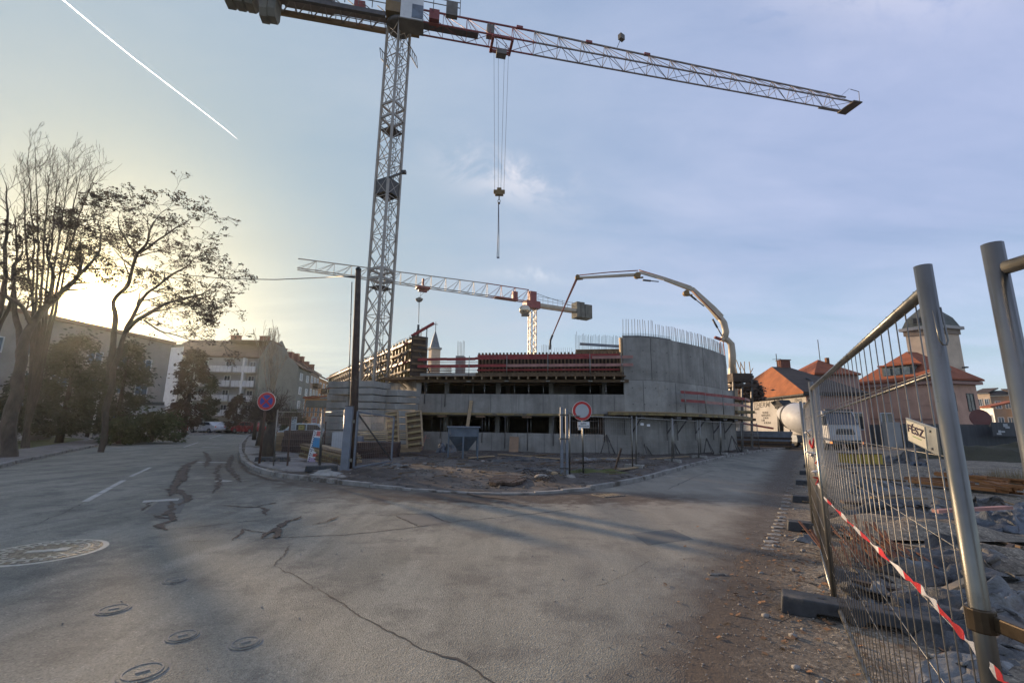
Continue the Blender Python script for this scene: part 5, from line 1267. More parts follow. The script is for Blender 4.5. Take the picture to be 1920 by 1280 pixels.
q = G(705, 862); stack('brick_pile', 'dark red brick pile under the pale planks behind the mesh gate', 'pile', (q.x, q.y, .1), .1, 5, 4, 2.0, .24, .17, M_BRK2, .06, .02)
q = G(752, 850); o = stack('board_crate', 'low box of yellow brown boards at the foot of the leaning panels', 'crate', (q.x + .1, q.y, .1), .1, 3, 3, 1.9, .3, .13, M_WOODP, .05, .01)
# leaning ribbed formwork panels
def lean_panel(px0, px1, pyb, pyt, Y, label, skew=.35):
    a, b = P(px0, pyb, Y), P(px1, pyb, Y); z0 = a.z; a2 = P(px0, pyt, Y); h = a2.z - z0; w = b.x - a.x
    t = thing('leaning_formwork', label, 'formwork panel', (a.x, Y, z0), 0, 'ribbed formwork panels leaning on the ballast'); t.rotation_euler = (rad(-14), rad(-9), 0)
    MB().box((w / 2, .05, h / 2), (w, .02, h)).build('sheet', M_WOODB, t, world=False)
    m = MB(); m.box((0, 0, h / 2), (.08, .1, h)); m.box((w, 0, h / 2), (.08, .1, h)); m.box((w / 2, 0, h), (w, .1, .08)); m.build('frame', M_WOODP, t, world=False)
    for k in range(6): MB().box((w / 2, 0, h * (k + .5) / 6), (w - .08, .08, .11)).build('rib', M_WOODY, t, world=False)
lean_panel(726, 748, 836, 771, 22.4, 'narrow yellow ribbed formwork panel leaning on the ballast blocks behind the gate')
lean_panel(764, 793, 840, 771, 22.8, 'wide brown ribbed formwork panel leaning on the ballast blocks beside the narrow yellow one')
p = G(790, 848); o = MB().bar(p + Vector((0, 0, .1)), P(799, 815, p.y), .07, .05).bar(p + Vector((-.3, .2, .75)), p + Vector((.4, .2, .85)), .03).build('leaning_lath', M_REDP); tag(o, 'short pinkish lath standing aslant beside the leaning formwork panels', 'lath')
# --- concrete bucket on legs
p = G(867, 863); t = thing('concrete_bucket', 'blue grey steel concrete bucket with four legs and a tapered hopper', 'concrete bucket', (p.x, p.y, .1), .12)
m = MB(); w, d = .70, .6
def frus(m, x0, y0, z0, x1, y1, z1):
    m.add([(-x0, -y0, z0), (x0, -y0, z0), (x0, y0, z0), (-x0, y0, z0), (-x1, -y1, z1), (x1, -y1, z1), (x1, y1, z1), (-x1, y1, z1)], [(3, 2, 1, 0), (4, 5, 6, 7), (0, 1, 5, 4), (1, 2, 6, 5), (2, 3, 7, 6), (3, 0, 4, 7)])
frus(m, w, d, 1.0, w, d, 1.42); m.build('upper_box', M_SKIP, t, world=False, bevel=.01)
m = MB(); frus(m, .22, .2, .35, w - .01, d - .01, .998); m.build('hopper', M_SKIP, t, world=False)
for x in (-1, 1):
    for y in (-1, 1): MB().box((x * (w - .03), y * (d - .03), .5), (.06, .06, 1.0)).build('leg', M_SKIP, t, world=False)
MB().box((.0, -d - .02, .5), (.08, .05, 1.0)).build('leg', M_SKIP, t, world=False)
m = MB()
for y in (-1, 1): m.box((0, y * d, 1.44), (w * 2 + .14, .09, .06))
for x in (-1, 1): m.box((x * w, 0, 1.44), (.09, d * 2, .06))
m.build('rim', M_STEELG, t, world=False)

# --- crumpled sheets
def foil(label, px, py, sx, sy, h, mat, rz=0., z=.1, seed=0, n=30, name='plastic_sheet', cat='plastic sheet'):
    p = G(px, py); m = MB(); vs = []; fs = []
    for i in range(n + 1):
        for j in range(n + 1):
            u, v = i / n - .5, j / n - .5; e = max(0, 1 - (2 * max(abs(u), abs(v))) ** 4)
            q = Vector((u * 3.1 + seed, v * 3.1, seed * .7)); zz = abs(noise.fractal(q * 1.1, 1., 2., 4)) * h * 1.05 + h * .6 * (noise.noise(q * .8) + .5) * e
            ox = noise.noise(q * 1.5 + Vector((9, 0, 0))) * .22; oy = noise.noise(q * 1.5 + Vector((0, 9, 0))) * .22
            vs.append(((u + ox) * sx, (v + oy) * sy, max(0.0, zz * e) - .01))
    for i in range(n):
        for j in range(n): a = i * (n + 1) + j; fs.append((a, a + n + 1, a + n + 2, a + 1))
    m.add(vs, fs, True); o = m.build(name, mat, None, world=False); o.location = (p.x, p.y, z); o.rotation_euler = (0, 0, rz)
    s = o.modifiers.new('thickness', 'SOLIDIFY'); s.thickness = .004
    return tag(o, label, cat)
foil('crumpled blue and white plastic sheet under the steel bucket', 838, 852, 1.1, .8, .5, M_PLASB, .4, .12, 3)
foil('grey plastic lying in the mud left of the steel bucket', 785, 868, 1.3, .6, .12, M_PLAS, .1, .14, 8)
foil('white foil scrap in the mud in front of the leaning panels', 735, 880, .9, .4, .10, M_PLASW, .1, .14, 12, 18)
foil('long pale plastic sheet on the ground right of the twin gate posts', 1130, 868, 2.6, .7, .14, M_PLASW, .15, .12, 14)
foil('grey muddy sheet on the ground between the bucket and the twin gate posts', 985, 868, 3.0, 1.4, .16, M_PLAS, .1, .12, 21)
foil('dark muddy sheet nearest the kerb on the site ground', 1000, 888, 1.8, .7, .10, M_PLAS, .4, .13, 23)
foil('pale crushed stone slab edge on the corner pavement near the blue grey post', 622, 899, 1.3, .35, .12, M_CONC2, -.15, .13, 31, 16, 'rubble_slab', 'rubble')
# puddle and mud heap
pp = [G(x, y).to_2d() for x, y in ((917, 905), (926, 900), (945, 898), (968, 898), (984, 901), (988, 905), (979, 910), (962, 914), (944, 912), (930, 914), (917, 911))]
M_PUD = simple('muddy_water', (.085, .058, .042), .3, 0, var=.1, scale=1, bump=0)
o = MB().prism([tuple(x) for x in pp], .05, G(950, 906, .0).y * 0 + .125).build('puddle', M_PUD); tag(o, kind='structure')
def heap(label, px, py, sx, sy, h, mat, seed=0, name='dirt_heap', n=26, z=.08, cat='heap'):
    p = G(px, py); m = MB(); vs = []; fs = []
    for i in range(n + 1):
        for j in range(n + 1):
            u, v = i / n * 2 - 1, j / n * 2 - 1; e = max(0, 1 - (u * u + v * v)) ** .8
            q = Vector((u * 1.7 + seed, v * 1.7, seed)); vs.append((u * sx, v * sy, e * h * (.65 + .8 * noise.fractal(q, 1., 2., 5) + .3)))
    for i in range(n):
        for j in range(n): a = i * (n + 1) + j; fs.append((a, a + n + 1, a + n + 2, a + 1))
    m.add(vs, fs, True); o = m.build(name, mat, None, world=False); o.location = (p.x, p.y, z); return tag(o, label, cat)
heap('low dark mud heap beside the foot of the blue grey steel post', 690, 899, 1.3, .45, .22, M_DIRT, 4)
heap('low brown mud ridge between the kerb and the twin gate posts', 1022, 903, 1.0, .35, .10, M_DIRT, 9)
heap('grassy dirt strip at the kerb right of the twin gate posts', 1115, 893, 1.3, .40, .14, M_GRASS, 14, 'grass_heap')
heap('dirt ridge along the kerb below the fence of the side street', 1225, 873, 1.3, .55, .16, M_DIRT, 17)
# small litter as individually placed things
LITL = ['stone at the kerb just right of the blue grey post foot', 'white scrap right of the blue grey post foot', 'pale stone below the mesh gate', 'white scrap below the leaning formwork panels', 'pale stone left of the steel bucket', 'grey foil scrap in the middle of the muddy entrance', 'pale stone right of the steel bucket', 'stone left of the twin gate posts, farther from the kerb', 'broken wood left of the twin gate posts', 'largest pale stone beside the brown puddle', 'small stone left of the brown puddle', 'small white scrap near the kerb in the entrance', 'pale stone at the foot of the twin gate posts', 'small stone between the bucket and the blue grey post']
M_LT = [M_PLASW, M_WOODP, M_STONE, M_PLAS]
for i, (px, py, s, mi) in enumerate([(640, 905, .12, 2), (700, 893, .10, 0), (745, 888, .09, 2), (760, 882, .12, 0), (795, 878, .10, 2), (835, 868, .12, 3), (905, 872, .10, 2), (1030, 892, .11, 2), (1040, 898, .16, 1), (1015, 905, .2, 2), (860, 890, .08, 2), (735, 900, .08, 0), (1070, 905, .15, 2), (815, 884, .07, 2)]):
    q = G(px, py); m = MB().sphere((0, 0, 0), s, 7, (1.2, .8, .45)); o = m.build('rubble_stone', M_LT[mi], None, world=False); o.location = (q.x, q.y, .17); o.rotation_euler = (.2, .1, i); tag(o, LITL[i], 'rubble', 'rubble scattered on the muddy entrance')
m = MB()
for i in range(900):
    x, y = random.uniform(-5, 8), random.uniform(11.8, 24)
    if not inpoly(x, y, SITE + [Vector((8, 30)), Vector((-8, 30))]): continue
    s = random.uniform(.015, .05); m.sphere((x, y, hsite(x, y, False) + s * .1), s, 5, (random.uniform(.8, 1.4), 1, .6))
tag(m.build('gravel', MATS['mud_clods'] if 'mud_clods' in MATS else simple('mud_gravel', (.13, .115, .1), .9, 0, var=.5, scale=2, bump=.2)), 'loose gravel and crumbs scattered over the muddy site ground', 'gravel', None, 'stuff')
for i, (x0, y0, x1, y1, w) in enumerate([(935, 858, 1050, 868, .16), (1060, 876, 1160, 872, .2), (1080, 868, 1190, 866, .18), (1160, 890, 1210, 884, .15), (985, 862, 1040, 858, .2), (770, 858, 800, 862, .2), (1200, 870, 1290, 862, .16), (880, 866, 925, 862, .14)]):
    a, b = G(x0, y0), G(x1, y1); a.z = b.z = .19; o = MB().bar(a, b, w, .04).build('loose_plank', random.choice([M_WOODP, M_WOODB, M_WOODD])); tag(o, ['plank lying in the mud in front of the A-shaped brace', 'plank on the ground right of the twin gate posts, nearest the kerb', 'plank on the ground right of the twin gate posts, nearer the wall', 'short plank at the kerb right of the round sign', 'plank at the foot of the A-shaped brace', 'plank at the foot of the leaning lath', 'plank on the ground below the ledge platform', 'plank on the ground right of the steel bucket'][i], 'plank')
o = MB().bar(G(1152, 884), P(1165, 840, G(1152, 884).y), .09, .06).build('leaning_beam', M_WOODD); tag(o, 'short black beam leaning out of the ground right of the round sign', 'beam')
o = MB().bar(G(845, 905), G(855, 906), .1).build('crumb', M_STONE) if False else None
m = MB(); rq = random.Random(31)
for i in range(420):
    x, y = rq.uniform(-5, 7), 12 + 12 * rq.random() ** 1.5
    if not inpoly(x, y, SITE + [Vector((8, 30)), Vector((-8, 30))]): continue
    s = rq.uniform(.03, .11); c_ = Vector((x, y, hsite(x, y, False) + s * .15)); a_ = rq.random() * 6.28; u = Vector((math.cos(a_), math.sin(a_), rq.uniform(-.2, .3))) * s; v = Vector((-math.sin(a_), math.cos(a_), 0)) * s * rq.uniform(.3, .9); w = Vector((0, 0, s * rq.uniform(.2, .6)))
    m.add([c_ - u, c_ + v, c_ + u, c_ - v, c_ + w], [(0, 1, 4), (1, 2, 4), (2, 3, 4), (3, 0, 4)])
tag(m.build('rubble_crumbs', simple('mud_clods', (.095, .082, .07), .9, 0, var=.5, scale=2, bump=.2)), 'broken crumbs of concrete and clods over the muddy site entrance', 'rubble', None, 'stuff')
m = MB()
for i in range(150):
    x, y = rq.uniform(-5, 7), 13 + 10 * rq.random()
    if not inpoly(x, y, SITE + [Vector((8, 30)), Vector((-8, 30))]): continue
    a_ = rq.gauss(.1, .6); l_ = rq.uniform(.1, .5); z_ = hsite(x, y, False) + .02; m.bar((x, y, z_), (x + l_ * math.cos(a_), y + l_ * math.sin(a_), z_ + rq.uniform(0, .05)), rq.uniform(.015, .05), .02)
tag(m.build('wood_scraps', M_WOODB), 'splinters and short wood scraps littering the muddy site ground', 'wood scraps', None, 'stuff')
# twigs by the puddle
m = MB()
for i in range(26):
    q = G(random.uniform(985, 1030), random.uniform(885, 915)); m.path([(q.x, q.y, .12), (q.x + random.uniform(-.3, .3), q.y + random.uniform(-.1, .1), .2 + random.random() * .12), (q.x + random.uniform(-.5, .5), q.y, .13)], .008, 4)
tag(m.build('twigs', M_TWIG), 'tangle of dry twigs beside the brown puddle', 'twigs', None, 'stuff')
# ================================================================ left side: trees, lamps, street and buildings
R = random.Random(11)
def twig(m, tips, p, d, r, L_, dep, rng, up=.25, spread=.6, segs=4, kids=(3, 4), minr=.006, n0=6):
    pts = [p.copy()]; rs = [r]; cur = p.copy(); dd = d.normalized(); st = L_ / segs
    for i in range(segs):
        dd = (dd + Vector((rng.gauss(0, .16), rng.gauss(0, .16), rng.gauss(0, .12) + up * .22))).normalized()
        cur = cur + dd * st; pts.append(cur.copy()); rs.append(max(minr, r * (1 - .62 * (i + 1) / segs)))
    m.path(pts, rs, max(3, n0), cap=False)
    if dep <= 0: tips.append((pts[-1], dd)); tips.append((pts[-2], dd)); return
    for k in range(rng.randint(*kids)):
        i = rng.randint(1, segs) if k else segs; q = pts[i]; ax = (pts[i] - pts[i - 1]).normalized()
        a = ax.orthogonal().normalized(); a.rotate(Matrix.Rotation(rng.random() * 6.28, 3, ax)); nd = (ax + a * spread * rng.uniform(.5, 1.3)).normalized()
        twig(m, tips, q, nd, rs[i] * .72, L_ * rng.uniform(.6, .82), dep - 1, rng, up, spread, max(3, segs - 1), kids, minr, max(3, n0 - 1))
def limb(m, pts, r0, r1, n=8):
    dense = []
    k = len(pts)
    for i in range(k - 1):
        p0, p1, p2, p3 = pts[max(i - 1, 0)], pts[i], pts[i + 1], pts[min(i + 2, k - 1)]
        for j in range(4):
            t = j / 4; dense.append(.5 * ((2 * p1) + (p2 - p0) * t + (2 * p0 - 5 * p1 + 4 * p2 - p3) * t * t + (3 * p1 - p0 - 3 * p2 + p3) * t ** 3))
    dense.append(pts[-1]); N_ = len(dense)
    for i in range(1, N_ - 1): dense[i] = dense[i] + Vector((noise.noise(dense[i] * 1.1), noise.noise(dense[i] * 1.1 + Vector((7, 0, 0))), 0)) * min(.14, r0 * .9)
    m.path(dense, [(r0 + (r1 - r0) * (i / (N_ - 1)) ** .8) * (1 + .22 * noise.noise(dense[i] * 2.3)) for i in range(N_)], n, cap=False); return dense
def cluster_quads(m, tips, rng, k, size, spread, flat_=.5):
    for p, d in tips:
        if rng.random() > k[0]: continue
        for _ in range(rng.randint(*k[1])):
            c = p + Vector((rng.gauss(0, spread), rng.gauss(0, spread), rng.gauss(0, spread * flat_)))
            a = Vector((rng.gauss(0, 1), rng.gauss(0, 1), rng.gauss(0, .5))).normalized() * size * rng.uniform(.5, 1.2); b = a.orthogonal().normalized() * size * rng.uniform(.3, .7)
            m.add([c - a, c + b * .6, c + a, c - b], [(0, 1, 2, 3)])
def tree(name, label, base, limbs, seed, twigspec, leaf=None, bark=None, group='bare trees on the left', trunk_parts=None):
    rng = random.Random(seed); t = thing(name, label, 'tree', base, 0, group); mt = MB(); mc = MB(); tips = []
    for pts, r0, r1, starts in limbs:
        dn = limb(mt, pts, r0, r1)
        for s in starts:
            i = int(s * (len(dn) - 1)); i = max(1, min(i, len(dn) - 1)); ax = (dn[i] - dn[i - 1]).normalized(); a = ax.orthogonal().normalized(); a.rotate(Matrix.Rotation(rng.random() * 6.28, 3, ax))
            d = (ax * twigspec.get('fwd', .8) + a * twigspec.get('side', .7)).normalized() if s < .99 else ax
            rr_ = (r0 + (r1 - r0) * s)
            twig(mc, tips, dn[i], d, max(.012, rr_ * twigspec.get('rk', .6)), twigspec['L'] * rng.uniform(.7, 1.2), twigspec['dep'], rng, twigspec.get('up', .25), twigspec.get('spread', .6), 4, twigspec.get('kids', (3, 4)), twigspec.get('minr', .006), 5)
    mt.build('trunk', bark or M_BARK, t); mc.build('crown', M_TWIG if not bark else bark, t)
    if leaf:
        ml = MB(); cluster_quads(ml, tips, rng, leaf[0], leaf[1], leaf[2]); ml.build('seed_pods', leaf[3], t)
    return t
# tall thin many-stemmed tree behind
Y3 = 24.; b3 = G(20, 850); b3 = P(55, 806, Y3); b3.z = .1
st = []
for (x0, x1, x2, yt, Yk) in ((60, 62, 52, 300, 24), (64, 72, 66, 285, 24.4), (70, 84, 92, 330, 23.6), (75, 100, 106, 350, 24.8), (66, 48, 44, 345, 25), (85, 128, 150, 330, 24), (90, 138, 178, 330, 24.4), (80, 112, 128, 320, 25.2)):
    pts = [b3 + Vector((R.uniform(-.15, .15), R.uniform(-.1, .1), 0)), P(x0, 640, Yk), P((x0 + x1) / 2, 540, Yk), P(x1, 440, Yk), P((x1 + x2) / 2, 380, Yk), P(x2, yt, Yk)]
    st.append((pts, .085, .014, [.35, .45, .52, .58, .64, .7, .75, .8, .85, .9, .94, 1.0]))
tree('bare_poplar', 'tallest leafless tree at the left, many thin upright stems above the sun', b3, st, 3, dict(L=1.15, dep=3, up=.75, spread=.42, fwd=1.0, side=.45, rk=.42, kids=(2, 3), minr=.006))
b4 = P(-30, 830, 20.); b4.z = .1
tree('bare_poplar', 'leafless tree cut off by the left picture edge with upright thin stems', b4, [([b4, P(-12, 640, 20), P(5, 540, 20), P(8, 460, 20), P(14, 400, 20), P(12, 350, 20)], .16, .02, [.3, .45, .55, .65, .72, .8, .88, .95, 1]), ([P(-12, 640, 20), P(20, 560, 20.3), P(30, 480, 20.3), P(28, 410, 20.3)], .09, .02, [.3, .5, .65, .8, .9, 1])], 5, dict(L=1.0, dep=2, up=.6, spread=.45, fwd=1, side=.5, rk=.45, kids=(2, 3), minr=.008))
# catalpas with brown seed clusters
LS = ((.55, (3, 7)), .075, .085, M_POD)
Yc = 22.; bc = P(195, 812, Yc); bc.z = .1
tree('catalpa_tree', 'bare tree right of the sun with a domed crown full of dark seed clusters', bc, [
    ([bc, P(205, 740, Yc), P(222, 660, Yc), P(236, 622, Yc), P(250, 597, Yc), P(262, 570, Yc), P(285, 545, Yc), P(318, 520, Yc), P(350, 500, Yc)], .14, .04, [.5, .6, .68, .75, .8, .85, .9, .95, 1]),
    ([P(236, 622, Yc), P(262, 598, Yc), P(300, 575, Yc), P(335, 563, Yc), P(362, 556, Yc), P(382, 550, Yc)], .11, .03, [.3, .45, .6, .7, .8, .88, .95, 1]),
    ([P(206, 720, 22.1), P(212, 640, 22.5), P(216, 590, 22.6), P(216, 562, 22.5), P(238, 535, 22.4), P(248, 500, 22.3), P(258, 478, 22.2), P(268, 465, 22.2), P(280, 440, 22.1), P(290, 415, 22.1)], .14, .04, [.4, .5, .58, .66, .72, .78, .84, .9, .95, 1]),
    ([P(262, 475, 22.2), P(290, 455, 21.8), P(325, 430, 21.8), P(345, 420, 21.8)], .06, .02, [.3, .5, .7, .85, 1]),
    ([P(258, 480, 22.2), P(240, 455, 22.5), P(225, 430, 22.5), P(222, 410, 22.5)], .06, .02, [.3, .5, .7, .85, 1]),
    ([P(270, 600, Yc), P(300, 620, 21.8), P(330, 628, 21.8), P(365, 640, 21.8)], .05, .02, [.3, .5, .7, .9, 1])],
    21, dict(L=1.05, dep=4, up=.12, spread=.85, fwd=.7, side=.9, rk=.55, kids=(2, 3), minr=.007), LS)
Yd = 20.5; bd = P(12, 862, 18.4); bd.z = .12
tree('catalpa_tree', 'bare tree left of the sun with a thick dark trunk at the kerb', G(14, 862), [
    ([G(14, 862), P(18, 800, 18.5), P(28, 730, 18.7), P(42, 660, 19), P(62, 610, 19.5), P(88, 570, Yd), P(118, 545, Yd), P(140, 520, Yd), P(148, 492, Yd), P(150, 460, Yd)], .27, .05, [.6, .68, .74, .8, .85, .9, .95, 1]),
    ([P(42, 660, 19), P(30, 600, 19.5), P(28, 540, 19.5), P(30, 500, 20), P(42, 470, 20)], .14, .03, [.4, .55, .65, .75, .85, .95, 1]),
    ([P(88, 570, Yd), P(100, 520, 20), P(90, 480, 20), P(92, 450, 20)], .10, .03, [.4, .55, .7, .85, 1]),
    ([P(140, 520, Yd), P(165, 500, 20), P(185, 470, 20), P(188, 440, 20)], .08, .025, [.3, .5, .65, .8, .9, 1]),
    ([P(62, 610, 19.5), P(40, 575, 19), P(10, 555, 19), P(-20, 540, 19)], .12, .04, [.3, .5, .7, .85, 1])],
    33, dict(L=.95, dep=4, up=.15, spread=.8, fwd=.7, side=.9, rk=.5, kids=(2, 3), minr=.007), LS)
# street trees on the right of the street: pollards in front of the gable, poplar farther away
def pollard(px, py, r, h, cr, seed, label):
    b = G(px, py); rng = random.Random(seed); t = thing('pollard_tree', label, 'tree', b, 0, 'pollarded street trees'); m = MB()
    m.path([b, b + Vector((rng.uniform(-.1, .1), 0, h * .5)), b + Vector((rng.uniform(-.1, .1), 0, h))], [r * 1.2, r, r * .9], 10); m.build('trunk', M_BARK, t)
    mc = MB(); tips = []
    for k in range(34):
        a = rng.random() * 6.28; e = rng.uniform(-.1, 1.3); d = Vector((math.cos(a) * math.cos(e), math.sin(a) * math.cos(e), math.sin(e)))
        twig(mc, tips, b + Vector((0, 0, h - rng.random() * .3)), d, .045, cr * rng.uniform(.5, .8), 2, rng, .1, .7, 3, (3, 4), .007, 4)
    mc.build('crown', M_TWIG, t); return t
pollard(503, 862, .24, 1.9, 1.0, 1, 'thick pollarded tree with a dense twiggy crown behind the no-stopping sign')
pollard(484, 840, .18, 2.0, 1.3, 2, 'second pollarded street tree, behind the post of the no-stopping sign')
pollard(476, 828, .15, 2.2, 1.5, 3, 'farther pollarded street tree left of the no-stopping post')
pollard(545, 830, .15, 1.6, 1.5, 9, 'low pollarded tree in front of the grey gable, left of the ballast blocks')
bp = P(508, 805, 46); bp.z = 0
tree('bare_poplar', 'narrow upright bare poplar with pale twigs in front of the grey gable', bp, [([bp, P(508, 760, 46), P(508, 720, 46), P(509, 690, 46), P(510, 655, 46)], .2, .03, [.35, .42, .48, .52, .56, .6, .64, .68, .72, .76, .8, .85, .9, 1]), ([P(508, 770, 46), P(500, 720, 46), P(497, 690, 46), P(496, 668, 46)], .1, .03, [.3, .5, .6, .7, .8, .9, 1]), ([P(508, 770, 46), P(517, 720, 46), P(521, 690, 46), P(520, 665, 46)], .1, .03, [.3, .5, .6, .7, .8, .9, 1])], 8, dict(L=1.6, dep=2, up=1.1, spread=.3, fwd=1.3, side=.3, rk=.4, kids=(2, 3), minr=.018), None, M_BARKL)
# evergreens
def conifer(px, py, Y, wpx, ytop, seed, label, mat=None, wide=1., n=2600, name='conifer_tree', low=.06):
    b = P(px, py, Y); b.z = .1; top = P(px, ytop, Y); h = top.z - .1; rr = wpx / 2 * Y / FPX * 1.05
    rng = random.Random(seed); t = thing(name, label, 'tree' if h > 2.2 else 'shrub', b, 0, 'evergreens on the left')
    MB().path([b, b + Vector((0, 0, h * .95))], [.14 + h * .012, .03], 8).build('trunk', M_BARK, t); m = MB()
    lobes = []
    for _ in range(int(26 + h * 5)):
        z = rng.uniform(0.02, 1) ** .85; a = rng.random() * 6.28; k = (1 - z) ** .6 if wide < 1.5 else math.sqrt(max(.02, 1 - (2 * z - .85) ** 2 * .8))
        lobes.append((b + Vector((math.cos(a) * rr * k * rng.uniform(.2, 1), math.sin(a) * rr * k * rng.uniform(.2, 1), h * (low + (.97 - low) * z))), rr * rng.uniform(.16, .34)))
    for _ in range(int(n * 1.5)):
        lc, lr = lobes[rng.randrange(len(lobes))]
        c = lc + Vector((rng.gauss(0, lr * .62), rng.gauss(0, lr * .62), rng.gauss(0, lr * .5)))
        if c.z < .1: continue
        s = .12 * rng.uniform(.5, 1.4) * (Y / 30) ** .5; d = Vector((c.x - b.x, c.y - b.y, 0)).normalized() + Vector((rng.gauss(0, .4), rng.gauss(0, .4), -.3 + rng.gauss(0, .4))); d = d.normalized() * s * 1.4; e = d.orthogonal().normalized(); e.rotate(Matrix.Rotation(rng.random() * 6.28, 3, d.normalized())); e *= s * .5
        m.add([c - d * .6, c + e, c + d, c - e], [(0, 1, 2, 3)])
    m.build('crown', mat or M_NEEDLE, t); return t
conifer(112, 822, 30, 96, 630, 1, 'broad dark evergreen below the sun, right of the thick trunk', wide=1.6, n=5200)
conifer(60, 822, 34, 60, 655, 7, 'dark evergreen half hidden by the thick trunk at the left', wide=1.6, n=3000)
conifer(215, 814, 34, 78, 640, 2, 'dark evergreen right below the sun, left of the low white building', wide=1.6, n=4600)
conifer(165, 816, 40, 60, 690, 12, 'smaller dark evergreen behind the pale round sign', wide=1.6, n=2600)
conifer(345, 808, 44, 60, 655, 3, 'dark round-topped tree left of the balcony block', M_POD, 1.6, 4200)
conifer(386, 800, 60, 36, 705, 4, 'narrow dark fir tree in front of the balcony block', wide=1., n=2400)
conifer(20, 822, 26, 70, 700, 14, 'dark bush-like evergreen at the left picture edge', wide=1.6, n=2600)
conifer(285, 815, 33, 100, 782, 5, 'low wide dark hedge bush under the lamp and the display panel', M_SHRUB, 2., 3200, 'hedge_bush')
conifer(225, 818, 30, 50, 785, 6, 'low dark bush left of the lamp with the globe', M_SHRUB, 2., 1500, 'hedge_bush')
conifer(440, 800, 62, 34, 742, 15, 'small dark tree in front of the balcony block near the parked cars', M_POD, 2., 1500)
conifer(545, 812, 40, 40, 770, 16, 'dark bush at the foot of the grey gable', M_SHRUB, 2., 1500, 'hedge_bush')

# pale round sign seen from behind, white posts
p = G(168, 826); t = thing('traffic_sign', 'pale round sign seen from the back on a leaning white post below the sun', 'traffic sign', (p.x, p.y, .12))
q = P(185, 742, p.y); MB().tube((0, 0, -.1), (q.x - p.x + .05, 0, q.z), .07, n=8).build('pole', M_WHITE, t, world=False)
MB().lathe((q.x - p.x, -.08, q.z - .1), [(.52, 0), (.52, .03)], 24, (0, -1, 0), smooth=False).build('sign_plate', M_RIMW, t, world=False)
for i, (x, y, xt, yt) in enumerate(((37, 826, 45, 766),)):
    p = G(x, y); q = P(xt, yt, p.y); t = thing('white_post', 'thin white post with a small box on top beside the thick trunk', 'post', (p.x, p.y, .12)); MB().tube((0, 0, 0), (q.x - p.x, 0, q.z - .1), .04, n=6).build('pole', M_WHITE, t, world=False); MB().box((q.x - p.x, 0, q.z - .35), (.24, .15, .5)).build('box', M_RIMW, t, world=False)
# lamps
def lamp(px, py, pxt, pyt, label, r=.2):
    p = G(px, py); q = P(pxt, pyt, p.y); t = thing('street_lamp', label, 'street lamp', (p.x, p.y, .1), 0, 'globe lamps along the street'); h = q.z - .1
    MB().path([(0, 0, -.1), (0, 0, .8), (0, 0, h - r)], [.07, .05, .035], 8).build('post', M_RIMW, t, world=False)
    MB().sphere((0, 0, h), r, 12).build('globe', M_GLOBE, t, world=False); MB().lathe((0, 0, h + r * .5), [(r * .95, 0), (r * .7, r * .45), (.02, r * .6)], 12).build('hood', M_GALV, t, world=False)
lamp(264, 812, 276, 724, 'globe lamp on a pale post in front of the low white building', .26)
lamp(401, 801, 404, 750, 'farther globe lamp in front of the balcony block', .30)
lamp(182, 815, 197, 697, 'globe lamp right below the sun behind the pale round sign', .24)
# display board with green digits
p = G(291, 803); q = P(298, 738, p.y); t = thing('information_display', 'tall dark framed information panel with green lit digits on a post', 'display', (p.x, p.y, .1))
x_ = q.x - p.x; s = p.y / FPX
MB().box((x_ * .5, 0, (q.z - .1) / 2), (.14, .14, q.z)).build('post', M_BLACK, t, world=False)
fr = MB().box((x_, 0, q.z - .1), (19 * s, .25, 32 * s)).build('frame', M_BLACK, t, world=False)
MB().box((x_, -.13, q.z + 5 * s), (13 * s, .02, 17 * s)).build('poster', M_GLASSB, t, world=False)
m = MB()
for k, g in enumerate(('x=-5', 'x=-2', 'x=2', 'x=5')): pass
text_mesh('12:05', 8 * s * .62, 'digits', M_LEDG, t, (x_, -.14, q.z - 9 * s), (math.pi / 2, 0, 0), .01, .01)

# trailers / pale low objects left of the trees
a, b = P(-10, 817, 31), P(84, 817, 31)
t = thing('boat_trailer', 'pale low boat-like hull with a white rail and brown stripe behind the thick trunk', 'boat', ((a.x + b.x) / 2, 31, .1), .04)
w = b.x - a.x
MB().slab([(-w / 2, -1, .1), (w / 2 - .6, -1, .1), (w / 2, -1, 1.0), (-w / 2, -1, 1.0)], (0, 2, 0)).build('hull', M_PLPALE, t, world=False, bevel=.04)
MB().box((0, -1.02, 1.1), (w * .98, .06, .12)).build('stripe', M_RUST, t, world=False); MB().box((w * .14, -1.0, 1.42), (w * .62, .5, .34)).build('rail', M_WHITE, t, world=False, bevel=.03)
t, cx, w, z0, h = board(-14, 762, 17, 796, 32, 'pale poster board with coloured stripes at the left picture edge', M_RIMW, 'poster_board', cat='poster')
MB().box((cx, 31.96, z0 + h * .35), (w * .95, .01, h * .10)).build('print', flat('poster_rose', (.40, .16, .14)), t); MB().box((cx, 31.96, z0 + h * .12), (w * .95, .01, h * .12)).build('print', flat('poster_teal', (.06, .16, .24)), t); MB().box((cx + w * .1, 31.96, z0 + h * .75), (w * .5, .01, h * .3)).build('print', flat('poster_grey', (.16, .20, .24)), t)

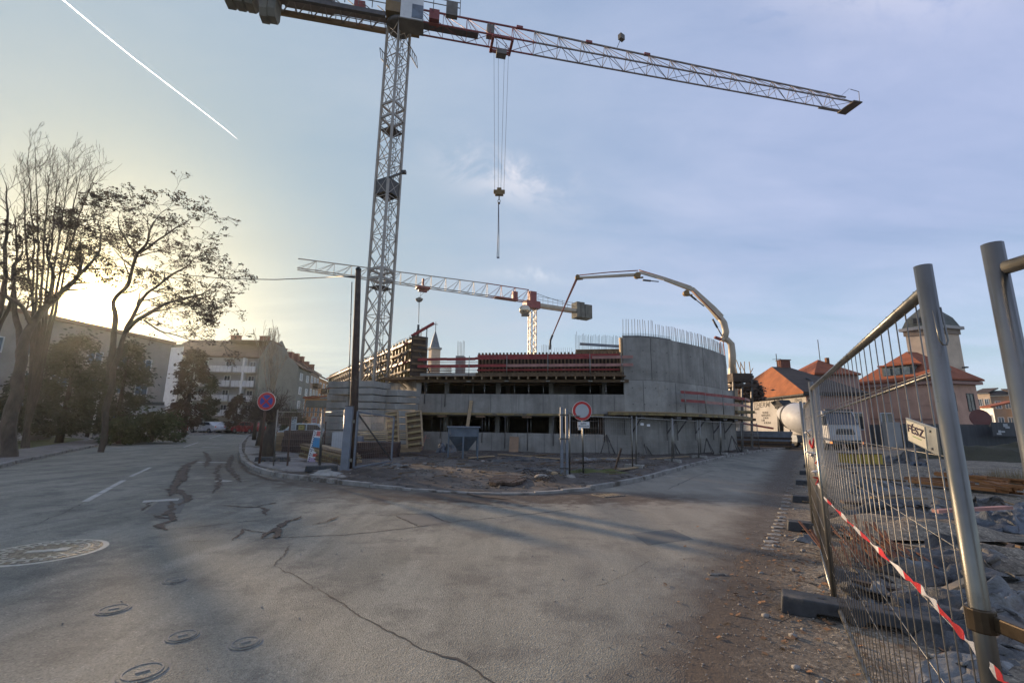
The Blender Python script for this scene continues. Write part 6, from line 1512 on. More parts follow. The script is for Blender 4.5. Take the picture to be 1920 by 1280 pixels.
# ---------------- buildings
def win(bt, c, u, n, w, h, mat=None, frame=None, mull=1, proud=.02):
    """window on a facade: c centre (Vector3), u along, n outward (2D vectors)"""
    c = Vector(c); u3 = Vector((u.x, u.y, 0)); n3 = Vector((n.x, n.y, 0)); z3 = Vector((0, 0, 1)); rz = math.atan2(u.y, u.x)
    m = MB(); fw = min(.1, w * .1)
    for sx in (-1, 1): m.box(c + u3 * sx * (w / 2) + n3 * proud, (fw, .10, h + fw), rz)
    for sz in (-1, 1): m.box(c + z3 * sz * (h / 2) + n3 * (proud - .002), (w - fw, .10, fw), rz)
    for k in range(1, mull + 1): m.box(c + u3 * (w * k / (mull + 1) - w / 2) + n3 * (proud - .012), (fw * .7, .08, h - fw), rz)
    f = m.build('window', frame or M_RIMW, bt)
    MB().box(c + n3 * (proud - .03), (w - fw, .06, h - fw), rz).build('pane', mat or M_GLASS, f); return f
def viewbox(a, b, depth, z0, z1):
    d = (b - a).normalized(); n = Vector((-d.y, d.x)); n = n if n.dot(a) > 0 else -n
    return MB().prism([tuple(a), tuple(b), tuple(b + b.normalized() * depth), tuple(a + a.normalized() * depth)], z0, z1), d, -n
def wallbox(a, b, depth, z0, z1, side=1):
    d = (b - a).normalized(); n = Vector((-d.y, d.x)) * side; return MB().prism([tuple(a), tuple(b), tuple(b + n * depth), tuple(a + n * depth)], z0, z1), d, -n
# long pale building behind the trees
a = Vector((-49.5, 26.0)); b = Vector((-45.6, 58.5)); bt = thing('long_building', 'long pale building behind the trees below the sun', 'building', (-52, 44, 0))
m, d, n = wallbox(a, b, 11, -.1, 11.6, 1); m.build('wall', M_PLFLARE, bt); m, _, _ = wallbox(a - d * .3 + n * .4, b + d * .3 + n * .4, 11.8, 11.62, 12.0, 1); m.build('roof', M_ROOFB, bt)
for k in range(10):
    for z in (2.4, 5.4, 8.4):
        win(bt, Vector(((a + d * (2 + 3.05 * k)).x, (a + d * (2 + 3.05 * k)).y, z)), d, n, 1.6, 1.4, M_GLASSB)
# low white building
a, b = P(232, 800, 50).to_2d(), P(306, 800, 46).to_2d(); bt = thing('low_building', 'low white flat-roofed building behind the hedge bush', 'building', (a.x, a.y, 0))
m, d, n = viewbox(a, b, 7, -.1, 3.2); m.build('wall', M_WHITE, bt); m, _, _ = viewbox(a - d * .2 + n * .3, b + d * .2 + n * .3, 7.6, 3.22, 3.5); m.build('roof', M_ZINC, bt)
for k in range(3): q = a + d * (1.5 + 2 * k); win(bt, Vector((q.x, q.y, 1.7)), d, n, 1.3, 1.3)
# white facade seen between the trees
a, b = P(240, 800, 75).to_2d(), P(322, 800, 72).to_2d(); bt = thing('white_building', 'white building seen between the trees left of the balcony block', 'building', (a.x, a.y, 0))
zt = P(322, 645, 72).z; m, d, n = viewbox(a, b, 10, -.1, zt - .4); m.build('wall', M_WHITE, bt); m, _, _ = viewbox(a - d * .2 + n * .3, b + d * .2 + n * .3, 10.6, zt - .38, zt); m.build('roof', M_ZINC, bt)
for k in range(3):
    for z in (3, 6.2, 9.4): q = a + d * (1.2 + 2.6 * k); win(bt, Vector((q.x, q.y, z)), d, n, 1.3, 1.3)
# balcony block with brown roof
ea, eb = G(325, 668, 14).to_2d(), Vector((-49.5, 86.7)); ea = Vector((-68, 85.2)); bt = thing('balcony_block', 'five storey block with rows of white balconies and a brown roof', 'building', (-58, 90, 0))
m, d, n = wallbox(ea, eb, 15.5, -.1, 13.9, 1); m.build('wall', M_PLPALE, bt)
nb_ = -n; c0, c1_ = ea + nb_ * 15.5, eb + nb_ * 15.5
rg0, rg1 = (ea + c0) / 2, (eb + c1_) / 2; zr = onray(512, 640, eb, c1_).z; zr = P(480, 643, rg1.y).z
E_ = lambda p, z: (p.x, p.y, z)
m = MB(); oe = n * .6
m.slab([E_(ea + oe, 13.92), E_(eb + oe, 13.92), E_(rg1, zr), E_(rg0, zr)], (0, 0, .25)); m.slab([E_(c0 - oe, 13.92), E_(c1_ - oe, 13.92), E_(rg1, zr), E_(rg0, zr)], (0, 0, .25)); m.build('roof', M_ROOFB, bt)
MB().slab([E_(eb, 13.9), E_(c1_, 13.9), E_(rg1, zr + .6)], (.35, 0, 0)).build('gable', M_PLGREY, bt)
for fx in (.30, .62): q = rg0.lerp(rg1, fx + .2); MB().box((q.x, q.y, zr + .5), (1.9, .8, 1.6)).box((q.x, q.y, zr + 1.4), (2.1, 1.0, .12)).build('chimney', M_BRICKR, bt)
q = rg0.lerp(rg1, .86); MB().tube((q.x, q.y, zr), (q.x, q.y, zr + 3.4), .05, n=5).bar((q.x - .9, q.y, zr + 3.0), (q.x + .9, q.y, zr + 3.1), .05).bar((q.x - .6, q.y, zr + 2.6), (q.x + .6, q.y, zr + 2.6), .04).build('aerial', M_CABLE, bt)
MB().tube((q.x - 8, q.y - 8, 0), (q.x - 8, q.y - 8, .1), .02).build('gutter', M_STEELG, bt)
flr = [2.6, 5.4, 8.2, 11.0]
for zi, z in enumerate(flr):
    for seg in range(4):
        s0 = .6 + seg * 4.5; s1 = s0 + 4.2; qa = ea + d * s0; qb = ea + d * s1; rz = math.atan2(d.y, d.x); ce = (qa + qb) / 2
        MB().box((ce.x + n.x * .6, ce.y + n.y * .6, z - .08), (4.2, 1.3, .16), rz).build('balcony_floor', M_CONC2, bt)
        m = MB()
        for k in range(6): e = qa.lerp(qb, (k + .5) / 6); m.box((e.x + n.x * 1.25, e.y + n.y * 1.25, z + .6), (.62, .05, 1.15), rz)
        m.build('balcony_panels', M_BALC, bt)
        win(bt, Vector((ce.x - 1.0, ce.y, z + 1.45)), d, n, 1.5, 1.5, M_GLASS if (zi + seg) % 3 else M_GLASSB); win(bt, Vector((ce.x + 1.0, ce.y, z + 1.1)), d, n, 1.1, 2.1)
for s in (6.9, 16.0): q = ea + d * s; MB().box((q.x + n.x * .7, q.y + n.y * .7, 7), (.35, 1.2, 13.6), math.atan2(d.y, d.x)).build('pilaster', M_BALC, bt)
# grey gable house, and the street row receding behind it
g0, g1 = Vector((-49.0, 86.9)), Vector((-49.0, 103.5)); bt = thing('grey_gable_house', 'tall house with a blank grey green gable wall right of the balcony block', 'building', (-50, 95, 0))
tops = [onray(x, y, g0, g1) for x, y in ((490, 672), (511, 640), (529, 650), (530.5, 664), (548, 673), (560, 687))]
MB().slab([(g0.x, tops[0].y, -.1), (g1.x, tops[-1].y, -.1)] + [tuple(p) for p in reversed(tops)], (-.45, 0, 0)).build('gable_wall', M_PLGREY, bt)
q = tops[1]; r_ = tops[2]; MB().slab([(q.x + .05, q.y, q.z + .01), (r_.x + .05, r_.y, r_.z + .01), (r_.x - 9, r_.y, r_.z + .01), (q.x - 9, q.y, q.z + .01)], (0, 0, .25)).build('roof', M_ROOFB, bt)
fr_ = [G(560, 690, 14).to_2d(), None, None, None]; fr_[0] = Vector((-49.0, tops[-1].y + .1))
def onr(px, y): d = ray(px, 760); return Vector((d[0] / d[1] * y, y))
fr_ = [fr_[0], onr(577, 112), onr(594, 122), onr(612, 134)]
specs = [('street_house', 'grey house of the far row with white framed windows, next to the blank gable', M_PLGREY, (560, 689), 2), ('street_house', 'beige house of the far row with brown balconies, middle one', M_PLBRN, (577, 693), 3), ('street_house', 'last beige house of the far row beside the ballast blocks', M_PLORN, (594, 706), 3)]
for k, (nm_, lab, mt, (ex_, ey_), nw_) in enumerate(specs):
    a_, b_ = fr_[k], fr_[k + 1]; H_ = onray(ex_, ey_, a_, b_).z; d_ = (b_ - a_).normalized(); n_ = Vector((d_.y, -d_.x)); bt = thing(nm_, lab, 'building', (a_.x, a_.y, 0), 0, 'houses of the far row'); bk = -n_ * 11; Wl = (b_ - a_).length
    MB().prism([tuple(a_), tuple(b_), tuple(b_ + bk), tuple(a_ + bk)], -.1, H_ - .02).build('wall', mt, bt)
    rd = MB(); rd.slab([E_(a_ + n_ * .6, H_), E_(b_ + n_ * .6, H_), E_(b_ + bk / 2, H_ + 3.4), E_(a_ + bk / 2, H_ + 3.4)], (0, 0, .25)); rd.slab([E_(a_ + bk, H_), E_(b_ + bk, H_), E_(b_ + bk / 2, H_ + 3.38), E_(a_ + bk / 2, H_ + 3.38)], (0, 0, .25)); rr_f = rd.build('roof', M_ROOFB, bt)
    MB().slab([E_(a_ + d_ * .1, H_), E_(a_ + bk + d_ * .1, H_), E_(a_ + bk / 2 + d_ * .1, H_ + 3.3)], (0, .3, 0)).build('gable', mt, bt)
    for c_ in (.25, .75): q = a_.lerp(b_, c_) + bk * .42; MB().box((q.x, q.y, H_ + 3.4), (1.5, 1.0, 2.4)).box((q.x, q.y, H_ + 4.65), (1.7, 1.2, .15)).build('chimney', M_BRICKR, rr_f)
    for j in range(4):
        z = H_ - 1.9 - 3.2 * j
        for w_ in range(nw_): q = a_ + d_ * Wl * (w_ + .5) / nw_; win(bt, Vector((q.x, q.y, z)), d_, n_, 1.9, 1.6, M_GLASSB, M_WHITE, 2)
        if k: q = (a_ + b_) / 2; MB().box((q.x + n_.x * .7, q.y + n_.y * .7, z - 1.3), (Wl * .45, 1.3, 1.0), math.atan2(d_.y, d_.x)).build('balcony', M_WOODB, bt)
a_, b_ = P(572, 745, 78).to_2d(), P(612, 745, 74).to_2d(); bt = thing('orange_house', 'low orange house catching the sun left of the ballast blocks', 'building', (a_.x, a_.y, 0)); H_ = P(590, 746, 76).z
m, d_, n_ = wallbox(a_, b_, 6, -.1, H_, 1); m.build('wall', M_PLORN, bt); m, _, _ = wallbox(a_ - d_ * .2 + n_ * .3, b_ + d_ * .2 + n_ * .3, 6.5, H_ + .01, H_ + .3, 1); m.build('roof', M_ROOFR, bt)
for k in range(5): q = a_ + d_ * ((b_ - a_).length * (k + .5) / 5); win(bt, Vector((q.x, q.y, H_ - 2.0)), d_, n_, .45, 2.2)
# church spire beyond
q = P(815, 655, 120); t = thing('church_tower', 'slender pointed church spire with a cross behind the new building', 'church', (q.x, 120, 0)); zt = P(815, 612, 120).z - q.z
MB().box((0, 0, q.z / 2), (2.5, 2.5, q.z), .5).build('shaft', M_PLCREAM, t, world=False); MB().box((0, 0, q.z + .15), (3.1, 3.1, .5), .5).build('cornice', M_PLPALE, t, world=False)
MB().lathe((0, 0, q.z + .4), [(1.45, 0), (.75, 2.6), (.05, zt - 1.5)], 8, smooth=False).build('spire', M_SKIP, t, world=False)
MB().bar((0, 0, q.z + zt - 1.2), (0, 0, q.z + zt + 1.3), .14).bar((-.55, 0, q.z + zt + .6), (.55, 0, q.z + zt + .6), .14).build('cross', M_CABLE, t, world=False)
# cars far down the street
cars = [(372, 801, 62, 2.9, PR, 'red car parked far down the street, leftmost of the row'), (388, 802, 60, 2.9, PWH, 'white car parked far down the street in front of the narrow fir tree'), (402, 801, 62, 3.0, PSV, 'silver car parked far down the street by the farther globe lamp'), (428, 799, 66, 2.9, PDK, 'dark car parked far down the street below the balconies'), (452, 800, 64, 2.7, PWH, 'white car parked far down the street right of the dark one'), (466, 800, 60, 2.8, PR, 'dark red car parked far down the street beside the pollarded trees')]
for px, py, Y_, rz, pm, lab in cars: q = P(px, 800, Y_); car((q.x, Y_, .1), rz, pm, lab)
car((P(556, 800, 45).x, 45, .1), .3, PSV, 'silver car behind the pale blue information board')
# ================================================================ right side: houses, tower, mixer truck
def hip(m, pts, apexes, th=.22):
    """pts: 4 eave corners, apexes: 2 ridge points (first near side 0-1, second near side 2-3)"""
    a, b, c, d = pts; e, f = apexes
    for poly in ((a, b, e), (b, c, f, e), (c, d, f), (d, a, e, f)): m.slab(list(poly), (0, 0, th))
    return m
# --- house with painted wall and orange hip roof
ZE = 5.5; w0 = G(1385, 752, ZE).to_2d(); w1 = G(1510, 738, ZE).to_2d(); du = (w1 - w0).normalized(); w0 = w1 - du * 20.5; nin = Vector((-du.y, du.x)); nin = nin if nin.x > 0 else -nin
bt = thing('painted_wall_house', 'house with an orange tiled hip roof and black lettering on its pale side wall', 'building', (w1.x, w1.y, 0))
dep = 6.6
MB().prism([tuple(w0), tuple(w1), tuple(w1 + nin * dep), tuple(w0 + nin * dep)], -.1, ZE - .05).build('wall', M_PLW, bt)
ap = onray(1447, 690, (w0 + w1) / 2 + nin * 2.8 - du * 30, (w0 + w1) / 2 + nin * 2.8 + du * 30); zz = ap.z
ap2 = ap.to_2d() + nin * 2.2
o0, o1, o2, o3 = w0 - nin * .5 - du * .5, w1 - nin * .5 + du * .5, w1 + nin * dep + du * .5, w0 + nin * dep - du * .5
rf = MB(); rf.slab([(o0.x, o0.y, ZE), (o1.x, o1.y, ZE), (ap.x, ap.y, zz)], (0, 0, .2)); ro = rf.build('hip_roof', M_ROOFO, bt)
rf = MB(); rf.slab([(o1.x, o1.y, ZE - .003), (o2.x, o2.y, ZE - .003), (ap2.x, ap2.y, zz - .003), (ap.x, ap.y, zz - .003)], (0, 0, .2)); rf.slab([(o2.x, o2.y, ZE), (o3.x, o3.y, ZE), (ap2.x, ap2.y, zz)], (0, 0, .2)); rf.slab([(o3.x, o3.y, ZE), (o0.x, o0.y, ZE), (ap.x, ap.y, zz), (ap2.x, ap2.y, zz)], (0, 0, .2)); ro2 = rf.build('shaded_roof_slopes', M_ROOFD, bt)  # slopes turned from the sun, their shade put into dark brown tiles
MB().bar((o0.x, o0.y, ZE - .1), (o1.x, o1.y, ZE - .1), .12, .18).bar((o1.x, o1.y, ZE - .1), (o2.x, o2.y, ZE - .1), .12, .18).build('gutter', M_BLACK, bt)
q = ap.to_2d().lerp(ap2, .75); MB().box((q.x, q.y, zz + .3), (1.3, .9, 1.5)).box((q.x, q.y, zz + 1.1), (1.5, 1.1, .1)).build('chimney', M_BRICKR, ro2)
q = ap.to_2d().lerp(ap2, .35); MB().tube((q.x, q.y, zz), (q.x, q.y, zz + 2.0), .05, n=5).bar((q.x - .6, q.y, zz + 1.2), (q.x + .6, q.y, zz + 1.3), .05).build('aerial', M_CABLE, ro2)
q = o1.lerp(ap.to_2d(), .45) + nin * 2.2; MB().bar((q.x, q.y, ZE + (zz - ZE) * .45 + .35), (q.x + 1.5, q.y - .8, ZE + (zz - ZE) * .25 + .35), .5, .05).build('roof_window', M_GLASSB, ro2)
trz = math.atan2(du.y, du.x)
M_LETT = flat('painted_letters', (.025, .022, .022))
def wtext(txt, px, py, size, shear=0., bold=.0, sx=1.):
    q = onray(px, py, w0, w1); return text_mesh(txt, size, 'lettering', M_LETT, bt, q - Vector(bt.location) - Vector((nin.x, nin.y, 0)) * .012, (math.pi / 2, 0, trz), .004, bold, shear, sx=sx)
wtext('THERM', 1427, 759.5, .95, .25, .012, 1.35)
wtext('TERMÉK', 1419, 767, .36, 0, .01, 1.1)
for txt, x, y, s in (('TELEFON', 1435, 773.5, .34), ('NAPSUGÁR U.', 1436, 778.5, .34), ('9 700 98', 1436, 783.5, .34), ('2 100', 1431, 788, .34), ('06 90 336 8', 1439, 792.5, .34), ('TEL', 1417, 774, .34), ('FÉNYE', 1497, 750.5, .50), ('TOK', 1500, 757.5, .42)): wtext(txt, x, y, s, 0, .012, 1.0)
q = onray(1460, 755.5, w0, w1); MB().bar(q + Vector((du.x, du.y, 0)) * -.8 + Vector((-.03, 0, .62)), q + Vector((du.x, du.y, 0)) * .8 + Vector((-.03, 0, .62)), .06).bar(q + Vector((du.x, du.y, 0)) * -.8 + Vector((-.03, 0, -.62)), q + Vector((du.x, du.y, 0)) * .8 + Vector((-.03, 0, -.62)), .06).bar(q + Vector((du.x * -.8 - .03, du.y * -.8, -.62)), q + Vector((du.x * -.8 - .03, du.y * -.8, .62)), .06, up=(0, 1, 0)).bar(q + Vector((du.x * .8 - .03, du.y * .8, -.62)), q + Vector((du.x * .8 - .03, du.y * .8, .62)), .06, up=(0, 1, 0)).build('painted_frame', M_LETT, bt)
MB().slab([(w1.x + .02, w1.y - .02, .0), ((w1 + nin * dep).x, (w1 + nin * dep).y - .02, 0), ((w1 + nin * dep).x, (w1 + nin * dep).y - .02, ZE - .1), (w1.x + .02, w1.y - .02, ZE - .1)], (0, -.05, 0)).build('shaded_front_wall', M_PLPINKD, bt)  # pinkish face, its shade put into the plaster colour
for k in range(3): q = w1 + nin * (2.0 + 3.2 * k); win(bt, Vector((q.x, q.y - .07, 2.6)), nin, Vector((nin.y, -nin.x)), 1.3, 1.8)
# --- pink building with a hip roof and dormer
ZP = 8.0; a = G(1612, 722, ZP).to_2d(); b = G(1755, 712, ZP).to_2d(); c = G(1828, 715, ZP).to_2d(); dd_ = a + (c - b)
bt = thing('pink_building', 'pink building with a red hip roof and a wide dormer right of the dark roof', 'building', (b.x, b.y, 0))
MB().prism([tuple(a), tuple(b), tuple(c), tuple(dd_)], -.1, ZP - .05).build('wall', M_PLPINK, bt)
cx_ = (a + b + c + dd_) / 4; ex = lambda p, k=.9: p + (p - cx_).normalized() * k
A_, B_, C_, D_ = ex(a), ex(b), ex(c), ex(dd_)
z1_ = P(1700, 662, 62).z
r0 = (A_ + B_) / 2 + (cx_ - (A_ + B_) / 2) * .75; r1 = (C_ + D_) / 2 + (cx_ - (C_ + D_) / 2) * .75
dw = (b - a).normalized(); nw = Vector((dw.y, -dw.x)); nw = nw if nw.x < 0 else -nw; r0 = (a + b) / 2 - nw * 5.2
r0 = onray(1700, 662, r0 - dw * 40, r0 + dw * 40); z1_ = r0.z; r0 = r0.to_2d()
r1 = onray(1742, 662, r0, r0 + (c - b)); r1 = r0 + (c - b) * .30
m = hip(MB(), [(A_.x, A_.y, ZP), (B_.x, B_.y, ZP), (C_.x, C_.y, ZP), (D_.x, D_.y, ZP)], [(r0.x, r0.y, z1_), (r1.x, r1.y, z1_)]); rf = m.build('roof', M_ROOFR, bt)
MB().prism([tuple(ex(a, .7)), tuple(ex(b, .7)), tuple(ex(c, .7)), tuple(ex(dd_, .7))], ZP - .45, ZP - .06).build('cornice', M_PLPINKD, bt)
dw = (b - a).normalized(); nw = Vector((dw.y, -dw.x)); nw = nw if nw.x < 0 else -nw
# dormer on the left slope
k0, k1 = onray(1655, 704, a + nw * -.5, b + nw * -.5), onray(1712, 704, a + nw * -.5, b + nw * -.5); zb_ = k0.z - .35; zt_ = k0.z + 1.15
m = MB().prism([tuple(k0.to_2d()), tuple(k1.to_2d()), tuple(k1.to_2d() - nw * 3), tuple(k0.to_2d() - nw * 3)], zb_, zt_); dm = m.build('dormer', M_ZINC, rf)
for f in (.18, .5, .82): q = k0.to_2d().lerp(k1.to_2d(), f); win(dm.parent, Vector((q.x, q.y, (zb_ + zt_) / 2)), dw, nw, (k1 - k0).length * .24, 1.0, M_GLASSB, M_ZINC, 0) if False else MB().box((q.x + nw.x * .05, q.y + nw.y * .05, (zb_ + zt_) / 2), ((k1 - k0).length * .24, .1, 1.0), math.atan2(dw.y, dw.x)).build('dormer_window', M_GLASSB, rf)
MB().prism([tuple(k0.to_2d() + nw * .4 - dw * .3), tuple(k1.to_2d() + nw * .4 + dw * .3), tuple(k1.to_2d() - nw * 3 + dw * .3), tuple(k0.to_2d() - nw * 3 - dw * .3)], zt_ + .01, zt_ + .22).build('dormer_roof', M_ROOFR, rf)
m = MB()
for (x, y) in ((1665, 755), (1700, 750), (1735, 760)): q = onray(x, y, a, b); m.box((q.x + nw.x * .04, q.y + nw.y * .04, q.z), (.9, .03, .05), math.atan2(dw.y, dw.x))
q0, q1 = onray(1625, 785, a, b), onray(1750, 785, a, b); m.bar(q0 + Vector((nw.x * .05, nw.y * .05, 0)), q1 + Vector((nw.x * .05, nw.y * .05, 0)), .12); m.build('string_course', M_PLPINKD, bt)
d2_ = (c - b).normalized(); n2_ = Vector((d2_.y, -d2_.x)); n2_ = n2_ if n2_.y < 0 else -n2_
for k in range(2): q = b + d2_ * (2 + 3 * k); win(bt, Vector((q.x, q.y, 5.3)), d2_, n2_, 1.1, 2.2, M_GLASS, M_STEELD)
q = b + dw * .0; MB().tube((b.x - .1, b.y - .1, 0), (b.x - .1, b.y - .1, ZP - .5), .06, n=6).build('downpipe', M_PLPINKD, bt)
# lower red-roofed wing between the houses
a3 = P(1530, 716, 60).to_2d(); b3_ = P(1612, 722, 60).to_2d(); H3 = P(1560, 703, 60).z
bt = thing('small_red_roof_house', 'small house with a steep red roof and roof aerial left of the pink building', 'building', (a3.x, a3.y, 0))
m, d_, n_ = wallbox(a3, b3_, 7, -.1, H3, 1); m.build('wall', M_PLPINKD, bt)
bk = -n_ * 7; zr_ = P(1540, 677, 63).z
pk = P(1534, 677, 63).to_2d(); pk2 = P(1575, 690, 63).to_2d()
hip(MB(), [E_(a3 + n_ * .5 - d_ * .4, H3), E_(b3_ + n_ * .5, H3), E_(b3_ + bk, H3), E_(a3 + bk - d_ * .4, H3)][3:] + [E_(a3 + n_ * .5 - d_ * .4, H3), E_(b3_ + n_ * .5, H3), E_(b3_ + bk, H3)], [(pk.x, pk.y, zr_), (pk2.x, pk2.y, zr_ - 1.0)]).build('roof', M_ROOFR, bt)
MB().tube((pk.x + .3, pk.y, zr_), (pk.x + .3, pk.y, P(1537, 637, 63).z), .05, n=5).build('aerial', M_CABLE, bt); MB().box((pk.x + 1.3, pk.y, zr_ - .1), (.4, .4, 1.2)).build('flue', M_RUST, bt)
# --- the cream tower
ZT_ = 17.0; a = G(1684, 617, ZT_).to_2d(); b = G(1757, 607, ZT_).to_2d(); c = G(1808, 612, ZT_).to_2d(); dd_ = a + (c - b); cx_ = (a + b + c + dd_) / 4
bt = thing('cream_tower', 'square cream tower with a grey green mansard roof behind the near fence post', 'tower', (cx_.x, cx_.y, 0))
inn = lambda p, k: p + (cx_ - p).normalized() * k
MB().prism([tuple(inn(p, .8)) for p in (a, b, c, dd_)], -.1, ZT_ - .65).build('shaft', M_PLCREAM, bt); MB().prism([tuple(p) for p in (a, b, c, dd_)], ZT_ - .45, ZT_).build('cornice', M_PLW, bt); MB().prism([tuple(inn(p, .55)) for p in (a, b, c, dd_)], ZT_ - 1.2, ZT_ - .46).build('frieze', M_PLBRN, bt)
z2, z3 = P(1720, 586, 62).z, P(1745, 563, 63).z
m = MB(); lo = [inn(p, .45) for p in (a, b, c, dd_)]; hi = [inn(p, 1.2) for p in (a, b, c, dd_)]; tp = [inn(p, 3.7) for p in (a, b, c, dd_)]
vs = [E_(p, ZT_ + .01) for p in lo] + [E_(p, z2) for p in hi] + [E_(p, z3) for p in tp]
m.add(vs, [(i, (i + 1) % 4, 4 + (i + 1) % 4, 4 + i) for i in range(4)] + [(4 + i, 4 + (i + 1) % 4, 8 + (i + 1) % 4, 8 + i) for i in range(4)] + [(8, 9, 10, 11), (3, 2, 1, 0)]); m.build('mansard_roof', M_ZINC, bt)
MB().box((cx_.x, cx_.y, z3 + .5), (.7, .7, 1.0)).build('roof_lantern', M_STEELD, bt)
fm = (lo[0] + lo[1]) / 2; fd = (lo[1] - lo[0]).normalized(); fn = Vector((fd.y, -fd.x)); fn = fn if fn.dot(fm - cx_) > 0 else -fn
q = fm + fn * -.45; zc2 = ZT_ + .95; MB().box((q.x, q.y, zc2), (1.4, .9, 1.1), math.atan2(fd.y, fd.x)).build('dormer', M_ZINC, bt); MB().box((q.x + fn.x * .46, q.y + fn.y * .46, zc2), (1.0, .05, .75), math.atan2(fd.y, fd.x)).build('dormer_window', M_BLACK, bt)
q = lo[1].lerp(lo[2], .75); MB().box((q.x + .2, q.y - .3, ZT_ - 6.2), (.5, .5, .2)).build('wall_lamp', M_BLACK, bt)
# --- grey yard wall with a gate
a = P(1606, 820, 50).to_2d(); b = P(1700, 820, 46).to_2d(); c = P(1925, 820, 44).to_2d()
t = thing('yard_wall', 'long grey yard wall with a rendered gate pier in front of the pink building', 'wall', (a.x, a.y, 0)); M_YW = simple('grey_sheet', (.065, .068, .072), .7, .1, var=.2, scale=.8, bump=.2, bscale=3, stretch=(4, 4, .3)); hz_ = P(1700, 796, 46).z
for p0, p1 in ((a, b), (b, c)): m, d_, n_ = wallbox(p0, p1, .2, -.1, hz_, 1); m.build('wall_panels', M_YW, t)
q = P(1671, 800, 46.5); MB().box((q.x, q.y, hz_ / 2 + .1), (1.5, .5, hz_ + .3)).build('gate_pier', M_PLPALE, t); m, d_, n_ = wallbox(b, c, .3, hz_ + .01, hz_ + .12, 1); m.build('coping', M_STEELD, t)
t2, cx, w, z0, h = board(1862, 792, 1915, 817, 43.5, 'black and white patched banner on the yard wall at the right', M_YW, 'wall_banner', False, 'banner')
for i in range(7): MB().box((cx + w * R.uniform(-.45, .45), 43.45, z0 + h * R.uniform(.15, .9)), (w * R.uniform(.08, .2), .02, h * R.uniform(.1, .3))).build('patch', M_RIMW, t2)
# round dark tank / dish
q = P(1838, 784, 48); t = thing('satellite_dish', 'dark red round dish above the yard wall', 'dish', (q.x, 48, 0)); MB().lathe((0, 0, q.z), [(.05, -.25), (.5, -.15), (.95, 0), (.95, .06)], 20, (-.3, -1, .1)).build('reflector', simple('dish_red', (.14, .045, .035), .6, 0, var=.2, scale=1, bump=0), t, world=False); MB().tube((0, .2, 0), (0, .2, q.z), .08).build('mast', M_STEELD, t, world=False)
# far houses on the right
for lab, x0, x1, yt, Y_, mt, roof in (('cream far house lit by the sun beyond the yard wall', 1826, 1856, 738, 85, M_PLCREAM, M_ROOFD), ('beige far house with dark windows beside the cream one', 1856, 1900, 742, 83, M_PLBRN, M_ROOFD), ('small white gabled house below the cream far house', 1838, 1862, 765, 70, M_WHITE, M_ROOFR), ('cream far house at the right picture edge behind the dark post', 1898, 1960, 738, 80, M_PLCREAM, M_ROOFD)):
    p0, p1 = P(x0, yt, Y_), P(x1, yt, Y_ - 2); bt = thing('far_house', lab, 'building', (p0.x, p0.y, 0), 0, 'far houses beyond the yard wall'); m, d_, n_ = viewbox(p0.to_2d(), p1.to_2d(), 8, -.1, p0.z); m.build('wall', mt, bt)
    W_ = (p1 - p0).length; bk = -n_ * 8; a_, b_ = p0.to_2d(), p1.to_2d(); MB().slab([E_(a_ + n_ * .3, p0.z + .01), E_(b_ + n_ * .3, p0.z + .01), E_(b_ + bk / 2, p0.z + 1.0), E_(a_ + bk / 2, p0.z + 1.0)], (0, 0, .2)).build('roof', roof, bt)
    for z in (p0.z - 1.7, p0.z - 4.6):
        if z < 2.5: continue
        for k in range(2): q = a_ + d_ * W_ * (.3 + .42 * k); win(bt, Vector((q.x, q.y, z)), d_, n_, min(1.1, W_ * .25), 1.3, M_GLASSB, M_WHITE)
# --- mixer truck
RW = G(1478, 836); tr = thing('mixer_truck', 'white concrete mixer truck with a pale drum and lit amber lamps behind the near fence', 'truck', (26.3, 40.2, 0), rad(-91))
MB().box((-.5, 0, .95), (8.8, 1.0, .28)).build('chassis', M_DKGREY, tr, world=False)
cb = MB(); cb.slab([(x, -1.24, z) for x, z in ((2.7, .7), (2.7, 3.05), (4.25, 3.12), (4.78, 2.05), (4.86, 1.2), (4.82, .55), (2.7, .55))], (0, 2.48, 0)); cab = cb.build('cab', M_TRUCKW, tr, world=False, bevel=.09)
MB().slab([(4.30, -1.08, 3.0), (4.30, 1.08, 3.0), (4.80, 1.12, 2.05), (4.80, -1.12, 2.05)], (.03, 0, .012)).build('windscreen', M_GLASS, cab, world=False)
for s in (-1, 1):
    MB().slab([(3.2, s * 1.245, 2.0), (4.5, s * 1.245, 2.0), (4.12, s * 1.245, 2.85), (3.2, s * 1.245, 2.85)], (0, s * .015, 0)).build('side_window', M_GLASS, cab, world=False)
    MB().box((4.75, s * 1.42, 2.35), (.18, .22, .75)).build('wing_mirror', M_BLACK, cab, world=False); MB().box((4.86, s * .98, .82), (.08, .42, .2)).build('headlight', M_RIMW, cab, world=False); MB().box((4.88, s * 1.16, .66), (.07, .20, .14)).build('amber_lamp', M_AMBER, cab, world=False)
MB().slab([(4.87, -.72, 1.30), (4.87, .72, 1.30), (4.86, .62, 1.72), (4.86, -.62, 1.72)], (.03, 0, 0)).build('grille', M_BLACK, cab, world=False)
m = MB()
for k in range(3): m.box((4.9, 0, 1.40 + k * .12), (.03, 1.2, .03))
m.build('grille_bars', M_STEELG, cab, world=False); MB().box((4.88, 0, .72), (.1, 2.3, .30)).build('bumper', M_DKGREY, cab, world=False, bevel=.03); MB().box((4.40, 0, 3.2), (.25, 2.3, .12)).build('sun_visor', M_DKGREY, cab, world=False)
ax = Vector((-1, 0, .20)).normalized(); c0 = Vector((2.2, 0, 2.1))
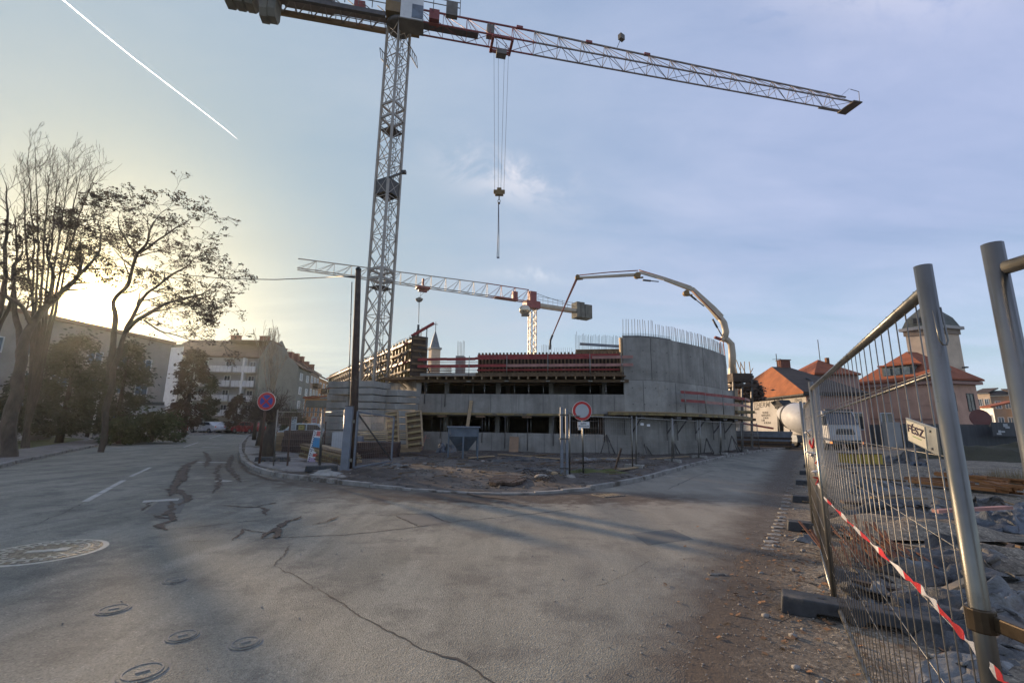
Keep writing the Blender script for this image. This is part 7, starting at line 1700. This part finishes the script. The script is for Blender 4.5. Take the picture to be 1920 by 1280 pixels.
MB().lathe(c0, [(.4, 0), (.85, .35), (1.34, 1.5), (1.38, 2.6), (1.26, 3.6), (.80, 5.0), (.6, 5.5)], 28, ax).build('drum', M_TRUCKW, tr, world=False)
MB().lathe(c0 + ax * 3.75, [(1.25, 0), (1.28, .12), (1.18, .16)], 28, ax, smooth=False).build('drum_ring', M_DKGREY, tr, world=False)
MB().lathe(c0 + ax * 4.85, [(.78, 0), (.8, .1), (.6, .6), (.5, .62)], 24, ax, smooth=False).build('drum_mouth', M_BLACK, tr, world=False)
m = MB(); e = c0 + ax * 5.4; m.slab([(e.x - .1, -.5, e.z + .3), (e.x - 1.0, -.6, e.z + 1.1), (e.x + .3, -.6, e.z + 1.25), (e.x + .8, -.4, e.z + .6)], (0, 1.1, 0)); m.build('hopper', M_BLACK, tr, world=False)
MB().bar((e.x - .5, 0, e.z + .2), (e.x - 1.3, .3, 1.3), .5, .2).build('chute', M_DKGREY, tr, world=False)
m = MB(); m.bar((e.x, -.5, 1.0), (e.x, -.5, e.z + .6), .1); m.bar((e.x, .5, 1.0), (e.x, .5, e.z + .6), .1); m.bar((2.3, 0, 1.0), (2.3, 0, 1.9), .5); m.build('drum_stand', M_DKGREY, tr, world=False)
for x in (3.9, 2.2, -2.0, -3.35):
    for s in (-1, 1):
        w = MB().lathe((x, s * .92, .52), [(.40, 0), (.52, .04), (.52, .30), (.42, .33)], 22, (0, s, 0)).build('wheel', M_BLACK, tr, world=False); MB().lathe((x, s * 1.2, .52), [(.30, 0), (.26, .04), (.1, .05)], 14, (0, s, 0)).build('rim', M_STEELG, w, world=False)
for s in (-1, 1): MB().box((-2.7, s * 1.1, 1.15), (2.7, .5, .06)).build('mudguard', M_DKGREY, tr, world=False)
MB().box((.4, -1.0, .85), (1.4, .5, .6)).build('fuel_tank', M_STEELG, tr, world=False)
# dark shrub mass with sticks at the right end of the new building
q = P(1402, 800, 42)
def shrub(label, px, Y_, wpx, y0, y1, mat, seed, n=2200, name='shrub', group=None, s0=.14):
    b_ = P(px, y0, Y_); tp_ = P(px, y1, Y_); h_ = tp_.z - b_.z; w_ = wpx / 2 * Y_ / FPX; rng = random.Random(seed); t = thing(name, label, 'shrub', b_, 0, group); m = MB()
    for _ in range(n):
        u_, v_, w2 = rng.gauss(0, .42), rng.gauss(0, .42), rng.random()
        k = noise.noise(Vector((u_ * 2.5 + seed, v_ * 2.5, w2 * 2))) * .5 + .8
        c = b_ + Vector((u_ * w_ * k, v_ * w_ * .8 * k, w2 * h_ * k * (1 - .35 * abs(u_)))); s = s0 * rng.uniform(.5, 1.4); d = Vector((rng.gauss(0, 1), rng.gauss(0, 1), rng.gauss(0, .8))).normalized() * s; e = d.orthogonal().normalized() * s * .6
        m.add([c - d, c + e, c + d, c - e], [(0, 1, 2, 3)])
    m.build('foliage', mat, t)
    m = MB()
    for _ in range(7): a_ = rng.random() * 6.28; m.path([b_ - Vector((0, 0, .2)), b_ + Vector((math.cos(a_) * w_ * .3, math.sin(a_) * w_ * .3, h_ * .5)), b_ + Vector((math.cos(a_) * w_ * .45, math.sin(a_) * w_ * .45, h_ * .9))], [.05, .03, .015], 4)
    m.build('stems', M_BARK, t); return t
t = thing('timber_scaffold', 'dark timber scaffold tower with sticking out boards at the right end of the curved wall', 'scaffold', P(1400, 840, 37))
Ysc = 37.0
m = MB()
for x in (1376, 1392, 1410): 
    m.bar(P(x, 842, Ysc), P(x - 1, 700, Ysc), .14); m.bar(P(x, 842, Ysc + 2), P(x - 1, 700, Ysc + 2), .14)
m.build('uprights', M_STEELD, t)
for i, (y, x0, x1) in enumerate(((706, 1374, 1412), (722, 1374, 1418), (748, 1378, 1412), (772, 1380, 1414), (786, 1380, 1416))):
    a_, b_ = P(x0, y, Ysc), P(x1, y + 3, Ysc); MB().box(((a_.x + b_.x) / 2, Ysc + 1, a_.z), (b_.x - a_.x, 2.3, .22)).build('board_deck', [M_WOODD, M_WOODD, M_WOODB, M_WOODY, M_WOODB][i], t)
a_, b_ = P(1374, 715, Ysc - .1), P(1406, 700, Ysc - .1); MB().box(((a_.x + b_.x) / 2, Ysc + .8, (a_.z + b_.z) / 2), (1.5, 2.0, b_.z - a_.z)).build('side_boards', M_WOODD, t)
m = MB()
for k in range(7): q = P(1384 + k * 4, 705, Ysc); m.bar(q, q + Vector((random.uniform(-.5, .6), 0, random.uniform(.3, 1.4))), .05)
m.build('loose_laths', M_WOODP, t)
shrub('dark bushy mass behind the right end of the curved wall', 1412, 46, 46, 750, 708, M_POD, 3, 2600, s0=.2)
# stacked panels and frames near the truck tail
q = G(1445, 842); stack('panel_stack', 'dark stack of formwork panels by the kerb behind the mixer truck tail', 'panel stack', (q.x + 1, q.y + 3, .1), -.6, 2, 8, 4.5, 1.0, .16, M_WOODD, .1, .02, mats=[M_WOODD, M_STEELG, M_WOODB])
o = MB().bar(P(1385, 792, 40), P(1450, 803, 40), .10, .16).build('red_beam', M_RED); tag(o, 'thin red beam sloping down in front of the painted wall', 'beam')
# ================================================================ near fence on the right, debris behind it
N0, N1 = Vector((3.02, 4.46)), Vector((1.19, 1.22))
fence_panel('nearest mesh fence panel, seen large and slanting at the right', N0, N1, 'mesh fence panels on the verge', zt=2.05, r=.0215, nv=31, wr=.0021)
nd_ = (N0 - N1).normalized(); nn0 = Vector((-nd_.y, nd_.x)); NRZ = math.atan2(nn0.y, nn0.x)
# clamp and hook on the near post
m = MB(); m.lathe((N1.x, N1.y, 1.16), [(.030, 0), (.030, .055)], 14, smooth=False); q = N1.lerp(Vector((1.22, 1.06)), .5); m.box((q.x, q.y, 1.187), (.03, .15, .035), 0.0); m.lathe((1.22, 1.06, 1.16), [(.030, 0), (.030, .055)], 14, smooth=False)
tag(m.build('fence_coupler', simple('brown_coupler', (.085, .06, .035), .45, .6, var=.3, scale=6, bump=.1), None, bevel=.004), 'brownish steel coupler clamp joining the two nearest fence posts', 'clamp')
hx = Vector((N1.x - .005, N1.y - .026, 1.98)); m = MB(); m.path([hx + Vector((-.012, 0, 0)), hx + Vector((-.012, -.004, -.085)), hx + Vector((-.004, -.004, -.098)), hx + Vector((.006, -.004, -.098)), hx + Vector((.012, -.004, -.085)), hx + Vector((.010, 0, .01))], .0022, 6)
tag(m.build('wire_hook', M_GALV), 'small bent wire hook hanging on the top of the nearest fence post', 'hook')
N2 = Vector((1.22, 1.06)); fence_panel('dark mesh fence panel cut off by the right picture edge, next to the nearest one', N2, Vector((1.34, -2.4)), 'mesh fence panels on the verge', zt=2.05, r=.0215, nv=31, wr=.0021)
fpts = [Vector((3.05, 4.52)), Vector((4.93, 7.6)), Vector((6.85, 10.5)), Vector((8.9, 13.6)), Vector((11.0, 16.7)), Vector((13.1, 19.7)), Vector((15.2, 22.7)), Vector((17.3, 25.7))]
for i in range(7):
    a, b = fpts[i], fpts[i + 1]; d = (b - a).normalized() * .04
    fence_panel('%s mesh fence panel beyond the nearest one along the verge, seen edge on' % ord_(i + 1), a + d, b - d, 'mesh fence panels on the verge', zt=2.03 + .02 * (i % 2), r=.021, nv=30, wr=.0024, lean=(rad(random.uniform(-1, 1.6)), 0))
def foot(label, c, Ln): fence_foot(label, c, NRZ, Ln, .24, .15)
foot('nearest and largest grey rubber fence foot, under the nearest fence panel', (3.02, 4.22), 1.12)
foot('second grey rubber fence foot with a worn pale end, seen from the nearest one', (4.98, 7.62), .80)
foot('third grey rubber fence foot along the verge', (6.85, 10.5), .80)
foot('fourth grey fence foot along the verge, small in the picture', (8.9, 13.6), .80)
foot('fifth grey fence foot along the verge, close to the side street', (11.0, 16.7), .80)
foot('sixth grey fence foot along the verge, farthest one', (13.1, 19.7), .80)
# sign box with four letters
sa, sb = onray(1722, 815, N0, N1), onray(1768, 800, N0, N1); nf = Vector((-nd_.y, nd_.x)); nf = nf if nf.dot(-N1) > 0 else -nf    # towards the camera
sc = (sa + sb) / 2; zt_, zb_ = onray(1735, 792, N0, N1).z, onray(1735, 838, N0, N1).z; ud = -nd_
t = thing('fence_sign', 'small pale metal plate with four dark letters hung on the nearest mesh panel', 'sign', (sc.x + nf.x * .02, sc.y + nf.y * .02, (zt_ + zb_) / 2)); t.rotation_euler = (0, rad(7), math.atan2(ud.y, ud.x))
Wd = (sb - sa).length * 1.18; Hh = (zt_ - zb_) * 1.02; sgn = -1 if Vector((0, -1)).dot(nf) > 0 or True else 1
MB().box((0, 0, 0), (Wd, .006, Hh)).build('plate', simple('sign_grey_metal', (.30, .31, .29), .5, .3, var=.15, scale=12, bump=.05), t, world=False, bevel=.002)
MB().box((-Wd * .10, -.0045, 0), (Wd * .62, .004, Hh * .84)).build('white_panel', simple('sign_cream', (.62, .58, .46), .6, 0, var=.08, scale=20, bump=0), t, world=False)
text_mesh('FÉSZ', Hh * .44, 'lettering', flat('sign_letter_violet', (.03, .015, .04)), t, (-Wd * .10, -.0072, Hh * .10), (math.pi / 2, 0, 0), .0008, .0006, sx=Wd * .56 / (Hh * .38 * 2.3))
m = MB()
for z in (-.32, .32): m.lathe((Wd * .36, -.004, Hh * z), [(.004, 0), (.003, .003)], 8, (0, -1, 0))
m.build('rivets', M_GALV, t, world=False); MB().box((-Wd * .08, -.0068, -Hh * .16), (Wd * .3, .0006, .003)).build('print', flat('sign_green', (.25, .35, .12)), t, world=False)
# barrier tape along the panel: red and white lengths
tp = [onray(x, y, N0, N1) for x, y in ((1546, 932), (1590, 975), (1640, 1022), (1700, 1078), (1745, 1118), (1800, 1180), (1850, 1235), (1900, 1290))]
tp = [p + Vector((nf.x * .006, nf.y * .006, 0)) for p in tp]
t = thing('barrier_tape', 'twisted red and white barrier tape sloping down across the nearest mesh panel', 'barrier tape', tp[0]); M_TR = simple('tape_red', (.50, .025, .03), .4, 0, var=.15, scale=20, bump=.1); M_TW = simple('tape_white', (.60, .58, .57), .4, 0, var=.1, scale=20, bump=.1)
dense = []; 
for a, b in zip(tp[:-1], tp[1:]):
    for j in range(10): dense.append(a.lerp(b, j / 10))
dense.append(tp[-1]); tot = 0; seg = []; cur = [0]; side = 0; k = 0
def tw(i): 
    p = dense[i]; w = .010 + .006 * math.sin(i * .9) ; return p + Vector((0, 0, w)) + Vector((nf.x, nf.y, 0)) * .004 * math.sin(i * 1.3), p - Vector((0, 0, w))
i0 = 0; red = False
while i0 < len(dense) - 1:
    L_ = 0; i1 = i0
    while i1 < len(dense) - 1 and L_ < .19: L_ += (dense[i1 + 1] - dense[i1]).length; i1 += 1
    m = MB()
    for i in range(i0, i1): a, b = tw(i); c, d = tw(i + 1); m.add([a, b, d, c, ], [(0, 1, 2, 3)])
    o = m.build('red_length' if red else 'white_length', M_TR if red else M_TW, t); s_ = o.modifiers.new('thickness', 'SOLIDIFY'); s_.thickness = .0006; red = not red; i0 = i1
kn = Vector((3.05, 4.5)); t = thing('barrier_tape', 'crumpled knot of red and white tape tied round the far post of the nearest panel', 'barrier tape', (kn.x, kn.y, 1.2))
rr = random.Random(4)
for k in range(7):
    m = MB(); pts = [Vector((kn.x + .9 * rr.uniform(0, .12) * k * .6, kn.y + 1.6 * rr.uniform(0, .12) * k * .6, 1.42 - .10 * k + rr.uniform(-.04, .04))) for _ in range(1)]
    p = Vector((kn.x + .055 * k + rr.uniform(-.02, .02), kn.y + .10 * k, 1.08 + .085 * k)); m.path([p + Vector((rr.uniform(-.05, .05), rr.uniform(-.05, .05), rr.uniform(-.06, .06))) for _ in range(6)], [.006, .012, .014, .01, .013, .004], 4); m.build('loop', M_TR if k % 2 else M_TW, t)
# loose wires / thin laths leaning on the mesh (pale diagonal lines)
for i, (x0, y0, x1, y1, l) in enumerate(((1530, 780, 1772, 690, 'thin steel rod rising to the right behind the nearest mesh panel'), )):
    a = onray(x0, y0, N0, N1) ; b = onray(x1, y1, N0, N1); o = MB().tube(a + Vector((.03, .02, 0)), b + Vector((.03, .02, 0)), .006, n=6).build('steel_rod', M_GALV); tag(o, l, 'rod')

# ---- debris field behind the fence
foil('crumpled grey foil behind the foot of the nearest panel, nearest of the sheets', 1830, 1200, 1.0, .7, .12, M_PLAS, .4, .02, 40, 34)
foil('large crumpled dark foil in the middle of the debris behind the mesh', 1790, 1070, 2.0, 1.3, .28, M_PLAS, .3, .03, 41, 44)
foil('pale dusty foil and pipe roll behind the mesh, right of the dark foil', 1860, 1140, 1.3, .5, .20, M_PLASW, .25, .03, 42, 30)
foil('heap of bluish crumpled foil at the right edge behind the near post', 1890, 985, 2.2, 1.4, .38, M_PLASB, .1, .03, 43, 44)
foil('crumpled foil in front of the rusty bundle, close to the rubber foot', 1600, 1090, .8, .6, .16, M_PLAS, .9, .02, 44, 30)
foil('grey foil draped over the rusty bundle', 1660, 975, 2.2, .7, .25, M_PLAS, .05, .05, 45, 34)
foil('small white and blue foil bundle below the letter sign', 1740, 888, 1.6, 1.0, .5, M_PLASB, .2, .03, 46, 30)
foil('pale curled foil left of the orange timbers', 1625, 925, 1.0, .6, .40, M_PLASW, .8, .03, 47, 30)
foil('grey foil in the back of the debris field beside the dry reeds', 1800, 905, 2.4, 1.0, .3, M_PLAS, .1, .03, 48, 30)
foil('flat grey sheet on the ground at the lower right corner', 1800, 1260, .9, .35, .05, M_PLASW, .5, .02, 49, 20)
foil('small foil scrap beside the second rubber fence foot', 1520, 1015, .5, .4, .10, M_PLASW, .5, .02, 52, 18)
foil('dark crumpled sheet between the rusty strips and the letter sign', 1700, 960, 2.0, 1.0, .30, M_PLAS, .2, .05, 71, 34)
foil('black film folded over the gravel below the tape', 1760, 1150, 1.3, .7, .18, M_PLAS, -.2, .03, 72, 34)
foil('small grey foil heap behind the yellow box', 1690, 870, 2.2, 1.2, .5, M_PLAS, .1, .03, 73, 24)
foil('pale torn film in front of the rusty strips, near the tape', 1630, 1120, .7, .35, .10, M_PLASW, .7, .03, 74, 24)
foil('grey film on the ground left of the orange timbers, farther back', 1660, 918, 1.6, .9, .25, M_PLASW, .3, .03, 75, 24)
foil('dark film spread beside the near post, farther back', 1830, 960, 2.0, .8, .25, M_PLAS, .3, .05, 76, 30)
rr = random.Random(77)
SCL = ['short dark lath nearest the tape behind the mesh', 'short brown lath left of the dark crumpled sheet', 'pale lath beside the black film', 'brown lath below the letter sign', 'dark lath between the foils near the post', 'pale short lath in the back of the debris field', 'brown lath right of the near post', 'dark lath close to the orange timbers', 'pale lath near the rusty strips', 'brown lath near the thin pale stick', 'dark short lath by the yellow box', 'pale lath at the right edge behind the dark post']
for k, (x_, y_) in enumerate(((1720, 1130), (1610, 985), (1790, 1120), (1745, 905), (1820, 1010), (1700, 885), (1890, 1040), (1790, 945), (1700, 1040), (1660, 935), (1590, 882), (1910, 960))):
    q = G(x_, y_); a_ = rr.random() * 3.1; d_ = Vector((math.cos(a_), math.sin(a_), 0)) * rr.uniform(.3, .8); o = MB().bar(q - d_ + Vector((0, 0, .06)), q + d_ + Vector((0, 0, rr.uniform(.06, .22))), rr.uniform(.03, .08), .03).build('scrap_lath', [M_WOODD, M_WOODB, M_WOODP][k % 3]); tag(o, SCL[k], 'lath', 'scrap laths in the debris field')
# rusty strip bundle
q = G(1655, 1075); t = thing('rusty_strips', 'fan of rusty brown steel strips lying behind the nearest mesh panel', 'scrap', (q.x, q.y, .05)); rr = random.Random(5)
for k in range(34):
    a = rr.uniform(.75, 1.25); L_ = rr.uniform(.6, 1.1); bx = rr.uniform(-.45, .55); m = MB(); p0 = Vector((bx, rr.uniform(-.15, .25), rr.uniform(0, .08))); d = Vector((math.cos(a) * .6 + rr.uniform(-.1, .1), math.sin(a), rr.uniform(.12, .38)))
    m.bar(p0, p0 + d * L_, rr.uniform(.012, .035), .008); m.build('strip', M_RUST, t, world=False)
# orange brown broken timbers
for i, (x0, y0, x1, y1, lab) in enumerate(((1690, 905, 1830, 915, 'orange brown broken timber left of the near post'), (1700, 912, 1920, 938, 'long orange brown broken timber reaching the right edge'), (1830, 905, 1935, 925, 'splintered orange timber on top of the pile at the right edge'), (1850, 925, 1940, 945, 'lowest orange timber of the pile at the right edge'), (1760, 908, 1890, 930, 'brown timber in the middle of the orange pile'))):
    a, b = G(x0, y0), G(x1, y1); L_ = (b - a).length; t = thing('broken_timber', lab, 'timber', (a.x, a.y, .08 + .05 * i), math.atan2(b.y - a.y, b.x - a.x), 'orange timbers behind the fence'); rr = random.Random(60 + i)
    for k in range(7): y = -.16 + .055 * k; s0 = rr.uniform(0, .35); MB().bar((s0, y, rr.uniform(0, .1)), (L_ - rr.uniform(0, .5), y + rr.uniform(-.06, .06), rr.uniform(.02, .16)), .06, rr.uniform(.04, .09)).build('splinter', M_TIMO if 'M_TIMO' in globals() else globals().setdefault('M_TIMO', simple('orange_timber', (.33, .145, .05), .8, 0, var=.4, scale=5, bump=.4, bscale=20, stretch=(.3, 3, 3), pervar=.4)), t, world=False)
# more planks
for i, (x0, y0, x1, y1, w, lab) in enumerate(((1600, 895, 1735, 890, .14, 'dark plank in the back of the debris field'), (1635, 946, 1740, 948, .05, 'thin pale stick across the middle of the debris'), (1580, 955, 1720, 965, .30, 'wide dark board under the thin pale stick'), (1570, 880, 1690, 878, .16, 'dark plank near the yellow box'), (1620, 905, 1700, 912, .10, 'brown plank left of the orange timbers'), (1600, 865, 1700, 868, .12, 'dark plank behind the yellow box'), (1760, 1000, 1900, 990, .10, 'dull red plank on the bluish foil heap'))):
    a, b = G(x0, y0), G(x1, y1); a.z = b.z = .16 if i != 6 else .35; o = MB().bar(a, b, w, .05).build('loose_plank', [M_WOODD, M_WOODP, M_WOODD, M_WOODD, M_WOODB, M_WOODD, M_REDP][i]); tag(o, lab, 'plank')
q = G(1627, 872); t = thing('yellow_box', 'low dull yellow box with a dark top in front of the mixer truck', 'box', (q.x, q.y, 0), .05)
MB().box((0, .4, .27), (1.6, .8, .5)).build('shell', M_YELLOW, t, world=False, bevel=.02); MB().box((0, .4, .53), (1.66, .86, .03)).build('lid', M_WOODB, t, world=False)
for k in range(4): MB().box((-.6 + .4 * k, -.01, .27), (.05, .04, .5)).build('rib', M_WOODB, t, world=False)
# bicycle-like rack left out; grey barrels and boards near the wall
heap('dark earth bank in front of the yard wall at the right', 1890, 862, 6.5, 3.2, .85, M_BANK if 'M_BANK' in globals() else globals().setdefault('M_BANK', dirt('dark_bank', (.030, .030, .016), (.060, .055, .03), 0, 1.5)), 61, 'earth_bank', 30, -.05, 'bank')
heap('low earth mound in the debris field left of the orange timbers', 1720, 900, 2.2, 1.0, .3, M_VERGE, 63)
heap('low gravel mound behind the rusty strips', 1700, 1000, 1.4, .8, .16, M_VERGE, 65)
heap('narrow gravel mound beside the near post', 1850, 1060, .8, .6, .12, M_VERGE, 67)
# dry reeds
a, b = G(1855, 912), G(1925, 916); m = MB(); rr = random.Random(9)
for k in range(420):
    p = a.lerp(b, rr.random()) + Vector((rr.uniform(-.1, .5), rr.uniform(-.4, .5), 0)); h = rr.uniform(.25, .62); l = Vector((rr.uniform(-.12, .12), rr.uniform(-.1, .1), 0)); w = Vector((.012, 0, 0))
    m.add([p - w, p + w, p + l + Vector((0, 0, h))], [(0, 1, 2)])
tag(m.build('dry_reeds', M_GRASSD), 'clump of pale dry reeds behind the orange timbers', 'reeds', None, 'stuff')
# leaves, pebbles and chips on the verge
def scatter(name, label, cat, n, fn, mat, smin, smax, seed, stone=False):
    m = MB(); rr = random.Random(seed)
    for _ in range(n):
        r = fn(rr)
        if r is None: continue
        x, y = r; s = rr.uniform(smin, smax) ; z = (hverge(x, y, False) + .008) if inpoly(x, y, VRP) else .004
        if stone: m.sphere((x, y, z + s * .15), s, 5, (rr.uniform(.8, 1.4), rr.uniform(.7, 1.2), .55))
        else:
            a = rr.random() * 6.28; u = Vector((math.cos(a), math.sin(a), rr.uniform(-.4, .4))) * s; v = Vector((-math.sin(a), math.cos(a), rr.uniform(-.5, .5))) * s * .6; c = Vector((x, y, z + s * .35))
            m.add([c - u, c + v, c + u, c - v], [(0, 1, 2), (0, 2, 3)])
    return tag(m.build(name, mat), label, cat, None, 'stuff')
def nearv(rr): y = 1.2 + rr.random() ** 1.6 * 12; x = .62 * y + .0 + rr.gauss(.0, .9) + .2; return (x, y) if inpoly(x, y, VRP) else None
def nearl(rr): 
    c = rr.choice([(3.3, 5.6), (3.0, 5.2), (4.6, 7.0), (3.6, 4.6), (4.2, 6.2), (2.5, 3.9)]); return (c[0] + rr.gauss(0, .45), c[1] + rr.gauss(0, .5))
def wide(rr): x, y = rr.uniform(2, 14), rr.uniform(1.5, 20); return (x, y) if inpoly(x, y, VRP) else None
def edge(rr): i = rr.randint(0, len(VRj) - 1); p = VRj[i]; return (p.x + rr.gauss(-.15, .28), p.y + rr.gauss(0, .15))
scatter('fallen_leaves', 'brown fallen leaves gathered on the verge beside the rubber fence feet', 'leaves', 520, nearl, M_LEAF, .012, .035, 1)
scatter('fallen_leaves', 'thin scatter of dry leaves over the whole verge and debris field', 'leaves', 900, wide, M_LEAF, .014, .04, 2)
scatter('gravel', 'fine pale gravel covering the verge in front of the nearest fence', 'gravel', 4200, nearv, M_STONE, .003, .010, 3, True)
scatter('gravel', 'scattered stones and rubble crumbs in the debris field', 'gravel', 900, wide, M_STONE, .012, .05, 4, True)
scatter('gravel', 'pebbles and crumbs along the broken edge of the asphalt', 'gravel', 1500, edge, M_STONE, .003, .011, 5, True)
def roadp(rr): x, y = rr.uniform(-4, 3), rr.uniform(2, 11); return None if inpoly(x, y, VRP) else (x, y)
scatter('gravel', 'sparse small stones lying on the asphalt of the junction', 'gravel', 150, roadp, M_STONE, .004, .011, 6, True)
m = MB(); rr = random.Random(8)
for k in range(14):
    q = G(rr.uniform(1440, 1540), rr.uniform(1000, 1180)); a_ = rr.random() * 3; m.path([(q.x, q.y, .03), (q.x + .12 * math.cos(a_), q.y + .12 * math.sin(a_), .045), (q.x + .26 * math.cos(a_ + .2), q.y + .26 * math.sin(a_ + .2), .03)], [.004, .003, .002], 4)
tag(m.build('twigs', M_TWIG), 'few dry twigs on the verge around the rubber fence feet', 'twigs', None, 'stuff')
# contrail
zc3 = 2600.0
def dirp(px, py, r): d = Vector(ray(px, py)).normalized(); return Vector((0, 0, EYE)) + d * r
pts = [dirp(x, y, 4200) for x, y in ((60, -50), (118, 0), (180, 52), (245, 105), (310, 155), (375, 205), (420, 240), (445, 261))]
mc_ = bpy.data.materials.new('contrail_ice'); mc_.use_nodes = True; n_ = mc_.node_tree; n_.nodes.clear(); o_ = n_.nodes.new('ShaderNodeOutputMaterial'); tr_ = n_.nodes.new('ShaderNodeBsdfTranslucent'); df_ = n_.nodes.new('ShaderNodeBsdfDiffuse'); mx_ = n_.nodes.new('ShaderNodeAddShader'); tr_.inputs[0].default_value = (.95, .95, .95, 1); df_.inputs[0].default_value = (.9, .9, .9, 1)
n_.links.new(tr_.outputs[0], mx_.inputs[0]); n_.links.new(df_.outputs[0], mx_.inputs[1]); n_.links.new(mx_.outputs[0], o_.inputs[0])
m = MB(); m.path(pts, [3.4, 3.9, 3.1, 3.6, 2.9, 2.8, 2.0, .6], 8); o = m.build('contrail', mc_); tag(o, 'thin white aircraft contrail crossing the upper left sky', 'contrail')
# ================================================================ the air: even haze volume added to spread the sun's glare
hb = MB().box((0, 60, 22), (560, 420, 56)); hz = hb.build('haze', None); tag(hz, kind='stuff', label='thin added haze spreading sun glare over the whole junction', cat='haze')
mh = bpy.data.materials.new('air'); mh.use_nodes = True; q_ = mh.node_tree; q_.nodes.clear(); o_ = q_.nodes.new('ShaderNodeOutputMaterial'); v_ = q_.nodes.new('ShaderNodeVolumePrincipled')
v_.inputs['Color'].default_value = (.90, .97, .90, 1); v_.inputs['Density'].default_value = .00022; v_.inputs['Anisotropy'].default_value = .78
q_.links.new(v_.outputs[0], o_.inputs['Volume']); hz.data.materials.append(mh)
